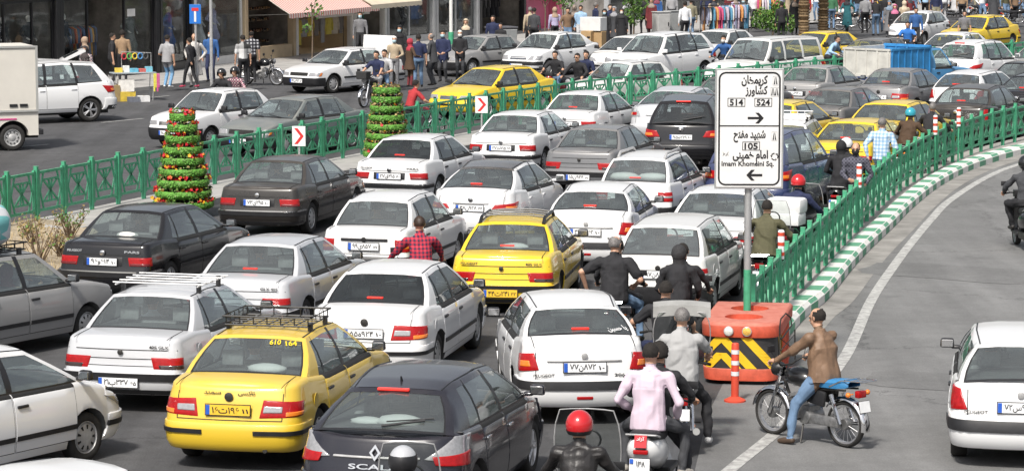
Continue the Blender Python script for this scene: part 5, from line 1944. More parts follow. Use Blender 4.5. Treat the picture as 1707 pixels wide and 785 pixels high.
# strip that carries the right-hand fence, with green and white kerb
FENCE_R = smooth_path(poly([(1254, 576), (1282, 543), (1312, 511), (1343, 477), (1376, 446), (1392, 428), (1428.6, 388), (1465, 352), (1498, 322), (1567, 282), (1624, 259), (1677, 243), (1760, 224), (1880, 204), (2050, 180)], .12))
inner = offset(KERB, -.30)
strip_l = offset(FENCE_R, -.35)
n_ = min(len(strip_l), len(inner))
ia = [inner[int(i * (len(inner) - 1) / 79)] for i in range(80)]
ib = [strip_l[int(i * (len(strip_l) - 1) / 79)] for i in range(80)]
slab('fence_strip', ib, ia, 0, .15, CONC)
seg = resample(KERB, .60)
for i, (a, b) in enumerate(zip(seg, seg[1:])):
 if a.x > 30:
  break
kerbs = []
KWP = []
kn = [p for p in seg if p.x < 30]
inn = offset(kn, -.32)
mbw, mbg = MB(), MB()
for i in range(len(kn) - 1):
 q = mbw if i % 2 == 0 else mbg
 a, b, c, d = kn[i], kn[i + 1], inn[i + 1], inn[i]
 ch = .06
 a2, b2 = a.lerp(d, .2), b.lerp(c, .2)
 top = .20
 q.add([(a.x, a.y, 0), (b.x, b.y, 0), (b.x, b.y, top - ch), (a.x, a.y, top - ch), (a2.x, a2.y, top), (b2.x, b2.y, top), (c.x, c.y, top), (d.x, d.y, top), (d.x, d.y, 0), (c.x, c.y, 0)],
          [(0, 1, 2, 3), (3, 2, 5, 4), (4, 5, 6, 7), (7, 6, 9, 8), (0, 3, 4, 7, 8), (1, 9, 6, 5, 2)])
mball = MB()
mball.add(mbw.v, mbw.f, 0); mball.add(mbg.v, mbg.f, 1)
structure(obj('kerb', mball.mesh('kerb', [KW, KG], bevel=.008, bangle=30, merge=False)))
# ---- fences
def post_mesh(h):
 mb = MB()
 mb.box((0, 0, h / 2), (.075, .075, h))
 mb.box((0, 0, h + .006), (.085, .085, .014))
 return mb.mesh('post', [GREENF], bevel=.006)
def panel_mesh(L, h):
 """one bay: rails, uprights beside the posts, a crossed hexagon between them; along +Y"""
 mb = MB()
 a, b = .085, L - .085
 zb, zt = .20, h - .12
 t = .05
 for y in (a, b):
  mb.box((0, y, (zb + zt) / 2), (t, t, zt - zb + .12))
  for z in (zb + .12, zt - .14):
   mb.box((0, y - .04 if y == a else y + .04, z), (.03, .08, .03))
 for z in (zb, zt):
  mb.box((.002, (a + b) / 2, z), (t, b - a, t))
 m_, hw = (a + b) / 2, (b - a) / 2
 hz = (zt - zb) / 2
 zc = (zb + zt) / 2
 def bar(y0, z0, y1, z1):
  d = math.hypot(y1 - y0, z1 - z0)
  mb.box((0, (y0 + y1) / 2, (z0 + z1) / 2), (.026, d, .036), rx=math.atan2(z1 - z0, y1 - y0))
 for s in (-1, 1):
  bar(m_ + s * hw * .55, zb, m_ + s * hw * .86, zc)
  bar(m_ + s * hw * .86, zc, m_ + s * hw * .55, zt)
  bar(m_ - s * hw * .62, zb + hz * .40, m_ + s * hw * .62, zt - hz * .40)
  mb.box((.004, m_, zc + s * hz * .58), (.028, hw * 1.36, .036))
  bar(m_ + s * hw * .14, zc + hz * .58, m_ + s * .02, zc + .02)
  bar(m_ + s * hw * .14, zc - hz * .58, m_ + s * .02, zc - .02)
 return mb.mesh('panel', [GREENF], merge=False)
def fence(name, label, path, step, h, z, group=None):
 pts = resample(path, step)
 root = thing(name, label, 'fence', (pts[0].x, pts[0].y, z), 0, group)
 pm, bm = post_mesh(h), panel_mesh(step, h)
 o0 = Vector((pts[0].x, pts[0].y, z))
 for i, p in enumerate(pts):
  q = pts[min(i + 1, len(pts) - 1)]
  ang = math.atan2(-(q.x - p.x), q.y - p.y) if i < len(pts) - 1 else ang
  l = Vector((p.x, p.y, z)) - o0
  jr = random.Random(i)
  obj('post', pm, root, l, (R(jr.uniform(-.8, .8)), R(jr.uniform(-.8, .8)), ang))
  if i < len(pts) - 1:
   obj('panel', bm, root, l, (0, 0, ang))
 return root
FENCE_L = smooth_path(poly([(-90, 400), (61.7, 368.4), (251.8, 329), (420, 294), (587, 261), (763, 226.5), (841, 212), (962, 192.5), (1043.5, 182), (1172, 170), (1326, 154), (1400, 147), (1540, 132), (1635, 122.5), (1705, 115), (1800, 106), (1950, 95)], .10))
fence('median_fence', 'long green metal railing with crossed panels along the central reservation behind the flower towers', FENCE_L, 1.12, 1.06, .10)
fence('roadside_fence', 'green metal railing on the green and white kerb, curving away from the red barrier', FENCE_R, 1.0, .98, .15)
# median: a paved strip and a bed of dry soil
ml = offset(FENCE_L, -.22)
mr = offset(FENCE_L, 1.35)
slab('median', ml[6:], mr[6:], 0, .10, PAVE)
kl = offset(FENCE_L, 1.35)[6:]
slab('median_kerb', offset(FENCE_L, 1.352)[6:], offset(FENCE_L, 1.52)[6:], 0, .135, CONC)
SOIL = mat('dry_soil', (.36, .28, .19), .95, noise=.35, scale=5, bump=.8, tint=(.50, .42, .30))
bed = poly([(-90, 402), (60, 371), (150, 383), (168, 395), (120, 440), (40, 520), (-90, 560)])
mb = MB()
c = sum(bed, Vector()) / len(bed)
rings = []
for k in (1, .96, .8, .55, .3, .01):
 ring = []
 for i, p in enumerate(bed):
  for t in (0, .25, .5, .75):
   q = p.lerp(bed[(i + 1) % len(bed)], t)
   v = c + (q - c) * k
   ring.append((v.x, v.y, .0 if k == 1 else .12 + random.uniform(-.03, .04) * (k < .95)))
 rings.append(ring)
mb.grid(rings, close=True)
structure(obj('soil_bed', mb.mesh('soil_bed', [SOIL], smooth=40)))
# pavement in front of the shops
SW = smooth_path(poly([(-160, 190), (0, 172), (250, 150), (440, 127), (640, 103), (830, 83), (1000, 66), (1200, 50), (1440, 32), (1700, 18)]), 4)
FAC = smooth_path(poly([(-160, 168), (0, 150), (262, 127), (350, 113), (470, 100), (640, 80), (830, 60), (930, 50), (1100, 34), (1400, 12), (1700, -8)]), 4)
slab('pavement', offset(FAC, -6), SW, 0, .11, PAVE)
# ---- tiered flower towers
LEAFG = mat('basket_green', (.115, .32, .04), .65, noise=.5, scale=34, bump=1.0)
PETR, PETY, PETO = mat('red_petals', (.50, .015, .025), .6), mat('yellow_petals', (.75, .42, .02), .6), mat('orange_petals', (.70, .16, .02), .6)
LEAF1, LEAF2, LEAFD = mat('leaf_green', (.07, .16, .03), .6, noise=.4, scale=9), mat('leaf_light', (.14, .26, .05), .6, noise=.4, scale=9), mat('dry_leaf', (.30, .22, .09), .8, noise=.4, scale=9)
SOILD = mat('pot_soil', (.05, .035, .025), .95)
def flower_tower(label, base, n, r0, r1, H, blooms, seed):
 rnd = random.Random(seed)
 root = thing('flower_tower', label, 'planter', base, 0, 'flower towers on the median')
 pb = MB()
 pb.tube([(0, 0, 0), (0, 0, H)], .06, 8)
 obj('pole', pb.mesh('pole', [STEELD]), root)
 dz = H / n
 for i in range(n):
  r = r0 + (r1 - r0) * (i / (n - 1))
  z = .04 + i * dz
  b = MB()
  h = dz * .92
  prof = [(r * .55, z), (r * .82, z + h * .05), (r * .97, z + h * .30), (r * 1.0, z + h * .55), (r * .985, z + h * .78), (r * .93, z + h * .86), (r * .86, z + h * .78), (.02, z + h * .72)]
  N = 40
  rows = []
  for j, (rr_, zz) in enumerate(prof):
   row = []
   for k in range(N):
    a = 2 * PI * k / N
    w_ = 1 + (.030 * math.sin(a * 20 + j * 2.1) + rnd.uniform(-.014, .014)) * (1 if 0 < j < 6 else .3)
    row.append((rr_ * w_ * math.cos(a), rr_ * w_ * math.sin(a), zz + (rnd.uniform(-.006, .006) if 0 < j < 6 else 0)))
   rows.append(row)
  b.grid(rows, [0] * (N * 5) + [1] * (N * 2), close=True)
  for q in range(int(260 * r / .5)):
   t_ = rnd.uniform(.15, .85) * 4; j = int(t_) + 1; u = t_ - int(t_)
   rr_, zz = prof[j][0] * (1 - u) + prof[j + 1][0] * u, prof[j][1] * (1 - u) + prof[j + 1][1] * u
   a = rnd.uniform(0, 2 * PI); o_ = Vector((math.cos(a), math.sin(a), 0)); tg_ = Vector((-math.sin(a), math.cos(a), 0))
   p = o_ * (rr_ * 1.01) + Vector((0, 0, zz)); s_ = rnd.uniform(.014, .03)
   b.add([p - tg_ * s_, p + o_ * .022 - Vector((0, 0, s_ * rnd.uniform(.4, 1.2))), p + tg_ * s_, p + Vector((0, 0, s_ * .8))], [(0, 1, 2, 3)], 0 if rnd.random() < .7 else 2)
  bo = obj('basket', b.mesh('basket', [LEAFG, SOILD, LEAF2], smooth=70, fix=False), root)
  f = MB()
  cnt = int(165 * r / .5)
  for q in range(cnt):
   a = rnd.uniform(0, 2 * PI); rad = r * rnd.uniform(.78, 1.03)
   p = Vector((rad * math.cos(a), rad * math.sin(a), z + h * .85 + rnd.uniform(-.02, .075)))
   u = rnd.random()
   clump = math.sin(a * 3 + i * 1.7 + seed) > .1
   if u < blooms[0] and clump:
    mi = 2 if rnd.random() < .68 else (3 if rnd.random() < .75 else 4)
    s_ = rnd.uniform(.022, .038)
   else:
    mi = 5 if rnd.random() < blooms[1] else (0 if rnd.random() < .6 else 1)
    s_ = rnd.uniform(.02, .042)
   ax = Vector((rnd.uniform(-1, 1), rnd.uniform(-1, 1), rnd.uniform(.0, 1))).normalized()
   bx = ax.orthogonal().normalized() * s_; by = ax.cross(bx).normalized() * s_
   if mi >= 2 and mi < 5:
    for w2 in range(5):
     a0 = 2 * PI * w2 / 5
     pt = lambda t_, k_: p + (bx * math.cos(t_) + by * math.sin(t_)) * k_ + ax * .006 * k_
     f.add([p, pt(a0 - .6, .9), pt(a0, 1.25), pt(a0 + .6, .9)], [(0, 1, 2, 3)], mi)
   else:
    f.add([p - bx * .5, p + by * .9 - bx * .1, p + bx * 1.5, p - by * .7], [(0, 1, 2, 3)], mi)
  fo = obj('flowers', f.mesh('flowers', [LEAF1, LEAF2, PETR, PETY, PETO, LEAFD], merge=False, fix=False), bo)
  fo['kind'] = 'stuff'
 return root
p1, p2 = at(306, 352, .1), at(645, 266, .1)
flower_tower('tiered green basket tower with red and yellow flowers beside the black saloon', p1, 9, .61, .26, 1.98, (.92, .25), 3)
flower_tower('tiered green basket tower with withered tan plants, the farther of the two', p2, 8, .57, .33, 1.74, (.10, .75), 8)
# ---- chevron boards
def chevron(label, px, base, w_, h, zt):
 b = at(base[0], base[1], .1)
 root = thing('chevron_sign', label, 'road sign', b, R(-6), 'chevron signs on the median')
 mb = MB(); mb.tube([(0, 0, 0), (0, 0, zt)], .024, 8)
 obj('post', mb.mesh('post', [HUBCAP], smooth=40), root)
 mb = MB(); mb.box((0, -.035, zt - h / 2), (w_, .02, h))
 bo = obj('board', mb.mesh('board', [mat('sign_white', (.78, .78, .78), .45, noise=.05)], bevel=.004), root)
 q = MB()
 x0, xm, t = -w_ * .34, w_ * .12, w_ * .26
 zc = zt - h / 2
 for s in (-1, 1):
  q.add([(x0, -.048, zc + s * h * .40), (x0 + t, -.048, zc + s * h * .40), (xm + t, -.048, zc), (xm, -.048, zc)], [(0, 1, 2, 3) if s < 0 else (3, 2, 1, 0)])
 obj('chevron', q.mesh('chevron', [mat('sign_red', (.62, .03, .03), .45)], merge=False, fix=False), bo)
 return root
chevron('white board with a red chevron pointing right, between the flower towers', None, (499, 281), .31, .46, .98)
chevron('white board with a red chevron pointing right, behind the white saloon past the second tower', None, (803, 224), .33, .44, 1.0)
# ---- the direction sign
def direction_sign():
 base = at(1245, 612)
 K = .89
 root = thing('direction_sign', 'tall white Persian direction sign with black arrows and route numbers on a post', 'road sign', base, R(-1))
 SW_, SG = mat('sign_face', (.74, .74, .73), .5, noise=.09, scale=2.5), mat('galvanised', (.44, .45, .45), .45, metal=.5, noise=.15)
 mb = MB(); mb.tube([(0, .05, 1.35), (0, .05, 4.1)], .05, 14)
 obj('post', mb.mesh('post', [SG], smooth=40), root)
 mb = MB(); mb.tube([(0, .05, 0), (0, .05, 1.35)], .053, 14)
 obj('post_sleeve', mb.mesh('post_sleeve', [GREENF], smooth=40), root)
 W_, H_, zc = .935, 1.64, 3.29
 mb = MB(); mb.box((0, -.03, zc), (W_, .035, H_))
 bo = obj('board', mb.mesh('board', [SG], bevel=.006), root)
 mb = MB(); mb.box((0, -.0515, zc), (W_ - .05, .006, H_ - .05))
 obj('face', mb.mesh('face', [SW_]), bo)
 y = -.057
 def rrect(w_, h, r, t):
  mb = MB()
  def loop(w2, h2, r2):
   o = []
   for cx, cz, a0 in ((1, 1, 0), (-1, 1, 90), (-1, -1, 180), (1, -1, 270)):
    for k in range(6):
     a = R(a0 + 90 * k / 5)
     o.append((cx * (w2 / 2 - r2) + r2 * math.cos(a), y, cz * (h2 / 2 - r2) + r2 * math.sin(a)))
   return o
  mb.grid([loop(w_, h, r), loop(w_ - 2 * t, h - 2 * t, max(r - t, .005))], close=True)
  return mb
 b = rrect(W_ - .09, H_ - .09, .10, .024)
 obj('border', b.mesh('border', [INK]), bo, (0, 0, zc))
 mb = MB(); mb.box((0, y, zc + .045 * K), (W_ - .13, .003, .016)); obj('divider', mb.mesh('divider', [INK]), bo)
 def txt(s, x, z, size, width=None, bold=.032, fa=True):
  tm = text_mesh(farsi(s) if fa else s, size * K, INK, bold=bold, width=width * K)
  obj('lettering', tm, bo, (x * K, y - .001, zc + z * K))
 txt('کریمخان', .075, .735, .17, .40)
 txt('کشاورز', .105, .575, .17, .34)
 for s, x, z in (('514', -.20, .405), ('524', .21, .405), ('105', .03, -.265)):
  b = rrect(.27 * K, .135 * K, .004, .009)
  obj('number_frame', b.mesh('number_frame', [INK]), bo, (x * K, 0, zc + z * K))
  txt(s, x, z, .13, .205, .03, False)
 txt('شهید مفتح', .005, -.115, .17, .49)
 txt('امام خمینی', .02, -.425, .17, .54)
 txt('(ره)', -.36, -.385, .07, .09, .005)
 txt('Imam Khomeini Sq.', -.02, -.545, .105, .80, .022, False)
 def arrow(x, z, s):
  mb = MB()
  mb.box((x - s * .02, y, z), (.19, .003, .036))
  for q in (-1, 1):
   pts = [(x + s * .13, y, z), (x + s * .075, y, z), (x + s * .0, y, z + q * .082), (x + s * .055, y, z + q * .082)]
   mb.add([(p[0], p[1] - .0015, p[2]) for p in pts], [(0, 1, 2, 3)])
  obj('arrow', mb.mesh('arrow', [INK], merge=False, fix=False), bo, (0, 0, zc), None).scale = (K, 1, K)
 arrow(.09, .165, 1); arrow(.09, -.71, -1)
 def road(x, z, two):
  mb = MB()
  for dx in ((-.028, .028) if two else (0,)):
   for q in (-1, 1):
    mb.add([(x + dx + q * .028, y, z - .055), (x + dx + q * .008, y, z - .055), (x + dx + q * .004, y, z + .055), (x + dx + q * .010, y, z + .055)], [(0, 1, 2, 3)])
  obj('road_symbol', mb.mesh('road_symbol', [INK], merge=False, fix=False), bo, (0, 0, zc)).scale = (K, 1, K)
  b = rrect(.115 if two else .075, .125, .004, .004)
  obj('symbol_frame', b.mesh('symbol_frame', [HUBCAP]), bo, (x * K, 0, zc + z * K))
 road(.395, .735, False); road(.385, .565, True); road(.385, -.115, False)
 mb = MB()
 for k in range(3):
  a0 = R(90 + 120 * k)
  ring = [(.045 * math.cos(a0 + R(t)), y, .045 * math.sin(a0 + R(t))) for t in range(0, 80, 16)]
  mb.tube(ring, .007, 4)
  a = a0 + R(86)
  mb.add([(.062 * math.cos(a - .25), y - .002, .062 * math.sin(a - .25)), (.028 * math.cos(a - .25), y - .002, .028 * math.sin(a - .25)), (.045 * math.cos(a + .3), y - .002, .045 * math.sin(a + .3))], [(0, 1, 2)])
 obj('roundabout_symbol', mb.mesh('roundabout_symbol', [INK], merge=False), bo, (.39 * K, 0, zc - .425 * K))
 return root
direction_sign()
# ---- the red crash barrier and the flexible bollard
def barrier():
 base = at(1232, 642)
 hd = R(-10)
 root = thing('crash_barrier', 'red plastic crash barrier with black and yellow chevrons in front of the fence end', 'barrier', base, hd)
 RED = mat('barrier_red', (.58, .085, .04), .55, noise=.28, scale=7, dust=.5)
 BLK, YEL = mat('barrier_black', (.028, .028, .03), .5, noise=.3, scale=6, dust=.2), mat('barrier_yellow', (.80, .50, .02), .45, noise=.08)
 hw, L = .50, 2.05
 def outline(off=0.0, n=18):
  pts = []
  pts.append((-hw - off, L + off))
  for k in range(4):
   pts.append((-hw - off, L - (L - .42) * (k + 1) / 4))
  for k in range(1, n):
   a = PI + PI * k / n
   c, s = math.cos(a), math.sin(a)
   sgx = math.copysign(abs(c) ** .50, c); sgy = math.copysign(abs(s) ** .62, s)
   pts.append(((hw + off) * sgx, .42 + (.42 + off) * sgy))
  for k in range(4, -1, -1):
   pts.append((hw + off, L - (L - .42) * k / 4))
  pts[-1] = (hw + off, L + off)
  return pts
 def band(z0, z1, o0, o1, m, nm, top=False, par=root):
  mb = MB()
  a, b = outline(o0), outline(o1)
  mb.grid([[(x, y, z0) for x, y in a], [(x, y, z1) for x, y in b]], close=True)
  if top:
   mb.add([(x, y, z1) for x, y in b], [tuple(range(len(b)))])
  return mb, nm, m
 mb, nm, m = band(.06, .22, .0, .015, RED, 'base')
 mb.add([(x, y, .22) for x, y in outline(.015)], [tuple(range(len(outline())))])
 obj('base', mb.mesh('base', [RED], smooth=35, bevel=.01), root)
 mb, nm, m = band(.22, .66, -.01, -.005, BLK, 'panel')
 pn = obj('panel', mb.mesh('panel', [BLK], smooth=35), root)
 mb = MB()
 a, b, c = outline(.03), outline(.035), outline(.0)
 mb.grid([[(x, y, .64) for x, y in outline(-.01)], [(x, y, .64) for x, y in a], [(x, y, .80) for x, y in b], [(x, y, .835) for x, y in c]], close=True)
 mb.add([(x, y, .835) for x, y in c], [tuple(range(len(c)))])
 mb.add([(x, y, .64) for x, y in outline(-.01)], [tuple(range(len(c)))[::-1]])
 tme = mb.mesh('top', [RED], smooth=35, bevel=.012)
 to = obj('top', tme, root)
 # wells in the top
 for (yy, rr_) in ((.60, .26), (1.42, .26)):
  cy = MB(); cy.lathe([(.001, .70), (rr_ * 1.0, .70), (rr_, .95), (.001, .95)], 'Z', 28, c=(0, yy, 0))
  co = bpy.data.objects.new('cut', cy.mesh('cut', [RED]))
  COL.objects.link(co); co.parent = root
  bm_ = to.modifiers.new('well', 'BOOLEAN'); bm_.object = co; bm_.operation = 'DIFFERENCE'; bm_.solver = 'EXACT'
  bpy.context.view_layer.update()
  me = bpy.data.meshes.new_from_object(to.evaluated_get(bpy.context.evaluated_depsgraph_get()))
  to.modifiers.clear(); to.data = me
  bpy.data.objects.remove(co)
 me.shade_smooth(); me.set_sharp_from_angle(angle=R(35))
 # chevrons follow the panel's outline
 ol = outline(-.002)
 d = [0]
 for p, q in zip(ol, ol[1:]):
  d.append(d[-1] + math.hypot(q[0] - p[0], q[1] - p[1]))
 mid = d[-1] / 2
 def on(s, z, off=.004):
  s = min(max(s + mid, .01), d[-1] - .01)
  i = max(k for k in range(len(d)) if d[k] <= s)
  t = (s - d[i]) / (d[i + 1] - d[i])
  x, y = ol[i][0] + (ol[i + 1][0] - ol[i][0]) * t, ol[i][1] + (ol[i + 1][1] - ol[i][1]) * t
  dx, dy = (ol[i + 1][0] - ol[i][0]), (ol[i + 1][1] - ol[i][1])
  l = math.hypot(dx, dy)
  return Vector((x + dy / l * off, y - dx / l * off, z))
 bands = [(-.24, .645, .16, .225, .15), (-.24, .645, -.66, .225, .15), (-.24, .43, -.04, .225, .14), (-.24, .43, -.44, .225, .14), (.08, .645, .48, .225, .15)]
 for q in range(6):
  for sg in (1, -1):
   bands.append((sg * (.66 + .2 * q), .645, sg * (.80 + .2 * q), .225, .075))
 for s0, z0, s1, z1, w_ in bands:
  mb = MB(); rows = []
  for q in range(11):
   t = q / 10
   s = s0 + (s1 - s0) * t; z = z0 + (z1 - z0) * t
   rows.append([on(s - w_ / 2, z), on(s - w_ / 6, z), on(s + w_ / 6, z), on(s + w_ / 2, z)])
  mb.grid(rows)
  obj('stripe', mb.mesh('stripe', [YEL]), pn)
 for x in (-.14, .10):
  mb = MB(); mb.lathe([(.055, 0), (.055, -.02), (.04, -.03), (.001, -.032)], 'Y', 16)
  p = on(x, .73, .045)
  r_ = obj('reflector', mb.mesh('reflector', [mat('reflector_white', (.75, .74, .68), .2, noise=.3, scale=40) if x < 0 else mat('reflector_amber', (.75, .45, .10), .2, noise=.3, scale=40)], smooth=40), root, p)
  rim = MB(); rim.tube([(.058 * math.cos(a * PI / 8), -.012, .058 * math.sin(a * PI / 8)) for a in range(16)], .008, 6, closed=True)
  obj('rim', rim.mesh('rim', [HUBCAP]), r_)
 for yy in (.75, 1.0, 1.25, 1.5):
  mb = MB(); mb.box((hw + .012, yy, .43), (.035, .04, .76)); obj('rib', mb.mesh('rib', [RED], bevel=.008), root)
 for p_, d_ in (((.18, .25, .03), (.35, .25, .06)), ((-.2, .6, .03), (.3, .2, .06)), ((.15, 1.3, .03), (.3, .3, .06))):
  mb = MB(); mb.box(p_, d_); obj('foot', mb.mesh('foot', [BLACKP]), root)
barrier()
def bollard(label, base, h, striped, r=.05, group=None, z=0.0):
 b = at(base[0], base[1], z)
 root = thing('bollard', label, 'bollard', b, 0, group)
 OR, WH = mat('bollard_red', (.60, .07, .035), .5, noise=.1), mat('bollard_white', (.75, .75, .76), .4)
 if striped:
  mb = MB(); mb.lathe([(.001, 0), (.14, .0), (.14, .025), (.09, .05), (r, .07)], 'Z', 20)
  obj('base', mb.mesh('base', [OR], smooth=40), root)
  mb = MB(); mb.lathe([(r, .06), (r, h - .02), (r * .8, h), (.001, h)], 'Z', 20)
  tb = obj('tube', mb.mesh('tube', [OR], smooth=40), root)
  for zz in (h - .14, h - .28, h - .42):
   mb = MB(); mb.lathe([(r + .003, zz), (r + .003, zz + .055)], 'Z', 20)
   obj('band', mb.mesh('band', [WH], smooth=40), tb)
 else:
  mb = MB(); mb.tube([(0, 0, 0), (0, 0, h)], .02, 8)
  obj('stem', mb.mesh('stem', [GREENF], smooth=40), root)
  mb = MB(); mb.lathe([(.001, h), (r, h), (r, h + .42), (r * .7, h + .44), (.001, h + .44)], 'Z', 16)
  tb = obj('tube', mb.mesh('tube', [WH], smooth=40), root)
  for zz in (h + .05, h + .20, h + .35):
   mb = MB(); mb.lathe([(r + .003, zz), (r + .003, zz + .055)], 'Z', 16)
   obj('band', mb.mesh('band', [OR], smooth=40), tb)
 return root
bollard('orange flexible bollard with white bands standing in front of the crash barrier', (1225, 669), .76, True)
bollard('red and white striped marker post on the near end of the green fence', (1301, 522), .83, False, group='marker posts on the green fence', z=.15)
bollard('red and white striped marker post beside the masked man at the fence', (1431, 386), .83, False, group='marker posts on the green fence', z=.15)
bollard('red and white striped marker post on the fence by the dark jacketed rider', (1558, 287), .85, False, group='marker posts on the green fence', z=.15)
bollard('red and white striped marker post on the fence in front of the black saloon', (1597, 271), .85, False, group='marker posts on the green fence', z=.15)
# ---- dry shrubs in the soil bed
def shrub(label, base, h, seed, dry, n=26, cat='shrub', group='shrubs in the soil bed'):
 rnd = random.Random(seed)
 root = thing('shrub', label, cat, base, 0, group)
 st, lf = MB(), MB()
 for i in range(n):
  a = rnd.uniform(0, 2 * PI); sp = rnd.uniform(.1, .65) * h
  p = Vector((rnd.uniform(-.06, .06), rnd.uniform(-.06, .06), 0))
  q = Vector((math.cos(a) * sp, math.sin(a) * sp, h * rnd.uniform(.45, 1.0)))
  mid = p.lerp(q, .5) + Vector((rnd.uniform(-.1, .1), rnd.uniform(-.1, .1), .06))
  st.tube([p, mid, q], [.011, .007, .003], 4)
  for k in range(int(9 * (1 - dry * .5))):
   c = mid.lerp(q, rnd.random()) + Vector((rnd.uniform(-1, 1), rnd.uniform(-1, 1), rnd.uniform(-.6, .8))) * .08
   ax = Vector((rnd.uniform(-1, 1), rnd.uniform(-1, 1), rnd.uniform(0, 1))).normalized()
   s_ = rnd.uniform(.018, .04)
   bx = ax.orthogonal().normalized() * s_; by = ax.cross(bx).normalized() * s_ * .6
   u = rnd.random()
   lf.add([c - bx, c + by, c + bx, c - by], [(0, 1, 2, 3)], 2 if u < dry else (0 if u < .6 + dry * .3 else 1))
 obj('branches', st.mesh('branches', [mat('dry_twig', (.16, .11, .07), .9, noise=.3)], merge=False), root)
 obj('foliage', lf.mesh('foliage', [LEAF1, LEAF2, LEAFD], merge=False, fix=False), root)
 return root
shrub('tall leafless twiggy bush with dark stems in the dry soil bed', at(66, 442, .1), .95, 1, .85, 18)
shrub('green leafy shrub with a few red blooms at the soil bed end', at(118, 400, .1), .62, 2, .25, 30)
shrub('low dry straw coloured bush at the edge of the soil bed', at(100, 430, .1), .5, 3, .75, 34)
shrub('small dry bush beside the fence post in the soil bed', at(55, 408, .1), .55, 4, .7, 24)
gb = MB()
rnd = random.Random(5)
for i in range(900):
 u, v = rnd.random(), rnd.random()
 a, b_ = bed[0].lerp(bed[1], u), bed[5].lerp(bed[4], u)
 p = a.lerp(b_, v)
 hh = rnd.uniform(.05, .22)
 d = Vector((rnd.uniform(-.08, .08), rnd.uniform(-.08, .08), hh))
 s_ = Vector((rnd.uniform(-1, 1), rnd.uniform(-1, 1), 0)).normalized() * .008
 p = Vector((p.x, p.y, .10))
 gb.add([p - s_, p + s_, p + d], [(0, 1, 2)])
go = obj('dry_grass', gb.mesh('dry_grass', [mat('straw', (.42, .33, .18), .9, noise=.3)], merge=False, fix=False))
go['kind'] = 'stuff'
tag(go, 'dry straw coloured grass and litter over the soil bed', 'grass')
# ================================================================== THE SHOPS
FBASE = [(-160, 168), (0, 150), (262, 127), (350, 113), (470, 100), (640, 80), (830, 60), (930, 50), (1100, 34), (1400, 12), (1700, -8)]
def fbase(x):
 return at(x, ip(FBASE, x))
ZP = .11
DARKF = mat('dark_frame', (.015, .015, .017), .35, noise=.2)
GREYF = mat('grey_metal_panel', (.42, .43, .44), .4, metal=.4, noise=.12)
TANW = mat('tan_wall', (.48, .38, .25), .7, noise=.12, scale=3)
WHITEW = mat('white_wall', (.70, .69, .67), .6, noise=.1, scale=2)
INTW = mat('shop_inside_wall', (.20, .185, .17), .8, noise=.5, scale=1.5)
SHOPGLASS = glass_mat('shop_glass', (.86, .88, .88), .04)
STONE = mat('stone_cladding', (.36, .34, .31), .6, noise=.15, scale=2)
def shop(a, b, label, wall=DARKF, glass=True, inside=INTW, depth=2.6, zt=2.75, door=None, plinth=.28, piers=(True, True), name='shop_front', mull=()):
 P, Q = fbase(a), fbase(b)
 d = Q - P
 L = d.length
 root = thing(name, label, 'shop', (P.x, P.y, ZP), math.atan2(d.y, d.x), 'shops along the far pavement')
 root['L'] = L
 mb = MB()
 mb.box((L / 2, depth, zt / 2), (L, .1, zt)); mb.box((.03, depth / 2, zt / 2), (.06, depth, zt)); mb.box((L - .03, depth / 2, zt / 2), (.06, depth, zt))
 mb.box((L / 2, depth / 2, zt + .05), (L, depth, .1)); mb.box((L / 2, depth / 2 + .05, .01), (L, depth, .02))
 obj('interior', mb.mesh('interior', [inside], merge=False), root)
 mb = MB()
 mb.box((L / 2, .0, zt + .62), (L - .01, .3, 1.14))
 obj('fascia', mb.mesh('fascia', [wall], bevel=.01), root)
 mb = MB(); mb.box((L / 2, .12, zt + 3.2), (L - .01, .3, 4.0))
 obj('upper_wall', mb.mesh('upper_wall', [STONE], bevel=.01), root)
 for s, x in zip(piers, (.09, L - .09)):
  if s:
   mb = MB(); mb.box((x, -.02, zt / 2), (.20, .26, zt + .06))
   obj('pier', mb.mesh('pier', [wall], bevel=.01), root)
 x0, x1 = (.20 if piers[0] else .02), (L - .20 if piers[1] else L - .02)
 spans = []
 if door:
  dx0, dx1 = door[0] * L, door[1] * L
  if dx0 - x0 > .3: spans.append((x0, dx0))
  if x1 - dx1 > .3: spans.append((dx1, x1))
 else:
  spans = [(x0, x1)]
 if glass:
  for (u, v) in spans:
   mb = MB()
   mb.box(((u + v) / 2, .02, plinth / 2), (v - u, .16, plinth))
   for x in (u + .03, v - .03) + tuple(u + (v - u) * m for m in mull):
    mb.box((x, .02, (plinth + zt) / 2), (.06, .09, zt - plinth))
   mb.box(((u + v) / 2, .023, zt - .04), (v - u - .12, .085, .08))
   fr = obj('window', mb.mesh('window', [wall if wall is not TANW else DARKF], merge=False), root)
   mb = MB(); mb.box(((u + v) / 2, .03, (plinth + zt) / 2), (v - u - .1, .012, zt - plinth - .06))
   obj('pane', mb.mesh('pane', [SHOPGLASS]), fr)
 for q in range(max(1, int(L / 2))):  # added glowing strips to brighten the mannequins, no lamp seen there
  mb = MB(); mb.box((L * (q + .5) / max(1, int(L / 2)), .9, zt - .03), (min(1.2, L * .7), .12, .04))
  obj('added_glow_strip', mb.mesh('added_glow_strip', [mat('added_glow', (1, .95, .86), .5, emit=5)]), root)
 return root, L
def in_shop(root, x, y, z=0):
 return root.matrix_basis @ Vector((x, y, z))
def flat_sign(root, x, z, w_, h, m, text=None, tm=None, y=-.17, nm='sign', size=None):
 mb = MB(); mb.box((x, y, z), (w_, .03, h))
 s = obj(nm, mb.mesh(nm, [m], bevel=.004), root)
 if text:
  t = text_mesh(text, size or h * .7, tm or INK, bold=.01, width=w_ * .8)
  obj('lettering', t, s, (x, y - .018, z))
 return s
MANW = mat('mannequin_white', (.72, .70, .66), .35)
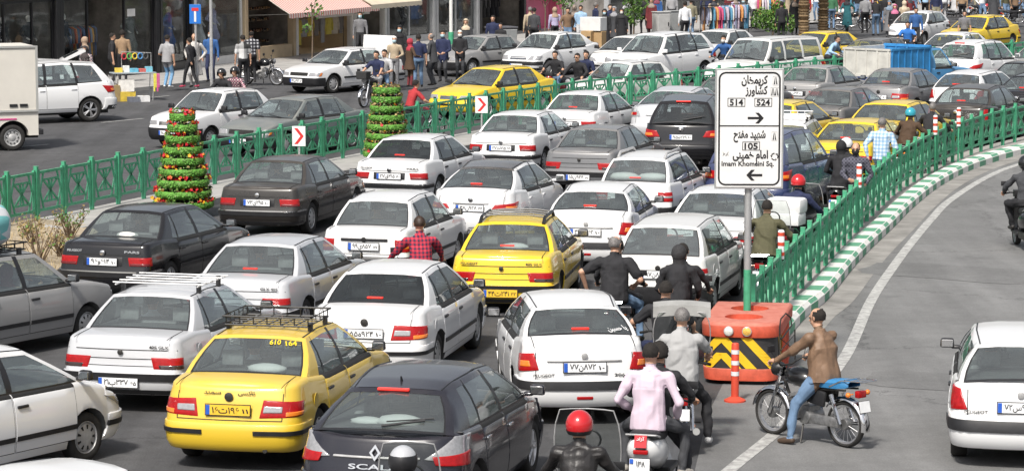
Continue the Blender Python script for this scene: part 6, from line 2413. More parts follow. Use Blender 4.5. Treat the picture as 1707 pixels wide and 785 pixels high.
def mannequin(label, loc, rz, dress, col, z=0.0, skirt=.0, legs='white', H=1.80):
 col_m = cloth('mannequin_' + dress, col)
 o = person(label, stand(lean=0, lh=(-.26, .10, .95), rh=(.26, .12, 1.0)), loc, rz, H=H, topm=col_m, legm=col_m if skirt else cloth(legs, CLOTH[legs]), hair=None, skirt=skirt, name='mannequin', voxel=.03, sleeves='long', shoes=MANW, group='mannequins in the shop windows')
 for i, m in enumerate(o.data.materials):
  if m.name.startswith('skin'):
   o.data.materials[i] = MANW
 for ch in list(o.children):
  if ch.name.startswith('eye'):
   bpy.data.objects.remove(ch)
 o['category'] = 'mannequin'
 return o
def garment_mesh(col, L=.75, w_=.46, dress=False):
 mb = MB()
 rows = []
 for z, hw, t in ((0, .06, .02), (-.03, .14, .04), (-.06, w_ / 2, .05), (-.3, w_ / 2 * .82, .06), (-L * .7, w_ / 2 * (.9 if not dress else 1.0), .06), (-L, w_ / 2 * (.92 if not dress else 1.15), .05)):
  rows.append([(hw * math.cos(2 * PI * k / 12), t * math.sin(2 * PI * k / 12), z) for k in range(12)])
 mb.grid(rows, close=True)
 for s in (-1, 1):
  mb.tube([(s * w_ * .42, 0, -.07), (s * (w_ * .58), 0, -.32), (s * w_ * .60, .0, -.55)], [.055, .05, .04], 8)
 mb.tube([(0, 0, 0), (0, 0, .06)], .006, 5)
 return mb.mesh('garment', [cloth('garment_%d_%d_%d' % tuple(int(c * 99) for c in col), col)], smooth=60, merge=False)
_G = {}
def rack(label, loc, rz, L, h, cols, n, seed, parent_group='clothes racks on the pavement', spin=True):
 rnd = random.Random(seed)
 root = thing('clothes_rack', label, 'clothes rack', loc, rz, parent_group)
 mb = MB()
 mb.tube([(0, 0, 0), (0, 0, h)], .016, 6); mb.tube([(L, 0, 0), (L, 0, h)], .016, 6); mb.tube([(0, 0, h), (L, 0, h)], .016, 6)
 for x in (0, L):
  mb.tube([(x, -.25, .03), (x, .25, .03)], .016, 6)
 obj('rail', mb.mesh('rail', [STEELD], merge=False), root)
 for i in range(n):
  c = cols[rnd.randrange(len(cols))]
  k = (c, rnd.randrange(2))
  if k not in _G:
   _G[k] = garment_mesh(c, L=.7 + .3 * k[1], dress=bool(k[1]))
  obj('garment', _G[k], root, (L * (i + .5) / n, 0, h - .06), (0, 0, R(rnd.uniform(50, 85)) if spin else R(rnd.uniform(-12, 12))))
 return root
PAL1 = [(.45, .10, .05), (.10, .16, .30), (.30, .22, .14), (.50, .30, .10), (.12, .12, .13), (.20, .26, .34), (.38, .05, .05)]
PAL2 = [(.52, .45, .36), (.30, .30, .30), (.62, .60, .55), (.55, .46, .08), (.18, .16, .15), (.40, .30, .2)]
PAL3 = [(.62, .60, .62), (.52, .08, .18), (.10, .28, .42), (.60, .28, .10), (.12, .12, .15), (.50, .42, .50), (.30, .33, .45), (.66, .64, .6)]
# left, dark fashion shops behind the truck
r_, L_ = shop(-60, 96, 'black framed fashion shop window with two black dressed mannequins behind the box truck', mull=(.42, .75))
mannequin('white headed mannequin in a black tunic, leftmost in the dark shop window', in_shop(r_, L_ * .52, .42, .5), r_.rotation_euler.z + PI, 'black', (.02, .02, .022), legs='dark')
mannequin('white headed mannequin in a charcoal dress left of the open shop door', in_shop(r_, L_ * .80, .42, .5), r_.rotation_euler.z + PI, 'charcoal', (.05, .055, .06), skirt=.5)
r_, L_ = shop(97, 262, 'black framed clothes shop with an open doorway full of garments', door=(.30, .66))
mannequin('white headed mannequin in a black outfit beside the open shop door', in_shop(r_, L_ * .15, .42, .5), r_.rotation_euler.z + PI, 'black2', (.03, .035, .05), legs='dark')
mannequin('mannequin in a long grey sheer dress under the small white notice', in_shop(r_, L_ * .82, .42, .5), r_.rotation_euler.z + PI, 'greydress', (.20, .22, .21), skirt=.25)
flat_sign(r_, L_ * .73, 2.15, .42, .26, WHITEW, None, y=-.03, nm='notice')
p_ = in_shop(r_, L_ * .36, 1.2)
rack('rail of orange and blue clothes inside the open shop doorway', p_, r_.rotation_euler.z, L_ * .28, 1.75, PAL1, 16, 3, 'clothes rails inside the shops')
r_, L_ = shop(263, 318, 'narrow black framed shop window with a blue dressed mannequin')
mannequin('mannequin in a white blouse at the left of the blue dressed one', in_shop(r_, L_ * .28, .42, .5), r_.rotation_euler.z + PI, 'whiteblouse', (.62, .64, .68), skirt=.5)
mannequin('mannequin in a bright blue long dress in the narrow window', in_shop(r_, L_ * .66, .42, .5), r_.rotation_euler.z + PI, 'bluedress', (.08, .16, .42), skirt=.3)
r_, L_ = shop(319, 404, 'shop window with white pier and a lavender dressed mannequin', wall=WHITEW, piers=(True, False))
mannequin('mannequin in a lavender dress in the window right of the grey pole', in_shop(r_, L_ * .62, .42, .5), r_.rotation_euler.z + PI, 'lavender', (.42, .42, .60), skirt=.35)
mannequin('mannequin in a pale white coat left of the lavender one', in_shop(r_, L_ * .34, .42, .5), r_.rotation_euler.z + PI, 'palecoat', (.62, .64, .66), skirt=.4)
# shoe shop with the striped awning
r_, L_ = shop(405, 488, 'tan shoe shop with stocked shelves under a red striped awning', wall=TANW, glass=False)
mb = MB()
for k in range(5):
 mb.box((L_ * .5, 1.0, .55 + k * .42), (L_ * .82, .35, .03))
sh_ = obj('shelf', mb.mesh('shelf', [TANW], merge=False), r_)
rnd = random.Random(4)
mb = MB()
for k in range(5):
 for q in range(16):
  x = L_ * (.13 + .74 * q / 15)
  mb.box((x, .86, .60 + k * .42), (.09, .22, .07 + rnd.random() * .06), rnd.randrange(3), rz=rnd.uniform(-.2, .2))
so = obj('shoes', mb.mesh('shoes', [mat('black_leather', (.02, .018, .018), .4), mat('brown_leather', (.16, .07, .03), .4), mat('tan_leather', (.36, .22, .10), .45)], bevel=.02, merge=False), sh_)
mb = MB(); mb.box((L_ * .5, -.05, .24), (L_ * .8, .3, .48)); obj('counter', mb.mesh('counter', [TANW], bevel=.01), r_)
def stripe_mat(key, c1, c2, scale, axis=0):
 if key in MATS: return MATS[key]
 m = mat(key, c1, .7); t = m.node_tree
 tc = t.nodes.new('ShaderNodeTexCoord'); sx = t.nodes.new('ShaderNodeSeparateXYZ'); t.links.new(tc.outputs['Object'], sx.inputs[0])
 mu = t.nodes.new('ShaderNodeMath'); mu.operation = 'MULTIPLY'; mu.inputs[1].default_value = scale; t.links.new(sx.outputs[axis], mu.inputs[0])
 fr = t.nodes.new('ShaderNodeMath'); fr.operation = 'FRACT'; t.links.new(mu.outputs[0], fr.inputs[0])
 gt = t.nodes.new('ShaderNodeMath'); gt.operation = 'GREATER_THAN'; gt.inputs[1].default_value = .6; t.links.new(fr.outputs[0], gt.inputs[0])
 mx = t.nodes.new('ShaderNodeMix'); mx.data_type = 'RGBA'; t.links.new(gt.outputs[0], mx.inputs[0]); mx.inputs[6].default_value = (*c1, 1); mx.inputs[7].default_value = (*c2, 1)
 t.links.new(mx.outputs[2], t.nodes['Principled BSDF'].inputs['Base Color'])
 return m
def awning(a, b, zlo, zhi, out, m, label, board=None, group='awnings over the shops'):
 P, Q = fbase(a), fbase(b)
 d = Q - P; L = d.length
 root = thing('awning', label, 'awning', (P.x, P.y, ZP), math.atan2(d.y, d.x), group)
 mb = MB()
 for s, t in ((0, 0), (.02, 1)):
  rows = [[(x * L, -.18 - out * v, zhi + (zlo - zhi) * v - .05 * math.sin(v * PI) - s) for x in np.linspace(0, 1, 9)] for v in np.linspace(0, 1, 6)]
  mb.grid(rows)
 rows = [[(x * L, -.18 - out, zlo), (x * L, -.185 - out, zlo - .16 - .03 * (k % 2))] for k, x in enumerate(np.linspace(0, 1, 25))]
 mb.grid(rows)
 obj('canvas', mb.mesh('canvas', [m], smooth=50, merge=False, fix=False), root)
 mb = MB()
 for x in (.04, L - .04):
  mb.tube([(x, -.1, zlo - .1), (x, -.18 - out, zlo - .02)], .018, 6)
 obj('arms', mb.mesh('arms', [STEELD], merge=False), root) if False else None
 for x in (.04, L - .04):
  q = MB(); q.tube([(x, -.1, zlo - .1), (x, -.18 - out, zlo - .02)], .018, 6)
  obj('arm', q.mesh('arm', [STEELD]), root)
 return root
STRIPE = stripe_mat('awning_stripe', (.72, .64, .58), (.60, .16, .13), 5.2)
CREAM = mat('cream_canvas', (.66, .58, .45), .8, noise=.1, scale=2)
awning(408, 562, 1.78, 2.9, 1.7, STRIPE, 'red and white striped awning over the shoe shop')
awning(548, 634, 1.86, 2.9, 1.7, CREAM, 'cream awning right of the striped one')
r_, L_ = shop(489, 586, 'clothes shop with a white sign board under the striped awning', wall=WHITEW, glass=False, inside=TANW)
SGN = flat_sign(r_, L_ * .5, 1.58, L_ * .92, .32, WHITEW, farsi('پوشاک'), mat('olive_ink', (.20, .20, .08), .6), y=-.9, nm='sign_board')
p_ = in_shop(r_, L_ * .08, .15)
rack('rail of beige, grey and yellow jackets under the white sign board', p_, r_.rotation_euler.z, L_ * .84, 1.42, PAL2, 8, 9, 'clothes rails inside the shops', spin=False)
r_, L_ = shop(587, 640, 'shop entrance with bright garments behind the masked man', wall=WHITEW, glass=False)
rack('rail of red and green garments in the shop entrance', in_shop(r_, L_ * .1, .9), r_.rotation_euler.z, L_ * .8, 1.7, [(.5, .06, .05), (.08, .3, .2), (.2, .2, .22)], 7, 12, 'clothes rails inside the shops')
r_, L_ = shop(641, 722, 'grey metal clad shop with tall glass and a yellow upright sign', wall=GREYF, mull=(.5,))
mannequin('mannequin in a dark grey suit behind the glass of the grey metal shop', in_shop(r_, L_ * .5, .42, .5), r_.rotation_euler.z + PI, 'dkgrey', (.08, .08, .09), legs='dark')
flat_sign(r_, L_ * .88, 2.5, .26, 1.5, mat('sign_yellow', (.72, .52, .03), .5), None, y=-.22, nm='upright_sign')
r_, L_ = shop(723, 795, 'grey shop with glass front left of the dark open shop', wall=GREYF, mull=(.5,))
mannequin('mannequin in a white blouse and dark skirt behind the man with the beard', in_shop(r_, L_ * .55, .42, .5), r_.rotation_euler.z + PI, 'white2', (.6, .6, .58), legs='dark')
r_, L_ = shop(796, 872, 'dark open shop under a small cream awning', glass=False)
rack('rail of dark clothes inside the open shop under the small awning', in_shop(r_, L_ * .1, 1.1), r_.rotation_euler.z, L_ * .8, 1.7, [(.04, .04, .05), (.12, .12, .13), (.35, .3, .25)], 9, 15, 'clothes rails inside the shops')
awning(790, 880, 2.05, 2.7, 1.1, CREAM, 'small cream awning with a scalloped edge over the dark shop')
r_, L_ = shop(873, 932, 'shop with pink poster wall and red notice', wall=mat('pink_wall', (.60, .16, .26), .6), glass=False, inside=mat('pink_wall', (.60, .16, .26), .6), depth=.5)
flat_sign(r_, L_ * .68, 1.75, L_ * .52, .62, mat('sign_red', (.62, .03, .03), .45), farsi('حراج'), mat('sign_white', (.78, .78, .78), .45), nm='sale_sign')
flat_sign(r_, L_ * .25, 1.75, L_ * .26, .75, WHITEW, None, nm='poster')
# farther row, beyond the side street
far = [(1010, 1150, 'plain grey shop behind the grey cabinets', GREYF), (1151, 1330, 'open shop behind the outdoor clothes racks', DARKF), (1331, 1520, 'dark shop front behind the crowd at the top', DARKF), (1521, 1720, 'shop front at the far top right with pale piers', WHITEW)]
for a, b, lb, wm in far:
 r_, L_ = shop(a, b, lb, wall=wm, mull=(.33, .66))
# ---- poles, small trees, cabinets
def pole(label, px, h, r, m, name='pole', base_m=None, z=ZP):
 b = at(px[0], px[1], z)
 root = thing(name, label, 'pole', b)
 mb = MB(); mb.tube([(0, 0, 0), (0, 0, h)], r, 10)
 obj('shaft', mb.mesh('shaft', [m], smooth=50), root)
 if base_m:
  mb = MB(); mb.tube([(0, 0, 0), (0, 0, 1.0)], r * 1.5, 12)
  obj('base', mb.mesh('base', [base_m], smooth=50), root)
 return root
pole('plain grey steel pole on the pavement right of the patterned coat', (353, 146), 5.5, .055, HUBCAP)
pole('white lamp pole with a green base behind the bearded man', (752, 98), 6.0, .07, WHITEW, 'lamp_pole', GREENF)
pole('thin grey lamp pole in front of the green bush', (861 + 225, 58), 6.0, .06, HUBCAP, 'lamp_pole')
b = at(327, 147, ZP)
ds = thing('dead_end_sign', 'blue dead end sign with a white T and red bar on a thin post', 'road sign', b, R(-4))
mb = MB(); mb.tube([(0, .03, 0), (0, .03, 2.65)], .03, 8); obj('post', mb.mesh('post', [HUBCAP], smooth=50), ds)
mb = MB(); mb.box((0, -.02, 2.38), (.37, .02, .62)); bo = obj('board', mb.mesh('board', [mat('sign_blue', (.02, .16, .55), .4)], bevel=.004), ds)
mb = MB(); mb.box((0, -.034, 2.30), (.07, .006, .34)); obj('symbol', mb.mesh('symbol', [WHITEW]), bo)
mb = MB(); mb.box((0, -.036, 2.53), (.22, .006, .10)); obj('bar', mb.mesh('bar', [mat('sign_red', (.62, .03, .03), .45)]), bo)
def leafy(mb, c, r, n, rnd, sc=(1, 1, 1), leaf=.07):
 for i in range(n):
  d = Vector((rnd.gauss(0, 1), rnd.gauss(0, 1), rnd.gauss(0, 1))).normalized() * (rnd.random() ** .4)
  p = Vector(c) + Vector((d.x * r * sc[0], d.y * r * sc[1], d.z * r * sc[2]))
  ax = Vector((rnd.uniform(-1, 1), rnd.uniform(-1, 1), rnd.uniform(-.2, 1))).normalized()
  s_ = leaf * rnd.uniform(.6, 1.3)
  bx = ax.orthogonal().normalized() * s_; by = ax.cross(bx).normalized() * s_ * .6
  mb.add([p - bx, p + by, p + bx, p - by], [(0, 1, 2, 3)], rnd.randrange(2))
def tree(label, px, h, blobs, seed, r=.05, name='street_tree', leaf=.07, n=260, z=ZP, group=None, cat='tree'):
 rnd = random.Random(seed)
 b = at(px[0], px[1], z)
 root = thing(name, label, cat, b, 0, group)
 mb = MB()
 mb.tube([(0, 0, 0), (.03, .02, h * .5), (0, 0, h)], [r, r * .8, r * .5], 8)
 for (c, rr) in blobs:
  mb.tube([(0, 0, h * .6), (c[0] * .5, c[1] * .5, (h * .6 + c[2]) / 2 + .1), c], [r * .5, r * .35, r * .15], 6)
 obj('trunk', mb.mesh('trunk', [mat('bark', (.16, .12, .085), .9, noise=.35, scale=12, bump=.6)], smooth=60, merge=False), root)
 q = MB()
 for (c, rr) in blobs:
  leafy(q, c, rr, int(n * (rr / .5) ** 2), rnd, leaf=leaf)
 obj('crown', q.mesh('crown', [LEAF1, LEAF2], merge=False, fix=False), root)
 return root
tree('thin young street tree with sparse light leaves before the striped awning', (520, 118), 2.4, [((.1, 0, 2.1), .35), ((-.15, .1, 1.5), .22), ((.2, 0, 2.9), .5)], 1, .03, n=90)
tree('leafy young tree in front of the pink poster shop', (908, 78), 2.6, [((0, 0, 2.4), .55), ((.5, .1, 2.2), .45), ((-.5, 0, 2.6), .5)], 2, .035, n=170)
tree('young tree with bright leaves next to the parked white car by the side street', (938, 78), 2.6, [((.1, 0, 1.9), .45), ((.7, .1, 2.4), .6), ((-.3, 0, 2.9), .6)], 12, .035, n=170)
tree('small round green tree beside the grey cabinets', (1056, 66), 1.9, [((0, 0, 1.0), .45), ((.1, 0, 1.7), .6), ((-.3, 0, 2.1), .5)], 3, .04, n=330)
tree('dense low green bush left of the yellow taxi with the roof lamp', (1288, 62), 1.0, [((0, 0, .7), .55), ((.5, 0, .6), .5), ((-.5, 0, .8), .5), ((.2, 0, 1.2), .4)], 4, .04, n=420, name='bush', cat='bush')
# palm trunks
for i, (px, lb) in enumerate((((1340, 62), 'shaggy brown palm trunk left of the white post at the top'), ((1372, 60), 'second shaggy palm trunk, nearer the yellow taxi'))):
 b = at(px[0], px[1], ZP)
 root = thing('palm_tree', lb, 'tree', b, 0, 'palm trees on the pavement')
 mb = MB(); rnd = random.Random(i)
 for k in range(26):
  z = k * .12
  mb.lathe([(.15, z), (.23 + rnd.uniform(-.03, .03), z + .05), (.25 + rnd.uniform(-.03, .03), z + .13), (.15, z + .12)], 'Z', 12)
 obj('trunk', mb.mesh('trunk', [mat('palm_bark', (.26, .18, .10), .95, noise=.5, scale=14, bump=.9)], smooth=30, merge=False), root)
 q = MB()
 for k in range(14):
  a = 2 * PI * k / 14
  pts = [Vector((0, 0, 3.1)), Vector((math.cos(a) * .8, math.sin(a) * .8, 3.9)), Vector((math.cos(a) * 1.7, math.sin(a) * 1.7, 3.4))]
  for t in range(12):
   u = t / 12
   p = pts[0].lerp(pts[1], u).lerp(pts[1].lerp(pts[2], u), u)
   s = Vector((-math.sin(a), math.cos(a), 0)) * .35
   q.add([p, p + s * .5 + Vector((0, 0, .03)), p + s + Vector((math.cos(a) * .15, math.sin(a) * .15, -.15)), p + Vector((math.cos(a), math.sin(a), 0)) * .05], [(0, 1, 2, 3)])
   q.add([p, p - s * .5 + Vector((0, 0, .03)), p - s + Vector((math.cos(a) * .15, math.sin(a) * .15, -.15)), p + Vector((math.cos(a), math.sin(a), 0)) * .05], [(0, 1, 2, 3)])
 obj('fronds', q.mesh('fronds', [LEAF1], merge=False, fix=False), root)
def cabinet(label, px, d, m, rz=-35):
 b = at(px[0], px[1], ZP)
 root = thing('utility_cabinet', label, 'cabinet', b, R(rz), 'grey cabinets on the pavement')
 mb = MB(); mb.box((0, 0, d[2] / 2), d); mb.box((0, 0, d[2] + .02), (d[0] + .06, d[1] + .06, .04))
 obj('case', mb.mesh('case', [m], bevel=.012, merge=False), root)
 mb = MB(); mb.box((0, -d[1] / 2 - .008, d[2] * .5), (d[0] * .86, .016, d[2] * .86))
 do = obj('door', mb.mesh('door', [m], bevel=.004), root)
 mb = MB(); mb.box((d[0] * .32, -d[1] / 2 - .03, d[2] * .55), (.03, .03, .16)); obj('handle', mb.mesh('handle', [BLACKP]), do)
 return root
CABM = mat('cabinet_grey', (.30, .31, .31), .5, noise=.15)
cabinet('pale grey utility cabinet, the left of two beside the white saloon', (1102, 64), (.62, .5, 1.1), mat('cabinet_pale', (.48, .48, .47), .5, noise=.12), 28)
cabinet('dark grey utility cabinet right next to the pale one', (1122, 62), (.60, .5, 1.1), CABM, 28)
# a wheeled bin
b = at(836, 92, ZP)
bn = thing('rubbish_bin', 'grey wheeled rubbish bin behind the white boxy saloon', 'bin', b, R(28))
mb = MB(); mb.box((0, 0, .55), (.9, .7, .9), taper=1.12); obj('tub', mb.mesh('tub', [CABM], bevel=.03), bn)
mb = MB(); mb.box((0, .02, 1.06), (1.05, .84, .08)); obj('lid', mb.mesh('lid', [GREYD], bevel=.02), bn) if False else obj('lid', mb.mesh('lid', [mat('lid_dark', (.10, .10, .11), .5)], bevel=.02), bn)
for x in (-.35, .35):
 mb = MB(); mb.lathe([(.001, -.04), (.10, -.04), (.10, .04), (.001, .04)], 'X', 12, c=(x, -.2, .10)); obj('wheel', mb.mesh('wheel', [RUBBER]), bn)
# outdoor racks of the bazaar
for i, (px, L, n, lb) in enumerate((((1168, 70), 1.6, 16, 'packed rack of striped and orange shirts right of the black umbrella'), ((1198, 66), 1.5, 13, 'rack of white and pink blouses beside the grey jacketed man'), ((1262, 50), 1.5, 13, 'rack of mixed clothes above the white estate wagon'), ((1420, 36), 1.6, 13, 'rack of red and white clothes behind the women at the top'), ((1560, 22), 1.6, 13, 'rack of bright clothes above the white hatchback at the top right'))):
 rack(lb, at(px[0], px[1], ZP), R(28), L, 1.5, PAL3, n, 30 + i)
# ---- the street stall
def stall():
 b = at(222, 168)
 RZ = R(22)
 root = thing('street_stall', 'folding street stall table with metal legs piled with small goods', 'market stall', b, RZ)
 mb = MB(); mb.box((0, 0, .86), (1.35, .6, .04)); obj('table_top', mb.mesh('table_top', [mat('stall_cloth', (.30, .34, .36), .8, noise=.3)], bevel=.01), root)
 for x, y in ((-.62, -.25), (.62, -.25), (-.62, .25), (.62, .25)):
  mb = MB(); mb.tube([(x, y, .84), (x * .92, y * .8, 0)], .015, 6); obj('leg', mb.mesh('leg', [HUBCAP]), root)
 mb = MB(); mb.tube([(-.3, .2, .88), (-.3, .2, 1.5), (.64, .2, 1.45), (.64, .2, .88)], .014, 6); obj('frame', mb.mesh('frame', [HUBCAP]), root)
 W = lambda x, y, z: Matrix.LocRotScale(b, Matrix.Rotation(RZ, 3, 'Z').to_quaternion(), None) @ Vector((x, y, z))
 G = 'goods on the street stall'
 goods = [((-.45, 0, .88), (.22, .16, .14), (.75, .55, .08), 'small yellow box at the left end of the stall table'), ((-.20, .05, .88), (.20, .16, .20), (.72, .72, .70), 'white box on the stall table beside the yellow one'),
             ((.02, -.05, .88), (.24, .18, .12), (.15, .45, .60), 'light blue box in the middle of the stall table'), ((.28, 0, .88), (.22, .2, .10), (.60, .14, .12), 'red box on the right half of the stall table'),
             ((.50, -.02, .88), (.20, .2, .16), (.20, .50, .62), 'turquoise box at the right end of the stall table'), ((-.25, -.1, 0), (.50, .42, .30), (.62, .45, .06), 'yellow printed carton on the ground under the stall'),
             ((-.25, -.1, .30), (.48, .40, .36), (.70, .68, .64), 'white carton stacked on the yellow carton under the stall'), ((-.62, -.1, 0), (.32, .4, .5), (.30, .22, .10), 'brown carton left of the yellow carton under the stall'),
             ((.18, -.55, 0), (.36, .26, .18), (.68, .68, .68), 'white box on the road before the stall'), ((-.15, -.6, 0), (.36, .22, .16), (.14, .15, .18), 'dark box on the road before the stall')]
 for (p, d, c, lb) in goods:
  mb = MB(); mb.box((0, 0, d[2] / 2), d); mb.box((0, 0, d[2] + .002), (d[0] * .12, d[1] * .98, .004), 1)
  o = obj('goods_box', mb.mesh('goods_box', [mat('card_%d_%d_%d' % tuple(int(x * 99) for x in c), c, .7, noise=.2, scale=8), mat('tape', (.5, .42, .3), .4)], bevel=.006, merge=False), None, W(*p), (0, 0, RZ + random.uniform(-.2, .2)))
  tag(o, lb, 'box', G)
 for i, c in enumerate(((.5, .05, .06), (.1, .4, .1), (.7, .5, .05), (.08, .25, .5), (.1, .1, .1))):
  mb = MB(); mb.tube([(.08 * math.cos(a * PI / 6), .0, .09 * math.sin(a * PI / 6)) for a in range(12)], .022, 6, closed=True)
  o = obj('headband', mb.mesh('headband', [cloth('band%d' % i, c)], smooth=50), None, W(-.22 + i * .17, .18, 1.36), (0, 0, RZ + .2))
  tag(o, ['red', 'green', 'yellow', 'blue', 'black'][i] + ' padded ring hanging from the stall frame', 'headband', G)
 mb = MB(); mb.sphere((0, 0, .25), .24, 14, 10, sc=(.8, .6, 1.05)); mb.tube([(-.05, 0, .46), (0, 0, .62), (.05, 0, .46)], .012, 5)
 o = obj('plastic_bag', mb.mesh('plastic_bag', [mat('bag_white', (.62, .62, .64), .35, noise=.2, bump=.8, scale=9)], smooth=60, merge=False), None, W(-.80, -.15, .2))
 tag(o, 'white plastic bag hanging at the left of the street stall', 'bag')
 for i, c in enumerate(((.72, .66, .08), (.62, .10, .28))):
  mb = MB(); mb.box((0, 0, -.28), (.05, .02, .56)); mb.box((.05, 0, -.22), (.04, .02, .44))
  o = obj('scarf', mb.mesh('scarf', [cloth('scarf%d' % i, c)], bevel=.008, merge=False), None, W(.60 + .10 * i, -.31, .84), (0, 0, RZ))
  tag(o, ['yellow', 'pink'][i] + ' strap hanging from the right edge of the stall table', 'scarf')
stall()
# ================================================================== THE TRAFFIC
WH = paint_mat('white', (.76, .765, .77), dust=.2)
WH2 = paint_mat('off_white', (.70, .70, .69), dust=.25)
SILV = paint_mat('silver', (.42, .44, .47), .32, dust=.15)
SILV2 = paint_mat('silver_white', (.58, .59, .61), .28, dust=.12, metal=.15)
TAXI = paint_mat('taxi_yellow', (.78, .54, .015), dust=.1)
TAXID = paint_mat('dusty_taxi_yellow', (.74, .50, .03), .35, dust=.3)
BLK = paint_mat('black', (.004, .004, .006), .18, dust=.04, coat=.5)
BLKD = paint_mat('dusty_black', (.010, .008, .007), .25, dust=.20, coat=.5)
NAVY = paint_mat('black_blue', (.004, .005, .014), .2, dust=.09, coat=.5)
GREY = paint_mat('mid_grey', (.16, .165, .175), .35, dust=.3, metal=.2)
GREYD = paint_mat('dark_grey', (.07, .073, .08), .35, dust=.35)
GREYL = paint_mat('light_grey', (.30, .30, .30), .38, dust=.3, metal=.2)
GRGRN = paint_mat('grey_green', (.10, .125, .13), .35, dust=.4)
DBLUE = paint_mat('dark_blue', (.025, .04, .12), .25, dust=.15)
C = {}
C['tiba'] = car('tiba', WH, 'white hatch-roofed saloon cut off by the lower left picture edge, right side showing', anchor='wfr', px=(152, 771), head=34)
C['corner'] = car('p206sd', WH, 'white car of which only the roof shows at the bottom left corner', anchor='roof_rear', px=(-44, 812), head=38)
C['grey_pride'] = car('pride', GREYL, 'dusty grey small saloon with baggage tied on its roof rack at the left edge', anchor='wfr', px=(151, 572), head=32)
C['silver405'] = car('p405', SILV2, 'silver saloon with a white ladder roof rack and plate in its bumper', px=(197, 637), head=14, plate=('21ب337', '65'))
C['taxi_front'] = car('samand', TAXID, 'dusty yellow taxi with black basket roof rack beside the black hatchback', name='taxi', cat='taxi', px=(380, 683), head=12.5, plate=('16ت196', '11'), yellow=True)
C['megane'] = car('megane', NAVY, 'glossy black hatchback with silver and red lamps at the bottom centre', name='hatchback', px=(622, 815), head=13.5)
C['black_pars'] = car('pars', BLK, 'shiny black saloon with blue bumper line beside the soil bed', px=(170, 436), head=18, plate=('96و614', '10'))
C['silver_glx'] = car('p405', SILV2, 'plain silver saloon between the black saloon and the red check shirt rider', anchor='roof_rear', px=(434, 405), head=14)
C['samand'] = car('samand', WH, 'white saloon with black tinted rear glass ahead of the yellow taxi with basket rack', px=(606, 556), head=11, plate=('55ه924', '10'), glass=GLASSD)
C['brown_pars'] = car('pars', BLKD, 'dusty black saloon with pale dirty roof next to the first flower tower', px=(428, 338), head=15, plate=('73ی295', '10'))
C['pars_tower'] = car('pars', WH, 'white saloon with tinted rear glass in front of the second flower tower', px=(648, 294), head=17, plate=('27ق315', '40'), glass=GLASSD)
C['pride_white'] = car('pride', WH, 'small white saloon with black boot trim ahead of the red check shirt rider', px=(606, 411), head=14.5, plate=('99ی857', '77'))
C['taxi_rack'] = car('p405', TAXI, 'yellow taxi with black roof rails in the middle of the jam', name='taxi', cat='taxi', px=(834, 489), head=8, plate=('44ت241', '22'), yellow=True)
C['accent'] = car('accent_black_roof', WH, 'white saloon with a black roof and slanted red lamps', px=(783, 347), head=15, plate=('38ن928', '44'))
C['pars_b'] = car('pars', WH, 'white saloon with a red sticker in its rear glass behind the dark grey saloon', px=(834, 247), head=17, plate=('27ط715', '99'))
C['grey405'] = car('p405', GREY, 'grey saloon with plate in its dark bumper, left of the black sport utility', px=(963, 296), head=18, plate=('15ن944', '77'))
C['pars_c'] = car('pars', WH, 'white saloon by the median fence, ahead of the one with the red sticker', px=(940, 207), head=20, plate=('77ه312', '10'))
C['sd_far'] = car('p206sd', WH, 'rounded white saloon right of the yellow taxi with roof rails', px=(976, 387), head=10, plate=('32ص662', '10'))
C['pride_rails'] = car('pride_hatch', WH, 'small white hatchback with roof rails and cushions in the rear window', name='hatchback', anchor='roof_rear', px=(1066, 263), head=16)
C['pride_bikes'] = car('pride_hatch', WH2, 'white hatchback with a green sticker behind the black clad motorcyclists', name='hatchback', px=(1096, 458), head=14, plate=('97ن873', '10'))
C['white_sign'] = car('p405', WH, 'white saloon standing half behind the direction sign post', anchor='roof_rear', px=(1200, 318), head=15)
C['mazda'] = car('mazda', SILV2, 'silver white sports saloon with round clear lamps beside the black sport utility', px=(1096, 211), head=20, plate=('44ب812', '10'))
C['opel'] = car('suv_tinted', BLK, 'black sport utility vehicle with tinted glass left of the direction sign', name='suv', px=(1135, 229), head=10, plate=('95ه219', '10'))
C['sd_main'] = car('p206sd', WH, 'white rounded saloon angled left, nearest to the orange bollard', px=(975, 612), head=-5, plate=('77ن872', '10'), steer=0)
C['right206'] = car('p206', WH, 'white hatchback alone on the right road, cut by the picture edge', name='hatchback', px=(1702, 680), head=9, plate=('72س956', '10'))
C['grey_sign'] = car('pars', GREYD, 'dark grey saloon whose roof shows behind the direction sign', anchor='roof_rear', px=(1212, 129), head=27)
C['blue_suv'] = car('suv', DBLUE, 'dark blue sport utility vehicle right of the direction sign', name='suv', anchor=(.92, -1.9, .95), px=(1322, 290), head=21)
C['white_rack'] = car('pride_hatch', WH, 'white car with a roof rack peeking out ahead of the blue sport utility', name='hatchback', anchor='roof_rear', px=(1302, 205), head=14)
C['taxi_hidden'] = car('pars', TAXI, 'yellow taxi half hidden by the direction sign board', name='taxi', cat='taxi', anchor='roof_rear', px=(1287, 171), head=27)
C['taxi_wide'] = car('p405', TAXI, 'yellow taxi directly ahead of the man in the checked shirt', name='taxi', cat='taxi', anchor='roof_rear', px=(1420, 203), head=24)
C['taxi_ahead'] = car('samand', TAXI, 'yellow taxi beside the rider with the turquoise helmet', name='taxi', cat='taxi', anchor='roof_rear', px=(1477, 172), head=26)
C['silver_far'] = car('pars', GREYL, 'silver grey saloon behind the blue pickup truck', px=(1324, 156), head=28, plate=('65ب314', '10'))
C['grey_far'] = car('p405', GREYD, 'dark grey saloon between two yellow taxis and the silver saloons', anchor='roof_rear', px=(1386, 149), head=27)
C['samand_far'] = car('samand', GREY, 'grey saloon with bright red lamps right behind the blue pickup', px=(1463, 162), head=27, plate=('37ج512', '10'))
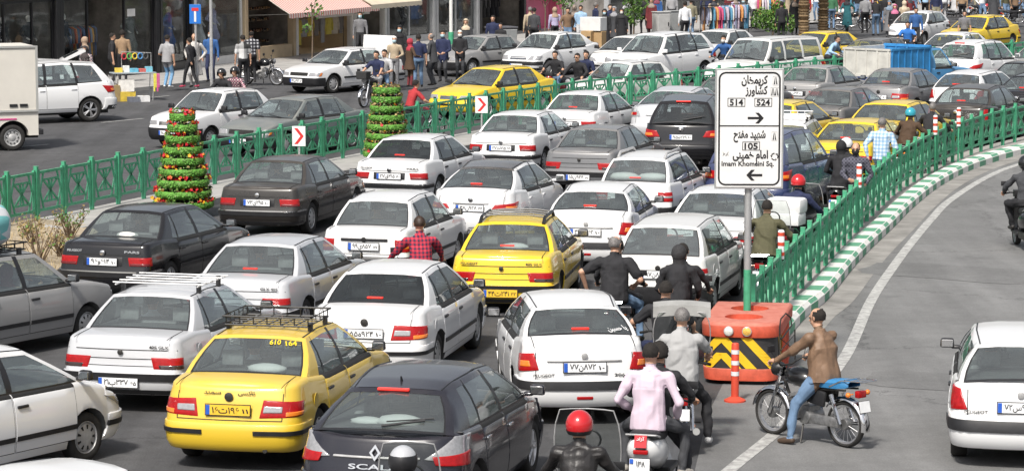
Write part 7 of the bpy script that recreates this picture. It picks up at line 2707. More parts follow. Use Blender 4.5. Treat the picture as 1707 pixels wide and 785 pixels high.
C['logan_black'] = car('logan', BLKD, 'black high-tailed saloon near the fence with tall red lamps', px=(1592, 206), head=25, plate=('61د874', '10'))
C['p206_far'] = car('p206', WH, 'white hatchback in front of the black high-tailed saloon', name='hatchback', anchor='roof_rear', px=(1604, 122), head=30)
C['ix'] = car('crossover', WH, 'white crossover with swept red lamps right of the blue pickup', name='suv', px=(1585, 112), head=32, plate=('12م765', '10'))
C['silver_edge'] = car('pars', GREYL, 'pale grey saloon at the upper right picture edge', anchor='roof_rear', px=(1734, 77), head=36)
C['black_edge'] = car('pars', BLK, 'black saloon at the right edge behind the pale grey one', anchor='roof_rear', px=(1702, 105), head=32)
C['black_edge2'] = car('logan', BLK, 'black saloon cut off by the right edge above the fence', anchor='roof_rear', px=(1718, 127), head=32)
# far carriageway, coming towards the viewer
ON = 'cars coming the other way'
C['pride_on'] = car('pride', WH, 'small white saloon facing the viewer behind the first flower tower', anchor='front', px=(282, 213), head=213, group=ON, front_plate=('11ب538', '71'))
C['grgreen_on'] = car('p405', GRGRN, 'grey green saloon facing the viewer against the median fence', anchor='front', px=(400, 226), head=214, group=ON, front_plate=('75ج147', '55'))
C['pars_open'] = car('pars', WH, 'white saloon parked at the kerb with its boot lid raised', anchor='front', px=(497, 128), head=219, group=ON, front_plate=('14ب912', '13'))
C['taxi_on'] = car('samand', TAXI, 'yellow taxi driving towards the viewer along the median fence', name='taxi', cat='taxi', anchor='front', px=(746, 168), head=217, group=ON)
C['grey_on'] = car('pars', GREYL, 'grey saloon parked behind the group of men in suits', anchor='front', px=(734, 102), head=220, group=ON)
C['logan_on'] = car('logan', WH, 'white boxy saloon with a driver leaning out, facing the viewer', anchor='front', px=(862, 103), head=215, group=ON, front_plate=('', ''))
C['suv_on'] = car('suv', WH, 'white sport utility vehicle facing the viewer above the median fence', name='suv', anchor='front', px=(1032, 116), head=220, group=ON)
C['car_behind'] = car('p206', WH2, 'cream white car half hidden behind the white sport utility', name='hatchback', anchor='roof_front', px=(1044, 61), head=218, group=ON)
C['pride_fence'] = car('pride', WH2, 'white saloon seen through the median fence below the white sport utility', anchor='roof_front', px=(1028, 103), head=222, group=ON)
C['pars_far_on'] = car('pars', WH, 'white saloon near the clothes racks with two people passing it', anchor='front', px=(1152, 92), head=212, group=ON)
C['patrol'] = car('wagon', WH2, 'white long estate wagon with three side windows', name='suv', anchor='roof_front', px=(1256, 64), head=220, group=ON)
C['taxi_green'] = car('pars', TAXI, 'yellow taxi with a roof lamp beside the green bushes', name='taxi', cat='taxi', anchor='roof_front', px=(1358, 54), head=222, group=ON)
C['dark_on'] = car('p405', GREYD, 'dark saloon roof showing behind the blue pickup cargo bed', anchor='roof_front', px=(1448, 66), head=215, group=ON)
C['white207'] = car('p206', WH, 'white hatchback near the motorcycles at the top right', name='hatchback', anchor='roof_front', px=(1526, 20), head=208, group=ON)
C['white_on2'] = car('pars', WH, 'white saloon facing the viewer behind the far end of the median fence', anchor='roof_front', px=(1583, 56), head=212, group=ON)
C['taxi_top'] = car('samand', TAXI, 'yellow taxi at the top right next to parked motorcycles', name='taxi', cat='taxi', anchor='roof_front', px=(1626, 27), head=217, group=ON)
C['suv_left'] = car('suv', WH, 'white sport utility vehicle in profile at the left, beside the box truck', name='suv', anchor='wrl', px=(152, 204), head=238, group=ON)
C['tailgate'] = car('p206', WH, 'white hatchback parked at the left with its tailgate lifted', name='hatchback', anchor='roof_rear', px=(108, 100), head=258, group=ON)
for k_ in ('silver405', 'taxi_front', 'brown_pars', 'pride_white', 'pars_b', 'grey405', 'pride_bikes', 'white_sign', 'mazda', 'grey_sign', 'blue_suv', 'white_rack', 'taxi_hidden', 'taxi_ahead', 'silver_far', 'grey_far', 'black_edge', 'pars_open', 'pride_on', 'grgreen_on', 'taxi_on', 'grey_on', 'logan_on', 'suv_on', 'car_behind', 'pride_fence', 'pars_far_on', 'patrol', 'taxi_green', 'dark_on', 'white207', 'white_on2', 'taxi_top', 'suv_left', 'tailgate', 'right206', 'black_pars', 'corner', 'tiba', 'grey_pride'):
 for ch in list(C[k_].children):
  if ch.name.startswith('brake_light'):
   bpy.data.objects.remove(ch)
# ================================================================== TRUCKS, RACKS AND LOADS
SPEC['pickup'] = dict(_log, L=4.85, W=1.70, ar=-1.45, af=1.45, rw=.33, rcr=.10, rcf=.16, bulge=.03, sill=.32, zend=.40, zdoor=.42,
                      wprof=[(.3, .95), (.42, .98), (.65, 1.0), (.85, .985), (1.1, .95)],
                      plan=[(-2.45, .97), (-1.5, 1), (.8, 1), (1.5, .97), (2.45, .9)], rear=[(.3, 0), (1.1, 0)], front=[(.3, .1), (.5, .0), (.75, .03), (1.0, .1)],
                      top=[(-2.45, .78), (-.32, .80), (-.26, 1.06), (1.0, 1.04), (1.6, 1.0), (2.2, .94), (2.45, .86)], Wb=1.05, Rf=.62, Rr=-.10, Cb=-.24,
                      roofz=[(-.1, 1.62), (.3, 1.65), (.62, 1.62)], wr=.60, cols=[(1.05, .62, 'p'), (.94, .54, 'w'), (.10, .08, 'p'), (-.24, -.10, 'p')], doors=[(.02, .95)], rbulge=.02,
                      bump_rear=dict(z0=.42, z1=.58, s=.9, mat='black'), bump_front=dict(z0=.38, z1=.58, s=1.1, mat='black'), tail=[(((.62, .62), (.78, .62), (.78, .74), (.62, .74)), REDL, .01)],
                      head=[(((.46, .70), (.74, .70), (.74, .86), (.46, .86)), CLEARL, .01)], grille=(.4, .70, .86, 4, BLACKP), lines=[], badge=None, brake3=False, seat_r=-.2, seat_f=.05, plate_z=.5)
PBL = paint_mat('pickup_blue', (.05, .24, .48), .4, dust=.25, coat=.3)
pk = car('pickup', PBL, 'blue pickup truck with high slatted cargo sides in the jam', name='pickup_truck', cat='truck', anchor=(0, -2.4, .8), px=(1446, 132), head=42)
BEDW = mat('worn_white_steel', (.55, .54, .50), .5, noise=.2, scale=3, bump=.1)
BEDB = mat('blue_steel', (.04, .24, .52), .5, noise=.25, scale=3)
mb = MB(); mb.box((0, -1.36, .845), (1.72, 2.2, .07)); obj('bed_floor', mb.mesh('bed_floor', [BEDB]), pk)
for (c, d, m, nm) in (((0, -2.44, 1.30), (1.72, .04, .84), BEDW, 'tailgate'), ((0, -.30, 1.32), (1.72, .04, .9), BEDB, 'headboard'), ((.85, -1.37, 1.30), (.04, 2.1, .84), BEDB, 'bed_side'), ((-.85, -1.37, 1.30), (.04, 2.1, .84), BEDW, 'bed_side')):
 mb = MB(); mb.box(c, d)
 if d[0] > d[1]:
  for k in range(5): mb.box((c[0] + (k - 2) * .40, c[1] - .03, c[2]), (.05, .03, d[2]))
  for z in (-.40, .40): mb.box((c[0], c[1] - .032, c[2] + z), (d[0] + .02, .034, .06))
 else:
  for k in range(7): mb.box((c[0] + math.copysign(.03, c[0]), c[1] + (k - 3) * .33, c[2]), (.03, .05, d[2]))
  for z in (-.40, .40): mb.box((c[0] + math.copysign(.032, c[0]), c[1], c[2] + z), (.034, d[1] + .02, .06))
 obj(nm, mb.mesh(nm, [m], merge=False), pk)
mb = MB(); mb.box((0, -2.462, .83), (1.73, .05, .12)); obj('rear_beam', mb.mesh('rear_beam', [mat('navy_steel', (.02, .04, .14), .5, noise=.2)]), pk)
# box truck at the left edge
tp = at(22, 252)
tr = thing('box_truck', 'cream white box truck with a pink side stripe cut off by the left edge', 'truck', tp, -R(248))
TRW = mat('truck_cream', (.66, .63, .57), .5, noise=.07, scale=1.2, dust=.25)
# local: y forward (to the left in the picture); its left side faces the viewer; origin under the near rear wheel
mb = MB(); mb.box((.86, 1.15, 1.80), (1.78, 3.6, 1.62)); obj('cargo_box', mb.mesh('cargo_box', [TRW], bevel=.02), tr)
mb = MB()
for y in (-.62, 2.92): mb.box((-.045, y, 1.80), (.03, .06, 1.64))
for z in (1.0, 2.60): mb.box((-.046, 1.15, z), (.032, 3.5, .05))
obj('box_trim', mb.mesh('box_trim', [mat('trim_alu', (.5, .5, .48), .4, metal=.4)], merge=False), tr)
mb = MB()
prof = []
for k in range(17):
 a = PI * k / 16
 prof.append((.40 * math.cos(a), max(.38, .34 + .42 * math.sin(a))))
top_, bot_ = [], []
for y in [-.65, -.5, -.405] + [p[0] for p in prof[::-1]] + [.405, .8, 1.4, 2.2, 2.9]:
 zb = .38 if abs(y) >= .40 else max(.38, .34 + math.sqrt(max(0, .42 ** 2 - y * y)))
 bot_.append((-.01, y, zb)); top_.append((-.01, y, .985))
mb.grid([bot_, top_]); mb.grid([[(1.73, p[1], p[2]) for p in bot_], [(1.73, p[1], p[2]) for p in top_]])
mb.grid([[(.25, p[1], p[2]) for p in bot_], bot_])
mb.add([(-.01, -.65, .38), (1.73, -.65, .38), (1.73, -.65, .985), (-.01, -.65, .985)], [(0, 1, 2, 3)])
obj('lower_body', mb.mesh('lower_body', [TRW], smooth=30), tr)
mb = MB(); mb.box((-.018, 1.2, .80), (.012, 2.6, .035)); obj('side_stripe', mb.mesh('side_stripe', [mat('pink_stripe', (.55, .05, .22), .5)]), tr)
mb = MB()
for y in (-.28, -.02): mb.box((-.05, y, 1.14), (.012, .2, .07))
obj('vent', mb.mesh('vent', [BLACKP], merge=False), tr)
mb = MB(); mb.box((.86, 1.0, .5), (1.2, 3.4, .4)); obj('chassis', mb.mesh('chassis', [GAP]), tr)
mb = MB(); mb.box((.86, -.72, .46), (1.74, .12, .14)); obj('bumper', mb.mesh('bumper', [BLACKP], bevel=.02), tr)
mb = MB(); mb.box((.86, 3.55, 1.15), (1.7, 1.15, 1.5)); obj('cab', mb.mesh('cab', [TRW], bevel=.15), tr)
hub, tyre, rim = wheel_meshes(.33, .19, 'steel')
rim = rim.copy(); rim.materials[0] = HUBCAP
for x, y, rz in ((.12, 0, PI), (1.6, 0, 0), (.12, 2.9, PI), (1.6, 2.9, 0)):
 i = obj('wheel', hub, tr, (x, y, .33), (0, 0, rz)); obj('tyre', tyre, i); obj('rim', rim, i)
def roof_z(root, x, y):
 info = _CARS[root['_k']]
 sp = info['sp']
 u = abs(x) / (ip(sp['wr'], y) if isinstance(sp['wr'], list) else sp['wr'])
 return ip(sp['roofz'], y) + sp.get('roof_crown', .05) * (1 - min(1, u) ** 3)
def rack_on(root, style, m, y0, y1, hw=.52):
 zc = max(roof_z(root, hw * .9, y0), roof_z(root, hw * .9, y1))
 mb = MB()
 if style == 'ladder':
  z = zc + .09
  for x in (-hw * 1.08, hw * 1.08):
   mb.tube([(x, y0 - .12, z), (x, y1 + .12, z)], .010, 6)
  for k in range(5):
   y = y0 - .05 + (y1 - y0 + .1) * k / 4
   mb.tube([(-hw * 1.2, y, z + .02), (hw * 1.2, y, z + .02)], .010, 6)
  feet = [(x, y) for x in (-hw, hw) for y in (y0 + .05, y1 - .05)]
 elif style == 'basket':
  z = zc + .06
  for zz, gr in ((z, 1.0), (z + .10, 1.06)):
   a, b, c = hw * gr, y0 - .03 * gr, y1 + .03 * gr
   mb.tube([(-a, b, zz), (a, b, zz), (a, c, zz), (-a, c, zz)], .012, 6, closed=True)
  for k in range(7):
   x = -hw + 2 * hw * k / 6
   mb.tube([(x, y0, z + .10), (x, y0, z), (x, y1, z), (x, y1, z + .10)], .008, 5)
  for k in range(6):
   y = y0 + (y1 - y0) * k / 5
   mb.tube([(-hw, y, z + .10), (-hw, y, z), (hw, y, z), (hw, y, z + .10)], .008, 5)
  feet = [(x, y) for x in (-hw, hw) for y in (y0 + .1, y1 - .1)]
 else:   # rails with bars
  z = zc + .07
  for x in (-hw, hw):
   pts = [(x, y0 - .05, roof_z(root, x, y0 - .05) - .01), (x, y0 + .12, z), (x, y1 - .12, z), (x, y1 + .05, roof_z(root, x, y1) - .01)]
   mb.tube(pts, [.03, .026, .026, .03], 6)
  if style == 'bars':
   for k in range(4):
    y = y0 + .16 + (y1 - y0 - .32) * k / 3
    mb.tube([(-hw, y, z), (-hw * .5, y, z + .03), (hw * .5, y, z + .03), (hw, y, z)], .013, 6)
  feet = []
 r = obj('roof_rack', mb.mesh('roof_rack', [m], smooth=45, merge=False), root)
 for x, y in feet:
  q = MB(); q.box((x, y, (roof_z(root, x, y) + z) / 2), (.05, .07, z - roof_z(root, x, y) + .06))
  obj('rack_foot', q.mesh('rack_foot', [BLACKP], bevel=.008), r)
 return zc
RKW, RKB = mat('rack_white', (.72, .72, .72), .4), mat('rack_black', (.015, .015, .016), .4)
rack_on(C['silver405'], 'ladder', RKW, -.75, .10)
rack_on(C['taxi_front'], 'basket', RKB, -.70, .12, .50)
rack_on(C['taxi_rack'], 'bars', RKB, -.95, .22, .50)
rack_on(C['pride_rails'], 'rails', mat('rack_grey', (.4, .4, .4), .4), -1.05, .25, .46)
rack_on(C['white_rack'], 'basket', RKW, -.75, .12, .48)
zc = rack_on(C['grey_pride'], 'basket', RKB, -.85, .15, .48)
rack_on(C['p206_far'], 'rails', mat('rack_grey', (.4, .4, .4), .4), -.9, .3, .46) if False else None
# baggage on the grey car
gp = C['grey_pride']
M = Matrix.LocRotScale(gp.location, gp.rotation_euler, None)
for (p, sc, m, lb) in (((-.02, -.22, zc + .40), (.40, .42, .33), stripe_mat('bag_check', (.62, .64, .66), (.18, .50, .50), 7), 'white and turquoise bedding bundle tied on the roof of the grey saloon'),
                       ((.26, -.58, zc + .30), (.30, .30, .22), mat('bag_grey', (.50, .49, .48), .8, noise=.15, bump=.5), 'off white sack behind the turquoise bundle on the grey saloon')):
 mb = MB(); mb.sphere((0, 0, 0), 1, 20, 14)
 mb.v = [(math.copysign(abs(v[0]) ** .7, v[0]) * sc[0] * (1 + .05 * math.sin(v[2] * 9)), math.copysign(abs(v[1]) ** .7, v[1]) * sc[1] * (1 + .05 * math.sin(v[2] * 7 + v[0] * 5)), math.copysign(abs(v[2]) ** .75, v[2]) * sc[2]) for v in mb.v]
 o = obj('luggage_bundle', mb.mesh('luggage_bundle', [m], smooth=60), None, M @ Vector(p), gp.rotation_euler)
 tag(o, lb, 'bundle', 'baggage on the grey saloon')
# opened boot lids
mb = MB(); rows = [[(x, -1.66 - .06 * v * v, 1.0 + .72 * v) for x in np.linspace(-.66, .66, 7)] for v in np.linspace(0, 1, 6)]
mb.grid(rows); mb.grid([[(p[0] * .96, p[1] - .035, p[2]) for p in r] for r in rows], flip=True)
obj('boot_lid', mb.mesh('boot_lid', [WH], smooth=40, merge=False), C['pars_open'])
tg = C['tailgate']
mb = MB()
fr = [(-.62, 0), (.62, 0), (.56, .78), (-.56, .78)]; inn_ = [(-.48, .10), (.48, .10), (.42, .58), (-.42, .58)]
def tgp(x, v, o=0): return (x, -1.05 - v * .92 + o * .4, 1.40 + v * .28 + .10 * math.sin(v * 2.5) - .04 * (x / .6) ** 2 + o)
mb.grid([[tgp(x, v) for x, v in fr], [tgp(x, v) for x, v in inn_]], close=True)
mb.grid([[tgp(x, v, -.05) for x, v in fr], [tgp(x, v, -.05) for x, v in inn_]], close=True)
mb.grid([[tgp(x, v) for x, v in fr], [tgp(x, v, -.05) for x, v in fr]], close=True)
t_ = obj('tailgate', mb.mesh('tailgate', [WH], smooth=30), tg)
mb = MB(); mb.add([tgp(x, v, -.01) for x, v in inn_], [(0, 1, 2, 3)]); obj('tailgate_glass', mb.mesh('tailgate_glass', [GLASSD]), t_)
# small marks on the near cars
def decal(root, me, p, rot=(0, 0, 0), nm='lettering', sc=None):
 o = obj(nm, me, root, p, rot)
 if sc: o.scale = sc
 return o
def on_rear_glass(root, k, u, lift=.012):
 pt = _CARS[root['_k']]['ends']['rear_window']
 a, b, c = pt(k, u), pt(k + .05, u), pt(k, u + .05)
 n = (c - a).cross(b - a).normalized()
 if n.y > 0: n = -n
 pitch = -math.atan2(n.z, -n.y)
 yaw = math.atan2(n.x, -n.y)
 return a + n * lift, (pitch, 0, yaw)
YT = mat('yellow_marker', (.80, .55, .02), .6)
p, r = on_rear_glass(C['taxi_front'], .80, .55)
for t_, u_ in (('610', .40), ('164', .70)):
 p, r = on_rear_glass(C['taxi_front'], .80, u_)
 decal(C['taxi_front'], text_mesh(t_, .12, YT, bold=.02, width=.13), p, r)
p, r = on_rear_glass(C['sd_main'], .18, .66)
decal(C['sd_main'], text_mesh(farsi('یا حسین'), .14, RKW, bold=.015, width=.28), p, r)
sh = _CARS['megane']['sh']
p = sh.endpt(.72, 0, 'rear', .02)
decal(C['megane'], text_mesh('SCALA', .075, CHROME, bold=.02, width=.55), (p.x, p.y - .006, p.z), (R(-12), 0, 0))
mb = MB()
for s in (1, .55):
 q = [(0, 0, .085 * s), (.06 * s, 0, 0), (0, 0, -.085 * s), (-.06 * s, 0, 0)]
 if s == 1: qo = q
mb.grid([qo, q], close=True); mb.grid([[(x, -.012, z) for x, y, z in qo], [(x, -.012, z) for x, y, z in q]], close=True); mb.grid([qo, [(x, -.012, z) for x, y, z in qo]], close=True)
p = sh.endpt(.86, 0, 'rear', .02)
decal(C['megane'], mb.mesh('badge', [CHROME]), (p.x, p.y - .01, p.z), (R(-12), 0, 0), 'badge')
sh = _CARS['samand']['sh']
for root, col in ((C['taxi_front'], STEELD),):
 for x, t_ in ((-.20, farsi('سمند')), (.20, farsi('تاکسی'))):
  p = sh.endpt(.90, x, 'rear', .012)
  decal(root, text_mesh(t_, .06, INK, bold=.02, width=.20), (p.x, p.y - .012, p.z), (R(-10), 0, 0))
for root, kk, z, a, b_ in ((C['black_pars'], 'pars', .825, 'PEUGEOT', 'PARS'), (C['silver405'], 'p405', .84, None, '405 GLX'), (C['silver_glx'], 'p405', .84, None, 'GLX 405'), (C['taxi_rack'], 'p405', .84, 'PEUGEOT', '405 GLX'), (C['sd_main'], 'p206sd', .635, 'PEUGEOT', '206 SD'), (C['pars_tower'], 'pars', .825, 'PEUGEOT', 'PARS'), (C['sd_far'], 'p206sd', .635, None, '206 SD'), (C['right206'], 'p206', .66, 'PEUGEOT', None)):
 sh = _CARS[kk]['sh']
 m = CHROME if root is C['black_pars'] else STEELD
 for t_, x in ((a, -.50), (b_, .50)):
  if t_:
   p = sh.endpt(z, x, 'rear', .012)
   decal(root, text_mesh(t_, .05, m, bold=.02, width=.26), (p.x, p.y - .012, p.z), (R(-8), 0, 0))
# white cloths and papers on parcel shelves
for root, y, x, s in ((C['megane'], -1.5, .1, .22), (C['megane'], -1.48, -.25, .16), (C['black_pars'], -1.45, .1, .16), (C['pride_rails'], -1.3, -.28, .26), (C['pride_rails'], -1.3, .28, .26), (C['taxi_front'], -1.35, .2, .2), (C['taxi_rack'], -1.3, .1, .18)):
 z = _CARS[root['_k']]['sh'].ztop(y)
 mb = MB(); mb.sphere((0, 0, 0), 1, 12, 8); rr = random.Random(int(y * 100 + x * 70))
 mb.v = [(v[0] * s * 1.2 * rr.uniform(.9, 1.1), v[1] * s * .6 * rr.uniform(.9, 1.1), v[2] * s * .35) for v in mb.v]
 M = Matrix.LocRotScale(root.location, root.rotation_euler, None)
 o = obj('cushion', mb.mesh('cushion', [WHITEW if root is not C['black_pars'] else MANW], smooth=60, merge=False), None, M @ Vector((x, y, z + s * .3)), root.rotation_euler)
 tag(o, {C['megane']: 'white tissue bundle on the parcel shelf of the black hatchback', C['black_pars']: 'white soft toy behind the rear glass of the black saloon', C['pride_rails']: 'white cushion behind the rear window of the hatchback with roof rails', C['taxi_front']: 'pale cloth behind the rear glass of the dusty taxi', C['taxi_rack']: 'white paper pack behind the rear glass of the taxi with roof rails'}[root], 'cushion', 'soft things on parcel shelves')
# fuel caps
for key, s_, z in (('samand', 1, .74), ('taxi_front', 1, .74), ('pride_bikes', 1, .74), ('silver405', 1, .74)):
 root = C[key]; sp = _CARS[root['_k']]['sp']; sh = _CARS[root['_k']]['sh']
 mb = MB(); mb.lathe([(.085, 0), (.08, .006), (.001, .008)], 'X', 18)
 y = sp['ar'] - .18
 o = obj('fuel_cap', mb.mesh('fuel_cap', [PAINT]), root, sh.sidept(y, z, s_, .002))
 o.material_slots[0].link = 'OBJECT'; o.material_slots[0].material = next(c for c in C[key].children if c.name.startswith('body')).material_slots[0].material
# ================================================================== RIDERS
def on_head(o, px, z=None, rz=None):
 """shift a figure over the ground until its head is seen at the photo pixel"""
 hc = Vector(o['_hc'])
 p = at(px[0], px[1], o.location.z + hc.z)
 d = Matrix.Rotation(o.rotation_euler.z, 3, 'Z') @ Vector((hc.x, hc.y, 0))
 o.location.x, o.location.y = p.x - d.x, p.y - d.y
 return o
def rider_bike(head_px, head, bkind, bpaint, blabel, plabel, pk=None, ride_k=None, off=.25, bike_k=None, second=None):
 seat = .82 if bkind == 'standard' else .83
 rk = dict(seat=seat - .03)
 if bkind == 'scooter':
  rk.update(fx=.16, fy=.40, fz=.40, hy=.48, hz=1.0, hx=.30, lean=6)
 else:
  rk.update(fx=.23, fy=.26, fz=.38, hy=.48, hz=.96)
 rk.update(ride_k or {})
 o = person(plabel, ride(**rk), (0, 0, 0), -R(head), **(pk or {}))
 on_head(o, head_px)
 f = Vector((math.sin(R(head)), math.cos(R(head)), 0))
 b = bike(bkind, bpaint, blabel, o.location + f * off, head, **(bike_k or {}))
 if second:
  lb, k2, dy, pose = second
  q = person(lb, pillion(seat=seat + .01, **pose), o.location - f * dy, -R(head), **k2)
 return o, b
BKB, BKR, BKW = paint_mat('bike_black', (.012, .012, .013)), paint_mat('bike_red', (.42, .02, .025)), paint_mat('bike_white', (.74, .74, .74))
RDH = paint_mat('helmet_red', (.52, .015, .02), .2)
WHH = paint_mat('helmet_white', (.72, .72, .73), .25)
TQH = paint_mat('helmet_turquoise', (.03, .32, .42), .25)
BKH = paint_mat('helmet_black', (.015, .015, .016), .25)
SVH = paint_mat('helmet_silver', (.45, .46, .48), .25)
BR = mat('leather_brown_jacket', (.19, .115, .07), .6, noise=.22, scale=6, bump=.5)
SNK = mat('white_shoe', (.62, .62, .62), .6)
# the man in the brown jacket, crossing on the right road
pr, pf = at(1418, 747), at(1281, 722)
hd = math.degrees(math.atan2(pf.x - pr.x, pf.y - pr.y))
mid = (pr + pf) / 2
b1 = bike('standard', BKB, 'dark motorcycle with blue seat ridden by the balding man in brown', mid, hd, seat=SEATBLUE, steer=0)
f = Vector((math.sin(R(hd)), math.cos(R(hd)), 0))
o = person('balding man in a brown jacket and jeans astride a motorcycle, one foot down', ride(seat=.76, lean=4, hx=.30, hy=.50, hz=.96, lf=(-.36, .20, .085), rf=(.23, .28, .36), lfp=(-.5, 1, .1), lfd=(-.1, 1, 0), head=(6, -8)),
           mid - f * .22, -R(hd), H=1.70, topm=BR, legs='jeans', hair='bald', fine=True, skin_i=0, fat=1.25, shoes=mat('brown_shoe', (.07, .045, .03), .6), coat_hem=.10)
# hand-made luggage hoop on the handlebar
mb = MB()
mb.tube([(-.16, .36, .98), (-.16, .37, 1.42), (-.14, .37, 1.52), (-.05, .37, 1.58), (.04, .37, 1.52), (.06, .37, 1.42), (-.10, .37, 1.28), (-.16, .37, 1.26)], .010, 6)
mb.tube([(.12, .36, .98), (.12, .37, 1.36)], .010, 6); mb.tube([(-.16, .37, 1.10), (.12, .37, 1.30)], .006, 5); mb.tube([(.12, .37, 1.10), (-.16, .37, 1.28)], .006, 5)
obj('handlebar_hoop', mb.mesh('handlebar_hoop', [STEELD], merge=False), b1)
# white scooter with two men
o, b2 = rider_bike((1099, 590), 15, 'scooter', BKW, 'white scooter with a red sticker and white plate under the man in the pink shirt', 'curly haired man in black driving the white scooter', dict(top='dark', legs='darkt', hair='curly', fine=True, H=1.74), dict(lean=10, lf=(-.20, .45, .40), rf=(.34, .10, .10), rfd=(.2, 1, 0)), off=.15,
                   second=('short haired man in a pale pink shirt riding pillion on the white scooter', dict(topm=cloth('pink', CLOTH['pink'], .06, 5), legs='charcoal', fine=True, H=1.76, coat_hem=.12, fat=1.04, shoes=mat('grey_shoe', (.30, .28, .25), .7)), .36, dict(lean=5, lh=(-.24, .20, .98), rh=(.26, .22, .92), lf=(-.30, .22, .36), rf=(.32, .26, .34), rfd=(.5, 1, 0))))
mb = MB(); mb.box((0, -.955, .78), (.14, .006, .14), rx=R(-15)); obj('sticker', mb.mesh('sticker', [mat('sticker_red', (.55, .03, .04), .4)]), b2)
for i, t_ in enumerate(('آزاد', 'راه')):
 obj('sticker_lettering', text_mesh(farsi(t_), .05, RKW, bold=.02, width=.09), b2, (0, -.962 + .01 * i, .81 - .055 * i), (R(-15), 0, 0))
for t_, dz in (('138', .045), ('79513', -.05)):
 obj('plate_number', text_mesh(t_.translate(FA), .085, INK, bold=.015, width=.10 if dz > 0 else .19), b2, (.015 if dz > 0 else 0, -1.013 - dz * .14, .50 + dz), (R(-8), 0, 0))
# grey T-shirt man behind a covered windshield
o, b3 = rider_bike((1137, 530), 3, 'standard', BKR, 'red and chrome motorcycle of the man in the grey T-shirt', 'greying man in a grey T-shirt and black trousers on the red motorcycle', dict(topm=cloth('teegrey', (.36, .36, .36), .08, 5), legs='dark', hair_mat=HAIRG, fine=True, sleeves='short', H=1.76, coat_hem=.14, fat=1.1, shoes=mat('white_shoe', (.62, .62, .62), .6)), dict(lean=4, rf=(.32, .20, .12), lf=(-.28, .2, .2), lh=(-.30, .50, 1.04), rh=(.30, .50, 1.04)), bike_k=dict(screen=(.36, .62, .62, 1.0)))
mb = MB(); rows = [[(x, y, z + .03 * math.cos(x * 4)) for x in np.linspace(-.36, .36, 7)] for y, z in ((.40, 1.55), (.42, 1.68), (.56, 1.72), (.74, 1.70), (.80, 1.58))]
mb.grid(rows); obj('windshield_hood', mb.mesh('windshield_hood', [mat('grey_canvas', (.30, .30, .29), .8, noise=.2, bump=.4)], smooth=60), b3)
# red helmet rider at the bottom
o, b4 = rider_bike((966, 712), 10, 'standard', BKB, 'motorcycle with a tall clear windshield at the bottom of the picture', 'rider with a red helmet and black leather jacket at the bottom', dict(topm=mat('black_leather_jacket', (.022, .020, .020), .42, noise=.3, scale=7, bump=.6), legs='dark', helmet=(RDH, False), fine=True, H=1.76, fat=1.1, glove=mat('glove_black', (.02, .02, .02), .6)), dict(lean=8), bike_k=dict(screen=(.34, .85, .62, .86)))
# helmet and windshield in the bottom edge, in front of the black hatchback
o, b5 = rider_bike((672, 772), 6, 'standard', BKB, 'motorcycle with a clear windshield touching the bottom edge', 'rider in a silver and black helmet cut by the bottom edge before the black hatchback', dict(top='dark', legs='dark', helmet=(SVH, False), H=1.72), dict(lean=8), bike_k=dict(screen=(.30, .86, .52, .86)))
# black T-shirt man with jeans, two up
o, b6 = rider_bike((1030, 412), 8, 'standard', BKB, 'black motorcycle carrying the man in the black T-shirt and jeans', 'dark haired driver hidden in front of the man in the black T-shirt', dict(top='dark', legs='darkt', H=1.70), dict(lean=8),
                   second=('bald man in sunglasses, black T-shirt and blue jeans riding pillion', dict(top='dark', legm=cloth('jeans', CLOTH['jeans']), hair='bald', hair_mat=HAIRG, fine=True, sleeves='short', H=1.78, fat=1.12, glasses=True, coat_hem=.10), .36, dict(lean=6, lh=(-.40, .10, .98), lhp=(-1, -.5, .1), rh=(.28, .24, 1.02), head=(6, 28), rf=(.34, .25, .30), lf=(-.32, .2, .32))))
# woman in a black headscarf behind a man in black
o, b7 = rider_bike((1138, 420), 10, 'standard', BKB, 'motorcycle carrying the man and woman in black beside the white hatchback', 'man in a black jacket driving with the woman in a headscarf behind him', dict(top='dark', legs='dark', fine=True, H=1.72), dict(lean=10),
                   second=('woman in a black patterned headscarf and black coat riding pillion', dict(top='dark', legs='dark', scarf=cloth('scarf_black', (.03, .03, .032), .5, 40), fine=True, H=1.64, coat_hem=.14), .38, dict(lean=6, rh=(.24, .30, .92), lh=(-.22, .30, .95))))
# short haired man in black, before the hooded windshield
o, b8 = rider_bike((1110, 484), 6, 'standard', BKB, 'motorcycle of the short haired man just ahead of the hooded windshield', 'short haired man in a black T-shirt reaching out his left arm', dict(top='dark', legs='navy', sleeves='short', fine=True, H=1.74), dict(lean=10, lh=(-.45, .42, 1.02)))
# red check shirt
RC = check_mat('red_check_cloth', (.03, .025, .06), (.32, .02, .045), (.50, .04, .07), 17)
o, b9 = rider_bike((699, 374), -12, 'standard', BKB, 'black motorcycle ridden by the man in the red checked shirt', 'man in a red and navy checked shirt on a motorcycle among the white saloons', dict(topm=RC, legs='darkt', hair_mat=HAIRBR, fine=True, sleeves='long', H=1.76, fat=1.05, coat_hem=.12), dict(lean=10, hx=.40))
# olive jacket by the fence
o, b10 = rider_bike((1279, 346), 14, 'standard', BKB, 'black motorcycle with a square red tail lamp under the man in olive', 'dark haired man in an olive jacket on a motorcycle beside the sign post', dict(top='olive', legs='darkt', fine=True, H=1.72, fat=1.15, coat_hem=.12), dict(lean=14), bike_k=dict(screen=(.32, .80, .62, .86)))
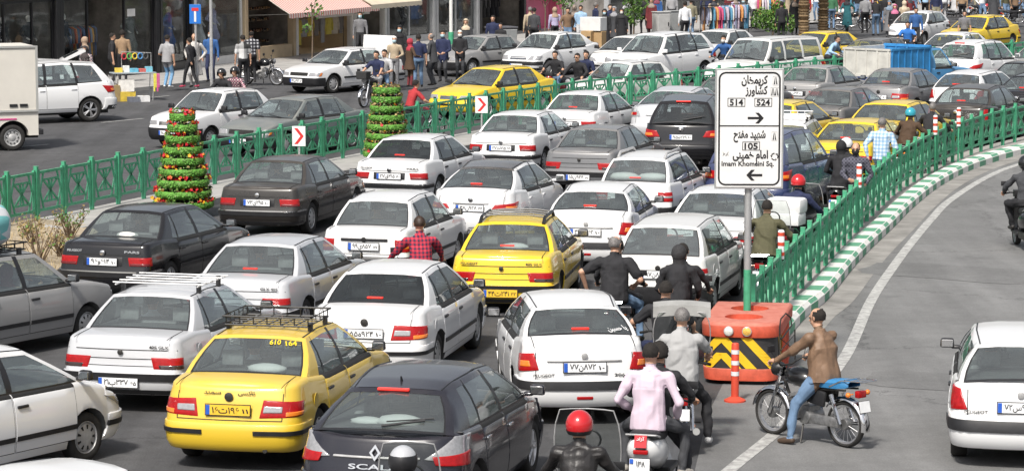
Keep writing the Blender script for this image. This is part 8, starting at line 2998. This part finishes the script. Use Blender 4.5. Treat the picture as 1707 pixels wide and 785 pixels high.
# red helmet with white parcels
o, b11 = rider_bike((1331, 306), 24, 'standard', BKB, 'motorcycle loaded with white parcels next to the fence', 'rider with a red helmet and navy jacket carrying white parcels', dict(top='navy', legs='dark', helmet=(RDH, False), fine=True, H=1.74), dict(lean=10), bike_k=dict(screen=(.30, .7, .62, .86)))
M = b11.matrix_basis
FO = mat('white_foam', (.72, .72, .72), .7, noise=.06, bump=.4, scale=12)
for (p, d, lb) in (((0, -.72, .93), (.55, .40, .20), 'white foam box strapped behind the rider with the red helmet and navy jacket'), ((-.02, -.66, 1.13), (.62, .42, .26), 'white wrapped sack lying on the foam box behind the navy jacket')):
 mb = MB(); mb.box((0, 0, d[2] / 2), d)
 o = obj('parcel', mb.mesh('parcel', [FO], bevel=.06 if d[2] > .22 else .02, smooth=40), None, M @ Vector(p), b11.rotation_euler)
 tag(o, lb, 'parcel', 'white parcels on the motorcycle')
# beyond the masked man
o, b12 = rider_bike((1411, 243), 20, 'scooter', BKB, 'dark scooter of the pair with the white helmet beside the blue sport utility', 'driver with a white helmet, mostly hidden by the woman in black', dict(top='dark', legs='dark', helmet=(WHH, False), H=1.72), None, off=.15,
     second=('woman wrapped in a black chador riding behind the white helmet', dict(top='dark', legs='dark', scarf=cloth('chador', (.014, .014, .016)), H=1.62, skirt=.35), .38, dict(lean=5)))
o, b13 = rider_bike((1518, 191), 30, 'standard', BKB, 'motorcycle of the rider with the turquoise helmet', 'rider in a dark brown jacket and turquoise helmet beyond the fence', dict(top='darkbrown', legs='dark', helmet=(TQH, False), H=1.68, fat=1.15, coat_hem=.1), dict(lean=16))
o, b14 = rider_bike((1555, 180), 30, 'standard', BKB, 'motorcycle of the grey haired man by the black saloon', 'grey haired man in a dark jacket riding right of the turquoise helmet', dict(top='dark', legs='dark', hair_mat=HAIRG, H=1.66, fat=1.1), dict(lean=18))
# scooter at the right edge
o, b15 = rider_bike((1709, 274), -2, 'scooter', BKB, 'black and red scooter cut off by the right picture edge', 'rider in a black vest with blue sleeves at the right edge', dict(top='charcoal', legs='dark', helmet=(BKH, True), fine=True, H=1.74), None, off=.15)
# coming towards the viewer on the far road
FARV = dict(voxel=.024)
o, b16 = rider_bike((925, 92), 205, 'scooter', BKR, 'red and white scooter coming along the median fence', 'man in a black T-shirt riding the red and white scooter', dict(top='dark', legs='jeans', sleeves='short', **FARV), None, off=.15)
o, b17 = rider_bike((962, 96), 208, 'standard', BKB, 'motorcycle with two men next to the red scooter', 'man in sunglasses and a black sweater on the motorcycle beside the red scooter', dict(top='dark', legs='darkt', glasses=True, fat=1.15, **FARV), None,
     second=('man in a navy T-shirt behind the driver in sunglasses', dict(top='navy', legs='jeans', sleeves='short', **FARV), .36, dict(side=-8)))
o, b18 = rider_bike((627, 92), 208, 'standard', BKB, 'black motorcycle with a basket and two men behind the second flower tower', 'man in a navy T-shirt riding the motorcycle with the basket', dict(top='navy', legs='grey', sleeves='short', **FARV), dict(lean=2),
     second=('man in a white shirt sitting behind the navy T-shirt on the motorcycle', dict(top='lightgrey', legs='jeans', sleeves='short', **FARV), .36, dict(side=-10)))
mb = MB(); mb.box((0, .62, 1.02), (.36, .28, .24), taper=1.1); obj('basket', mb.mesh('basket', [mat('basket_black', (.03, .03, .03), .7)], bevel=.02), b18)
o, b19 = rider_bike((694, 141), 55, 'standard', BKR, 'motorcycle behind the fence right of the second flower tower', 'dark haired man in a red T-shirt riding behind the median fence', dict(top='red', legs='dark', sleeves='short', H=1.64, **FARV), dict(lean=18))
o, b20 = rider_bike((369, 124), 210, 'standard', BKB, 'motorcycle hidden behind the small white saloon', 'rider in black with an open black helmet behind the small white saloon', dict(top='dark', legs='dark', helmet=(BKH, False), **FARV), None)
o, b21 = rider_bike((391, 121), 210, 'standard', BKB, 'second motorcycle hidden behind the small white saloon', 'rider with a dark helmet and pink flowered top behind the small white saloon', dict(topm=check_mat('pink_flower', (.45, .2, .25), (.05, .05, .06), (.6, .4, .42), 12), legs='dark', helmet=(BKH, False), **FARV), None)
o, b22 = rider_bike((1513, 42), 195, 'scooter', BKB, 'dark scooter ridden by the man in bright blue at the top', 'man in a bright blue shirt riding towards the viewer behind the pickup', dict(top='brightblue', legs='darkt', sleeves='short', fat=1.1, **FARV), None, off=.15)
o, b23 = rider_bike((1206, 66), 205, 'standard', BKB, 'motorcycle crossing in front of the far white saloon', 'masked man in a blue jacket on the motorcycle by the white estate wagon', dict(top='blue', legs='darkt', mask=MANW, **FARV), None)
o, b24 = rider_bike((1136, 62), 30, 'standard', BKB, 'motorcycle of the figure in black by the white sport utility', 'figure in black with a dark hood riding past the white sport utility', dict(top='dark', legs='dark', helmet=(BKH, True), **FARV), None)
o, b25 = rider_bike((1396, 66), 120, 'standard', BKB, 'motorcycle leaning past the yellow taxi with the roof lamp', 'man in a grey blue shirt bending over a motorcycle by the yellow taxi', dict(top='sky', legs='dark', **FARV), dict(lean=30))
# parked motorcycles
for (px, hd_, pt, lb, tl) in (((437, 142), 115, BKB, 'parked black motorcycle with a plastic cover at the kerb by the white saloon', 8), ((1420, 52), 100, BKB, 'parked motorcycle beside the yellow taxi and the crowd', 6), ((1398, 46), 95, BKW, 'parked pale motorcycle left of the women at the top', 6), ((1640, 36), 70, BKR, 'parked red motorcycle right of the top yellow taxi', 6),
                              ((1668, 40), 80, BKB, 'parked motorcycle with a blue cover at the top right', 6), ((1696, 46), 85, BKB, 'parked motorcycle at the upper right picture edge', 6), ((1590, 30), 75, BKB, 'parked dark motorcycle behind the top yellow taxi', 6), ((975, 112), 208, BKB, 'motorcycle with cardboard cargo behind the two men', 0)):
 bike('standard' if 'red' not in lb else 'sport', pt, lb, at(px[0], px[1], 0), hd_, group='parked motorcycles', tilt=tl)
# cargo of the loaded motorcycle
cg = at(985, 108)
for (p, d, m, lb, nm) in (((-.1, .2, .62), (.42, .40, .62), mat('cardboard', (.42, .28, .14), .8, noise=.15), 'tall brown carton on the loaded motorcycle', 'carton'), ((.34, .25, .62), (.34, .40, .60), mat('cardboard', (.42, .28, .14), .8, noise=.15), 'second brown carton on the right of the loaded motorcycle', 'carton'), ((.1, .4, 1.24), (.85, .55, .5), mat('polystyrene', (.66, .66, .65), .8, noise=.1), 'grey white foam block topping the loaded motorcycle', 'foam_block')):
 mb = MB(); mb.box((0, 0, d[2] / 2), d)
 o = obj(nm, mb.mesh(nm, [m], bevel=.012), None, cg + Vector(p), (0, 0, R(-28)))
 tag(o, lb, nm.replace('_', ' '), 'cargo on the loaded motorcycle')
# ================================================================== PEDESTRIANS
def ped(px, rz, label, pose=None, z=ZP, **k):
 k.setdefault('voxel', .022)
 p = at(px[0], px[1], z)
 return person(label, pose or stand(), p, R(rz), **k)
AW, TO = 0, 180     # facing away from / towards the viewer
BW = check_mat('blue_check_cloth', (.62, .68, .74), (.34, .48, .62), (.22, .36, .54), 13)
DKC = check_mat('dark_check_cloth', (.06, .06, .08), (.10, .10, .13), (.03, .03, .045), 15)
o = ped((1468, 330), -22, 'grey haired man in a blue and white checked shirt walking away beside the fence', walk(.2), z=0, topm=BW, legs='dark', hair_mat=HAIRG, voxel=.012, H=1.76, fat=1.05, coat_hem=.08)
o = ped((1425, 385), 168, 'balding man in a dark checked shirt and black mask standing at the fence', stand(rh=(.10, .26, 1.02), lh=(-.20, .14, .92)), z=0, topm=DKC, legs='dark', hair='bald', mask=mat('black_mask', (.015, .015, .016), .8), voxel=.012, H=1.72)
o2 = person('x', stand(), (0, 0, 0)) if False else None
hb = at(1434, 380)
mb = MB(); mb.sphere((0, 0, 0), 1, 14, 10); mb.v = [(v[0] * .13, v[1] * .10, v[2] * .20 * (1 if v[2] < 0 else .9)) for v in mb.v]; mb.tube([(-.04, 0, .16), (0, 0, .32), (.04, 0, .16)], .008, 5)
b_ = obj('plastic_bag', mb.mesh('plastic_bag', [mat('bag_white', (.62, .62, .64), .35, noise=.2, bump=.8, scale=9)], smooth=60, merge=False), None, (hb.x, hb.y - .25, .60))
tag(b_, 'white plastic bag in the hand of the masked man at the fence', 'bag')
ped((279, 147), -30, 'young man in a grey T-shirt and light jeans standing by the blue dead end sign', stand(lh=(-.16, .2, 1.0)), top='grey', legs='lightjeans', sleeves='short', coat_hem=.1, shoes=SNK)
ped((352, 137), 172, 'man in a blue shirt and white mask right of the patterned coat', stand(), top='blue', legs='navy', mask=MANW)
ped((406, 146), 20, 'man in a black and white T-shirt beside the parked black motorcycle', stand(), topm=check_mat('bw_tee', (.03, .03, .03), (.3, .3, .3), (.6, .6, .6), .8, (0, 2)), legs='dark', sleeves='short', H=1.7)
ped((420, 138), 12, 'man in a black flowered shirt facing the shoe shop', stand(), topm=check_mat('flower_black', (.02, .02, .025), (.05, .05, .06), (.5, .5, .52), 9), legs='dark', sleeves='short', hair='bald')
ped((187, 143), -80, 'bearded man in a black T-shirt standing beside the street stall', stand(), top='dark', legs='dark', sleeves='short', fat=1.1)
ped((205, 137), 8, 'person in a dusky pink sweater entering the open clothes shop', stand(), top='tan', legs='dark', hair='curly')
ped((152, 152), 150, 'woman in a flowered dress bending beside the open tailgate', stand(lean=35, pelvis=(0, 0, .8)), topm=check_mat('flower_pale', (.5, .48, .46), (.12, .1, .12), (.4, .3, .3), 10), legs='dark', scarf=cloth('scarf_dark', (.05, .04, .04)), H=1.6)
ped((138, 148), -60, 'person with a patterned headscarf left of the bending woman', stand(lean=10), top='charcoal', legs='dark', scarf=cloth('scarf_tan', (.35, .25, .18)), H=1.62)
# coat on a stand
o = ped((325, 146), 170, 'long patterned white coat displayed on a headless stand on the pavement', stand(lean=0, lh=(-.24, .05, .95), rh=(.24, .05, .95)), topm=check_mat('coat_pattern', (.55, .53, .50), (.42, .40, .38), (.66, .64, .62), 22), legs='lightgrey', hair=None, skirt=.40, name='display_coat', H=1.82)
o['category'] = 'clothing'
ped((318, 148), 60, 'person with red shoes behind the patterned coat', walk(.22), top='dark', legs='dark', shoes=mat('red_shoe', (.45, .05, .10), .5), H=1.6)
ped((601, 95), 175, 'man in a dark T-shirt and pale mask in the shop entrance', stand(), top='midgrey', legs='dark', mask=True)
ped((667, 124), 165, 'woman in a black chador and pale mask before the grey metal shop', stand(), top='dark', legs='dark', scarf=cloth('chador', (.014, .014, .016)), skirt=.15, mask=True, H=1.66, voxel=.026)
ped((658, 146), 175, 'old man in a beige shirt with white hair beside the motorcycle with the basket', stand(lh=(-.16, .22, 1.0)), top='beige', legs='midgrey', hair_mat=MANW, mask=True, H=1.62)
ped((683, 149), -60, 'woman in a red headscarf and brown coat holding a bag', stand(rh=(.2, .25, 1.05)), top='darkbrown', legs='maroon', scarf=cloth('scarf_red', (.36, .03, .05)), skirt=.62, H=1.52)
ped((698, 146), 10, 'man in a navy T-shirt and blue jeans right of the woman in red', stand(lh=(-.1, .28, 1.05)), top='navy', legs='jeans', sleeves='short', mask=True)
ped((723, 143), 70, 'older man in a grey suit looking at papers', stand(lean=8, lh=(-.1, .3, 1.05), rh=(.1, .3, 1.05)), top='charcoal', legs='charcoal', hair='bald', hair_mat=HAIRG, coat_hem=.18)
ped((739, 137), 165, 'man in a dark suit and white shirt facing the man in grey', stand(lh=(-.12, .26, .98), rh=(.12, .26, .98)), top='navy', legs='charcoal', coat_hem=.18, mask=True)
ped((767, 134), 178, 'bearded old man in black behind the oncoming yellow taxi', stand(lh=(-.1, .2, .95), rh=(.1, .2, .95)), top='dark', legs='charcoal', hair_mat=MANW, mask=MANW, coat_hem=.16, H=1.66)
ped((777, 108), 170, 'woman with a beige headscarf by the grey saloon', stand(), top='charcoal', legs='dark', scarf=cloth('scarf_beige', (.55, .46, .34)), skirt=.4, H=1.62)
ped((822, 103), 168, 'man in dark clothes at the front of the dark open shop', stand(), top='navy', legs='dark')
ped((835, 112), 160, 'boy in black leaning beside the rubbish bin', stand(), top='dark', legs='dark', H=1.45)
ped((884, 84), 20, 'man with grey hair behind the roof of the white boxy saloon', stand(), top='beige', legs='dark', hair_mat=HAIRG)
ped((925, 82), 15, 'woman in a pale pink top with a tan headscarf behind the white boxy saloon', stand(), top='lilac', legs='dark', scarf=cloth('scarf_tan', (.35, .25, .18)), H=1.62)
ped((992, 74), -70, 'man in a dark navy suit at the corner of the side street', stand(), top='navy', legs='charcoal', coat_hem=.16, hair_mat=HAIRG)
ped((1008, 86), 165, 'woman in black with a pale mask left of the green tree', stand(), top='dark', legs='dark', scarf=cloth('chador', (.014, .014, .016)), mask=True, skirt=.3, H=1.62)
ped((1024, 80), 150, 'woman in a charcoal coat with a floral scarf by the green tree', stand(), top='charcoal', legs='dark', scarf=cloth('scarf_grey', (.3, .3, .32)), skirt=.4, H=1.6)
ped((1036, 84), 175, 'veiled woman in black at the kerb right behind the cream car', stand(), top='dark', legs='dark', scarf=cloth('scarf_black', (.03, .03, .032), .5, 40), skirt=.2, mask=MANW, H=1.6)
ped((1142, 72), 15, 'man in a white shirt with a black umbrella by the clothes rack', stand(), top='white', legs='darkt')
ped((1240, 62), 150, 'man in a grey jacket walking past the pink blouses', walk(.2), top='midgrey', legs='dark', mask=True)
ub = at(1166, 70, ZP)
ur = thing('umbrella', 'open black umbrella over the clothes rack', 'umbrella', ub)
mb = MB(); rows = []
for r_, z in ((.001, 2.05), (.2, 2.01), (.42, 1.90), (.56, 1.74)):
 rows.append([(r_ * math.cos(2 * PI * k / 16), r_ * math.sin(2 * PI * k / 16), z - (.04 if k % 2 else 0) * (r_ / .56)) for k in range(16)])
mb.grid(rows, close=True); obj('canopy', mb.mesh('canopy', [cloth('dark', CLOTH['dark'])], smooth=30), ur)
mb = MB(); mb.tube([(0, 0, 0), (0, 0, 2.1)], .012, 6); obj('shaft', mb.mesh('shaft', [HUBCAP]), ur)
ped((1303, 72), 10, 'person in a black coat beside the green bush', stand(), top='dark', legs='dark')
ped((1482, 66), 160, 'woman in a grey coat and headscarf in the top crowd', stand(), top='midgrey', legs='dark', scarf=cloth('scarf_bluegrey', (.2, .26, .34)), skirt=.35, H=1.62, z=0)
ped((1460, 60), 5, 'man in a black jacket bending over the parked motorcycles', stand(lean=14), top='dark', legs='jeans', z=0)
ped((1491, 74), 170, 'woman in black with a pink headscarf behind the pickup', stand(), top='dark', legs='dark', scarf=cloth('scarf_pink', (.55, .16, .28)), skirt=.2, H=1.62, z=0)
ped((1507, 66), 12, 'woman in a beige coat left of the man in bright blue', stand(), top='beige', legs='dark', scarf=cloth('scarf_beige', (.55, .46, .34)), skirt=.4, H=1.62, z=0)
ped((1526, 84), 175, 'man standing close behind the rider in bright blue', stand(), top='blue', legs='dark', z=0)
ped((1607, 88), 175, 'boy in a grey T-shirt in front of the top yellow taxi', stand(), top='midgrey', legs='dark', sleeves='short', H=1.62, z=0)
# the crowd along the far shops: mostly legs and coats are in the picture
crowd = [(1180, 40, 'navy', 'jeans', 0), (1216, 42, 'maroon', 'dark', 1), (1275, 36, 'dark', 'dark', 0), (1312, 34, 'beige', 'dark', 1), (1342, 40, 'red', 'dark', 0), (1362, 30, 'white', 'jeans', 0), (1405, 36, 'maroon', 'dark', 1), (1430, 34, 'dark', 'jeans', 0), (1452, 28, 'red', 'dark', 1), (1470, 32, 'yellow', 'dark', 0), (1500, 28, 'dark', 'dark', 1), (1522, 26, 'grey', 'jeans', 0), (1542, 30, 'sky', 'dark', 0), (1552, 24, 'brown', 'dark', 1), (1573, 30, 'white', 'grey', 0), (1592, 24, 'lightgrey', 'dark', 1), (1612, 22, 'dark', 'jeans', 0), (1628, 18, 'olive', 'khaki', 0), (1645, 24, 'dark', 'dark', 1), (1664, 20, 'tan', 'jeans', 0), (1682, 24, 'dark', 'dark', 1), (1699, 26, 'pink', 'jeans', 0), (1120, 44, 'grey', 'dark', 0), (1095, 48, 'blue', 'dark', 1), (1075, 52, 'dark', 'dark', 0), (968, 74, 'sky', 'lightgrey', 0)]
where_ = ['above the clothes rack with the umbrella', 'right of the clothes rack with blouses', 'above the white estate wagon', 'left of the palm trunks', 'beside the palm trunks', 'right of the palm trunks', 'behind the parked pale motorcycle', 'behind the parked motorcycles', 'behind the bending man in black', 'above the woman in grey', 'above the woman in the pink headscarf', 'left of the top white hatchback', 'above the top white hatchback', 'at the bonnet of the top white hatchback', 'right of the top white hatchback', 'left of the top yellow taxi', 'above the top yellow taxi', 'at the roof of the top yellow taxi', 'right above the top yellow taxi', 'behind the parked red motorcycle', 'behind the motorcycle with the blue cover', 'at the top right corner', 'behind the grey cabinets', 'right behind the small round tree', 'left behind the small round tree', 'by the mouth of the side street'] + ['before the pink poster wall', 'beside the bright young tree', 'right of the bright young tree', 'behind the veiled women', 'under the small round tree', 'left of the pale cabinet', 'left of the black umbrella', 'right of the black umbrella', 'between the two clothes racks', 'above the grey jacketed man', 'behind the low green bush', 'right of the low green bush', 'behind the taxi with the roof lamp', 'beside the parked pale motorcycle', 'left of the bending man in black', 'behind the woman in grey', 'behind the top white hatchback', 'near the bonnet of the top taxi', 'behind the boy in grey', 'above the rear of the top taxi', 'left of the blue covered motorcycle', 'right of the blue covered motorcycle', 'beside the last parked motorcycle']
crowd += [(890, 80, 'charcoal', 'dark', 0), (946, 78, 'brown', 'jeans', 0), (957, 72, 'dark', 'dark', 1), (1016, 72, 'navy', 'jeans', 0), (1048, 58, 'lightgrey', 'dark', 0), (1086, 56, 'maroon', 'dark', 1), (1152, 60, 'khaki', 'jeans', 0), (1190, 52, 'beige', 'dark', 1), (1226, 50, 'lilac', 'dark', 1), (1256, 44, 'white', 'dark', 0), (1290, 40, 'red', 'jeans', 0), (1324, 54, 'dark', 'dark', 1), (1386, 44, 'green', 'jeans', 0), (1412, 50, 'teal', 'dark', 1), (1442, 50, 'grey', 'dark', 0), (1474, 48, 'dark', 'jeans', 0), (1516, 46, 'maroon', 'dark', 1), (1560, 40, 'navy', 'khaki', 0), (1603, 34, 'tan', 'dark', 0), (1636, 32, 'white', 'jeans', 0), (1656, 36, 'charcoal', 'dark', 1), (1676, 34, 'olive', 'jeans', 0), (1692, 36, 'brown', 'dark', 0)]
where = where_
NM = dict(dark='black', sky='light blue', lightgrey='pale grey', midgrey='grey', lilac='lilac', tan='tan')
for i, ((x, y, t, l, wmn), wh_) in enumerate(zip(crowd, where)):
 lb = ('woman in a %s coat %s' if wmn else 'man in a %s top %s') % (NM.get(t, t), wh_)
 ped((x, y + 6), 180 * (i % 2) + (i * 37) % 60 - 30, lb, walk(.18) if i % 3 == 0 else stand(), top=t, legs=l, scarf=cloth('scarf_c%d' % (i % 3), [(.05, .05, .06), (.3, .24, .2), (.2, .05, .08)][i % 3]) if wmn else None, skirt=.35 if wmn else 0, H=1.62 if wmn else 1.74, voxel=.032, group='crowd along the far shops', skin_i=i)
# people in the cars
def in_car(key, x, y, label, face=0, **k):
 root = C[key]
 M = Matrix.LocRotScale(root.location, root.rotation_euler, None)
 sc_ = dict(pelvis=(0, 0, .46), lean=-12, lf=(-.12, .78, .30), rf=(.12, .78, .30), lh=(-.16, .42, .92), rh=(.16, .42, .92), head=(0, face))
 k.setdefault('voxel', .022)
 return person(label, sc_, M @ Vector((x, y, 0)), root.rotation_euler.z, group='people sitting in the cars', **k)
in_car('pride_on', -.34, .0, 'driver in a yellow shirt looking out of the small white saloon', -40, top='yellow', legs='dark', sleeves='short')
in_car('samand', -.34, -.02, 'driver with a checked sleeve inside the white saloon with tinted glass', 0, topm=check_mat('cab_check', (.6, .6, .6), (.05, .05, .05), (.3, .3, .3), 20), legs='dark')
in_car('silver405', -.34, -.02, 'driver in a pale shirt inside the silver saloon with the ladder rack', 0, top='white', legs='dark')
in_car('taxi_front', -.34, -.02, 'taxi driver in a white shirt inside the dusty yellow taxi', 0, top='white', legs='dark')
in_car('logan_on', -.34, -.05, 'driver leaning out of the window of the white boxy saloon', -30, top='white', legs='dark', sleeves='short')
in_car('suv_on', -.36, .08, 'driver in a light shirt inside the oncoming white sport utility', 0, top='pink', legs='dark')
in_car('silver_glx', .36, -.1, 'passenger in brown clothes inside the plain silver saloon', 60, top='tan', legs='dark')
in_car('grey_pride', .34, .05, 'passenger in a brown headscarf inside the dusty grey saloon', 0, top='beige', legs='dark', scarf=cloth('scarf_maroon', (.15, .05, .06)))
in_car('taxi_on', -.34, .0, 'driver of the oncoming yellow taxi in a grey shirt', 0, top='grey', legs='dark')
in_car('sd_main', -.34, .05, 'driver inside the white saloon by the orange bollard', -20, top='beige', legs='dark', sleeves='short')
in_car('pride_bikes', -.34, .05, 'driver in a dark shirt inside the white hatchback with the green sticker', 0, top='charcoal', legs='dark')
in_car('sd_far', -.34, .05, 'driver in grey inside the rounded white saloon right of the taxi', 0, top='grey', legs='dark')
in_car('pars_far_on', -.34, .0, 'driver seen through the windscreen of the white saloon by the clothes racks', 0, top='tan', legs='dark')
in_car('suv_left', -.36, .08, 'driver with an arm at the window of the white sport utility in profile', -60, top='tan', legs='dark', sleeves='short')
for k_, d_, t_ in (('silver_glx', 'plain silver saloon', 'grey'), ('black_pars', 'shiny black saloon by the soil bed', 'dark'), ('brown_pars', 'dusty black saloon by the first tower', 'navy'), ('pars_tower', 'white saloon by the second tower', 'white'), ('pride_white', 'small white saloon with black boot trim', 'beige'), ('taxi_rack', 'yellow taxi with roof rails', 'sky'), ('accent', 'white saloon with the black roof', 'dark'), ('pars_b', 'white saloon with the red sticker', 'lightgrey'), ('grey405', 'grey saloon left of the sport utility', 'blue'), ('pars_c', 'white saloon by the median fence', 'brown'), ('white_sign', 'white saloon behind the sign post', 'grey'), ('pride_rails', 'white hatchback with roof rails', 'olive'), ('right206', 'white hatchback on the right road', 'dark'), ('taxi_wide', 'taxi ahead of the checked shirt man', 'white'), ('taxi_ahead', 'taxi beside the turquoise helmet', 'grey'), ('logan_black', 'black high-tailed saloon', 'white'), ('samand_far', 'grey saloon behind the pickup', 'navy'), ('silver_far', 'silver grey saloon behind the pickup', 'dark'), ('tiba', 'white saloon at the lower left', 'navy'), ('pride_fence', 'white saloon behind the median fence', 'beige'), ('patrol', 'white estate wagon', 'charcoal'), ('grgreen_on', 'grey green saloon', 'dark'), ('taxi_top', 'yellow taxi at the top right', 'white')):
 in_car(k_, -.34, .04, 'driver in a %s shirt inside the %s' % (NM.get(t_, t_), d_), 0, top=t_, legs='dark', voxel=.03)
 if k_ in ('silver_glx', 'taxi_rack', 'accent', 'pride_white', 'pars_b'):
  in_car(k_, .34, .0, 'front passenger in the %s' % d_, -20, top='dark', legs='dark', voxel=.03)
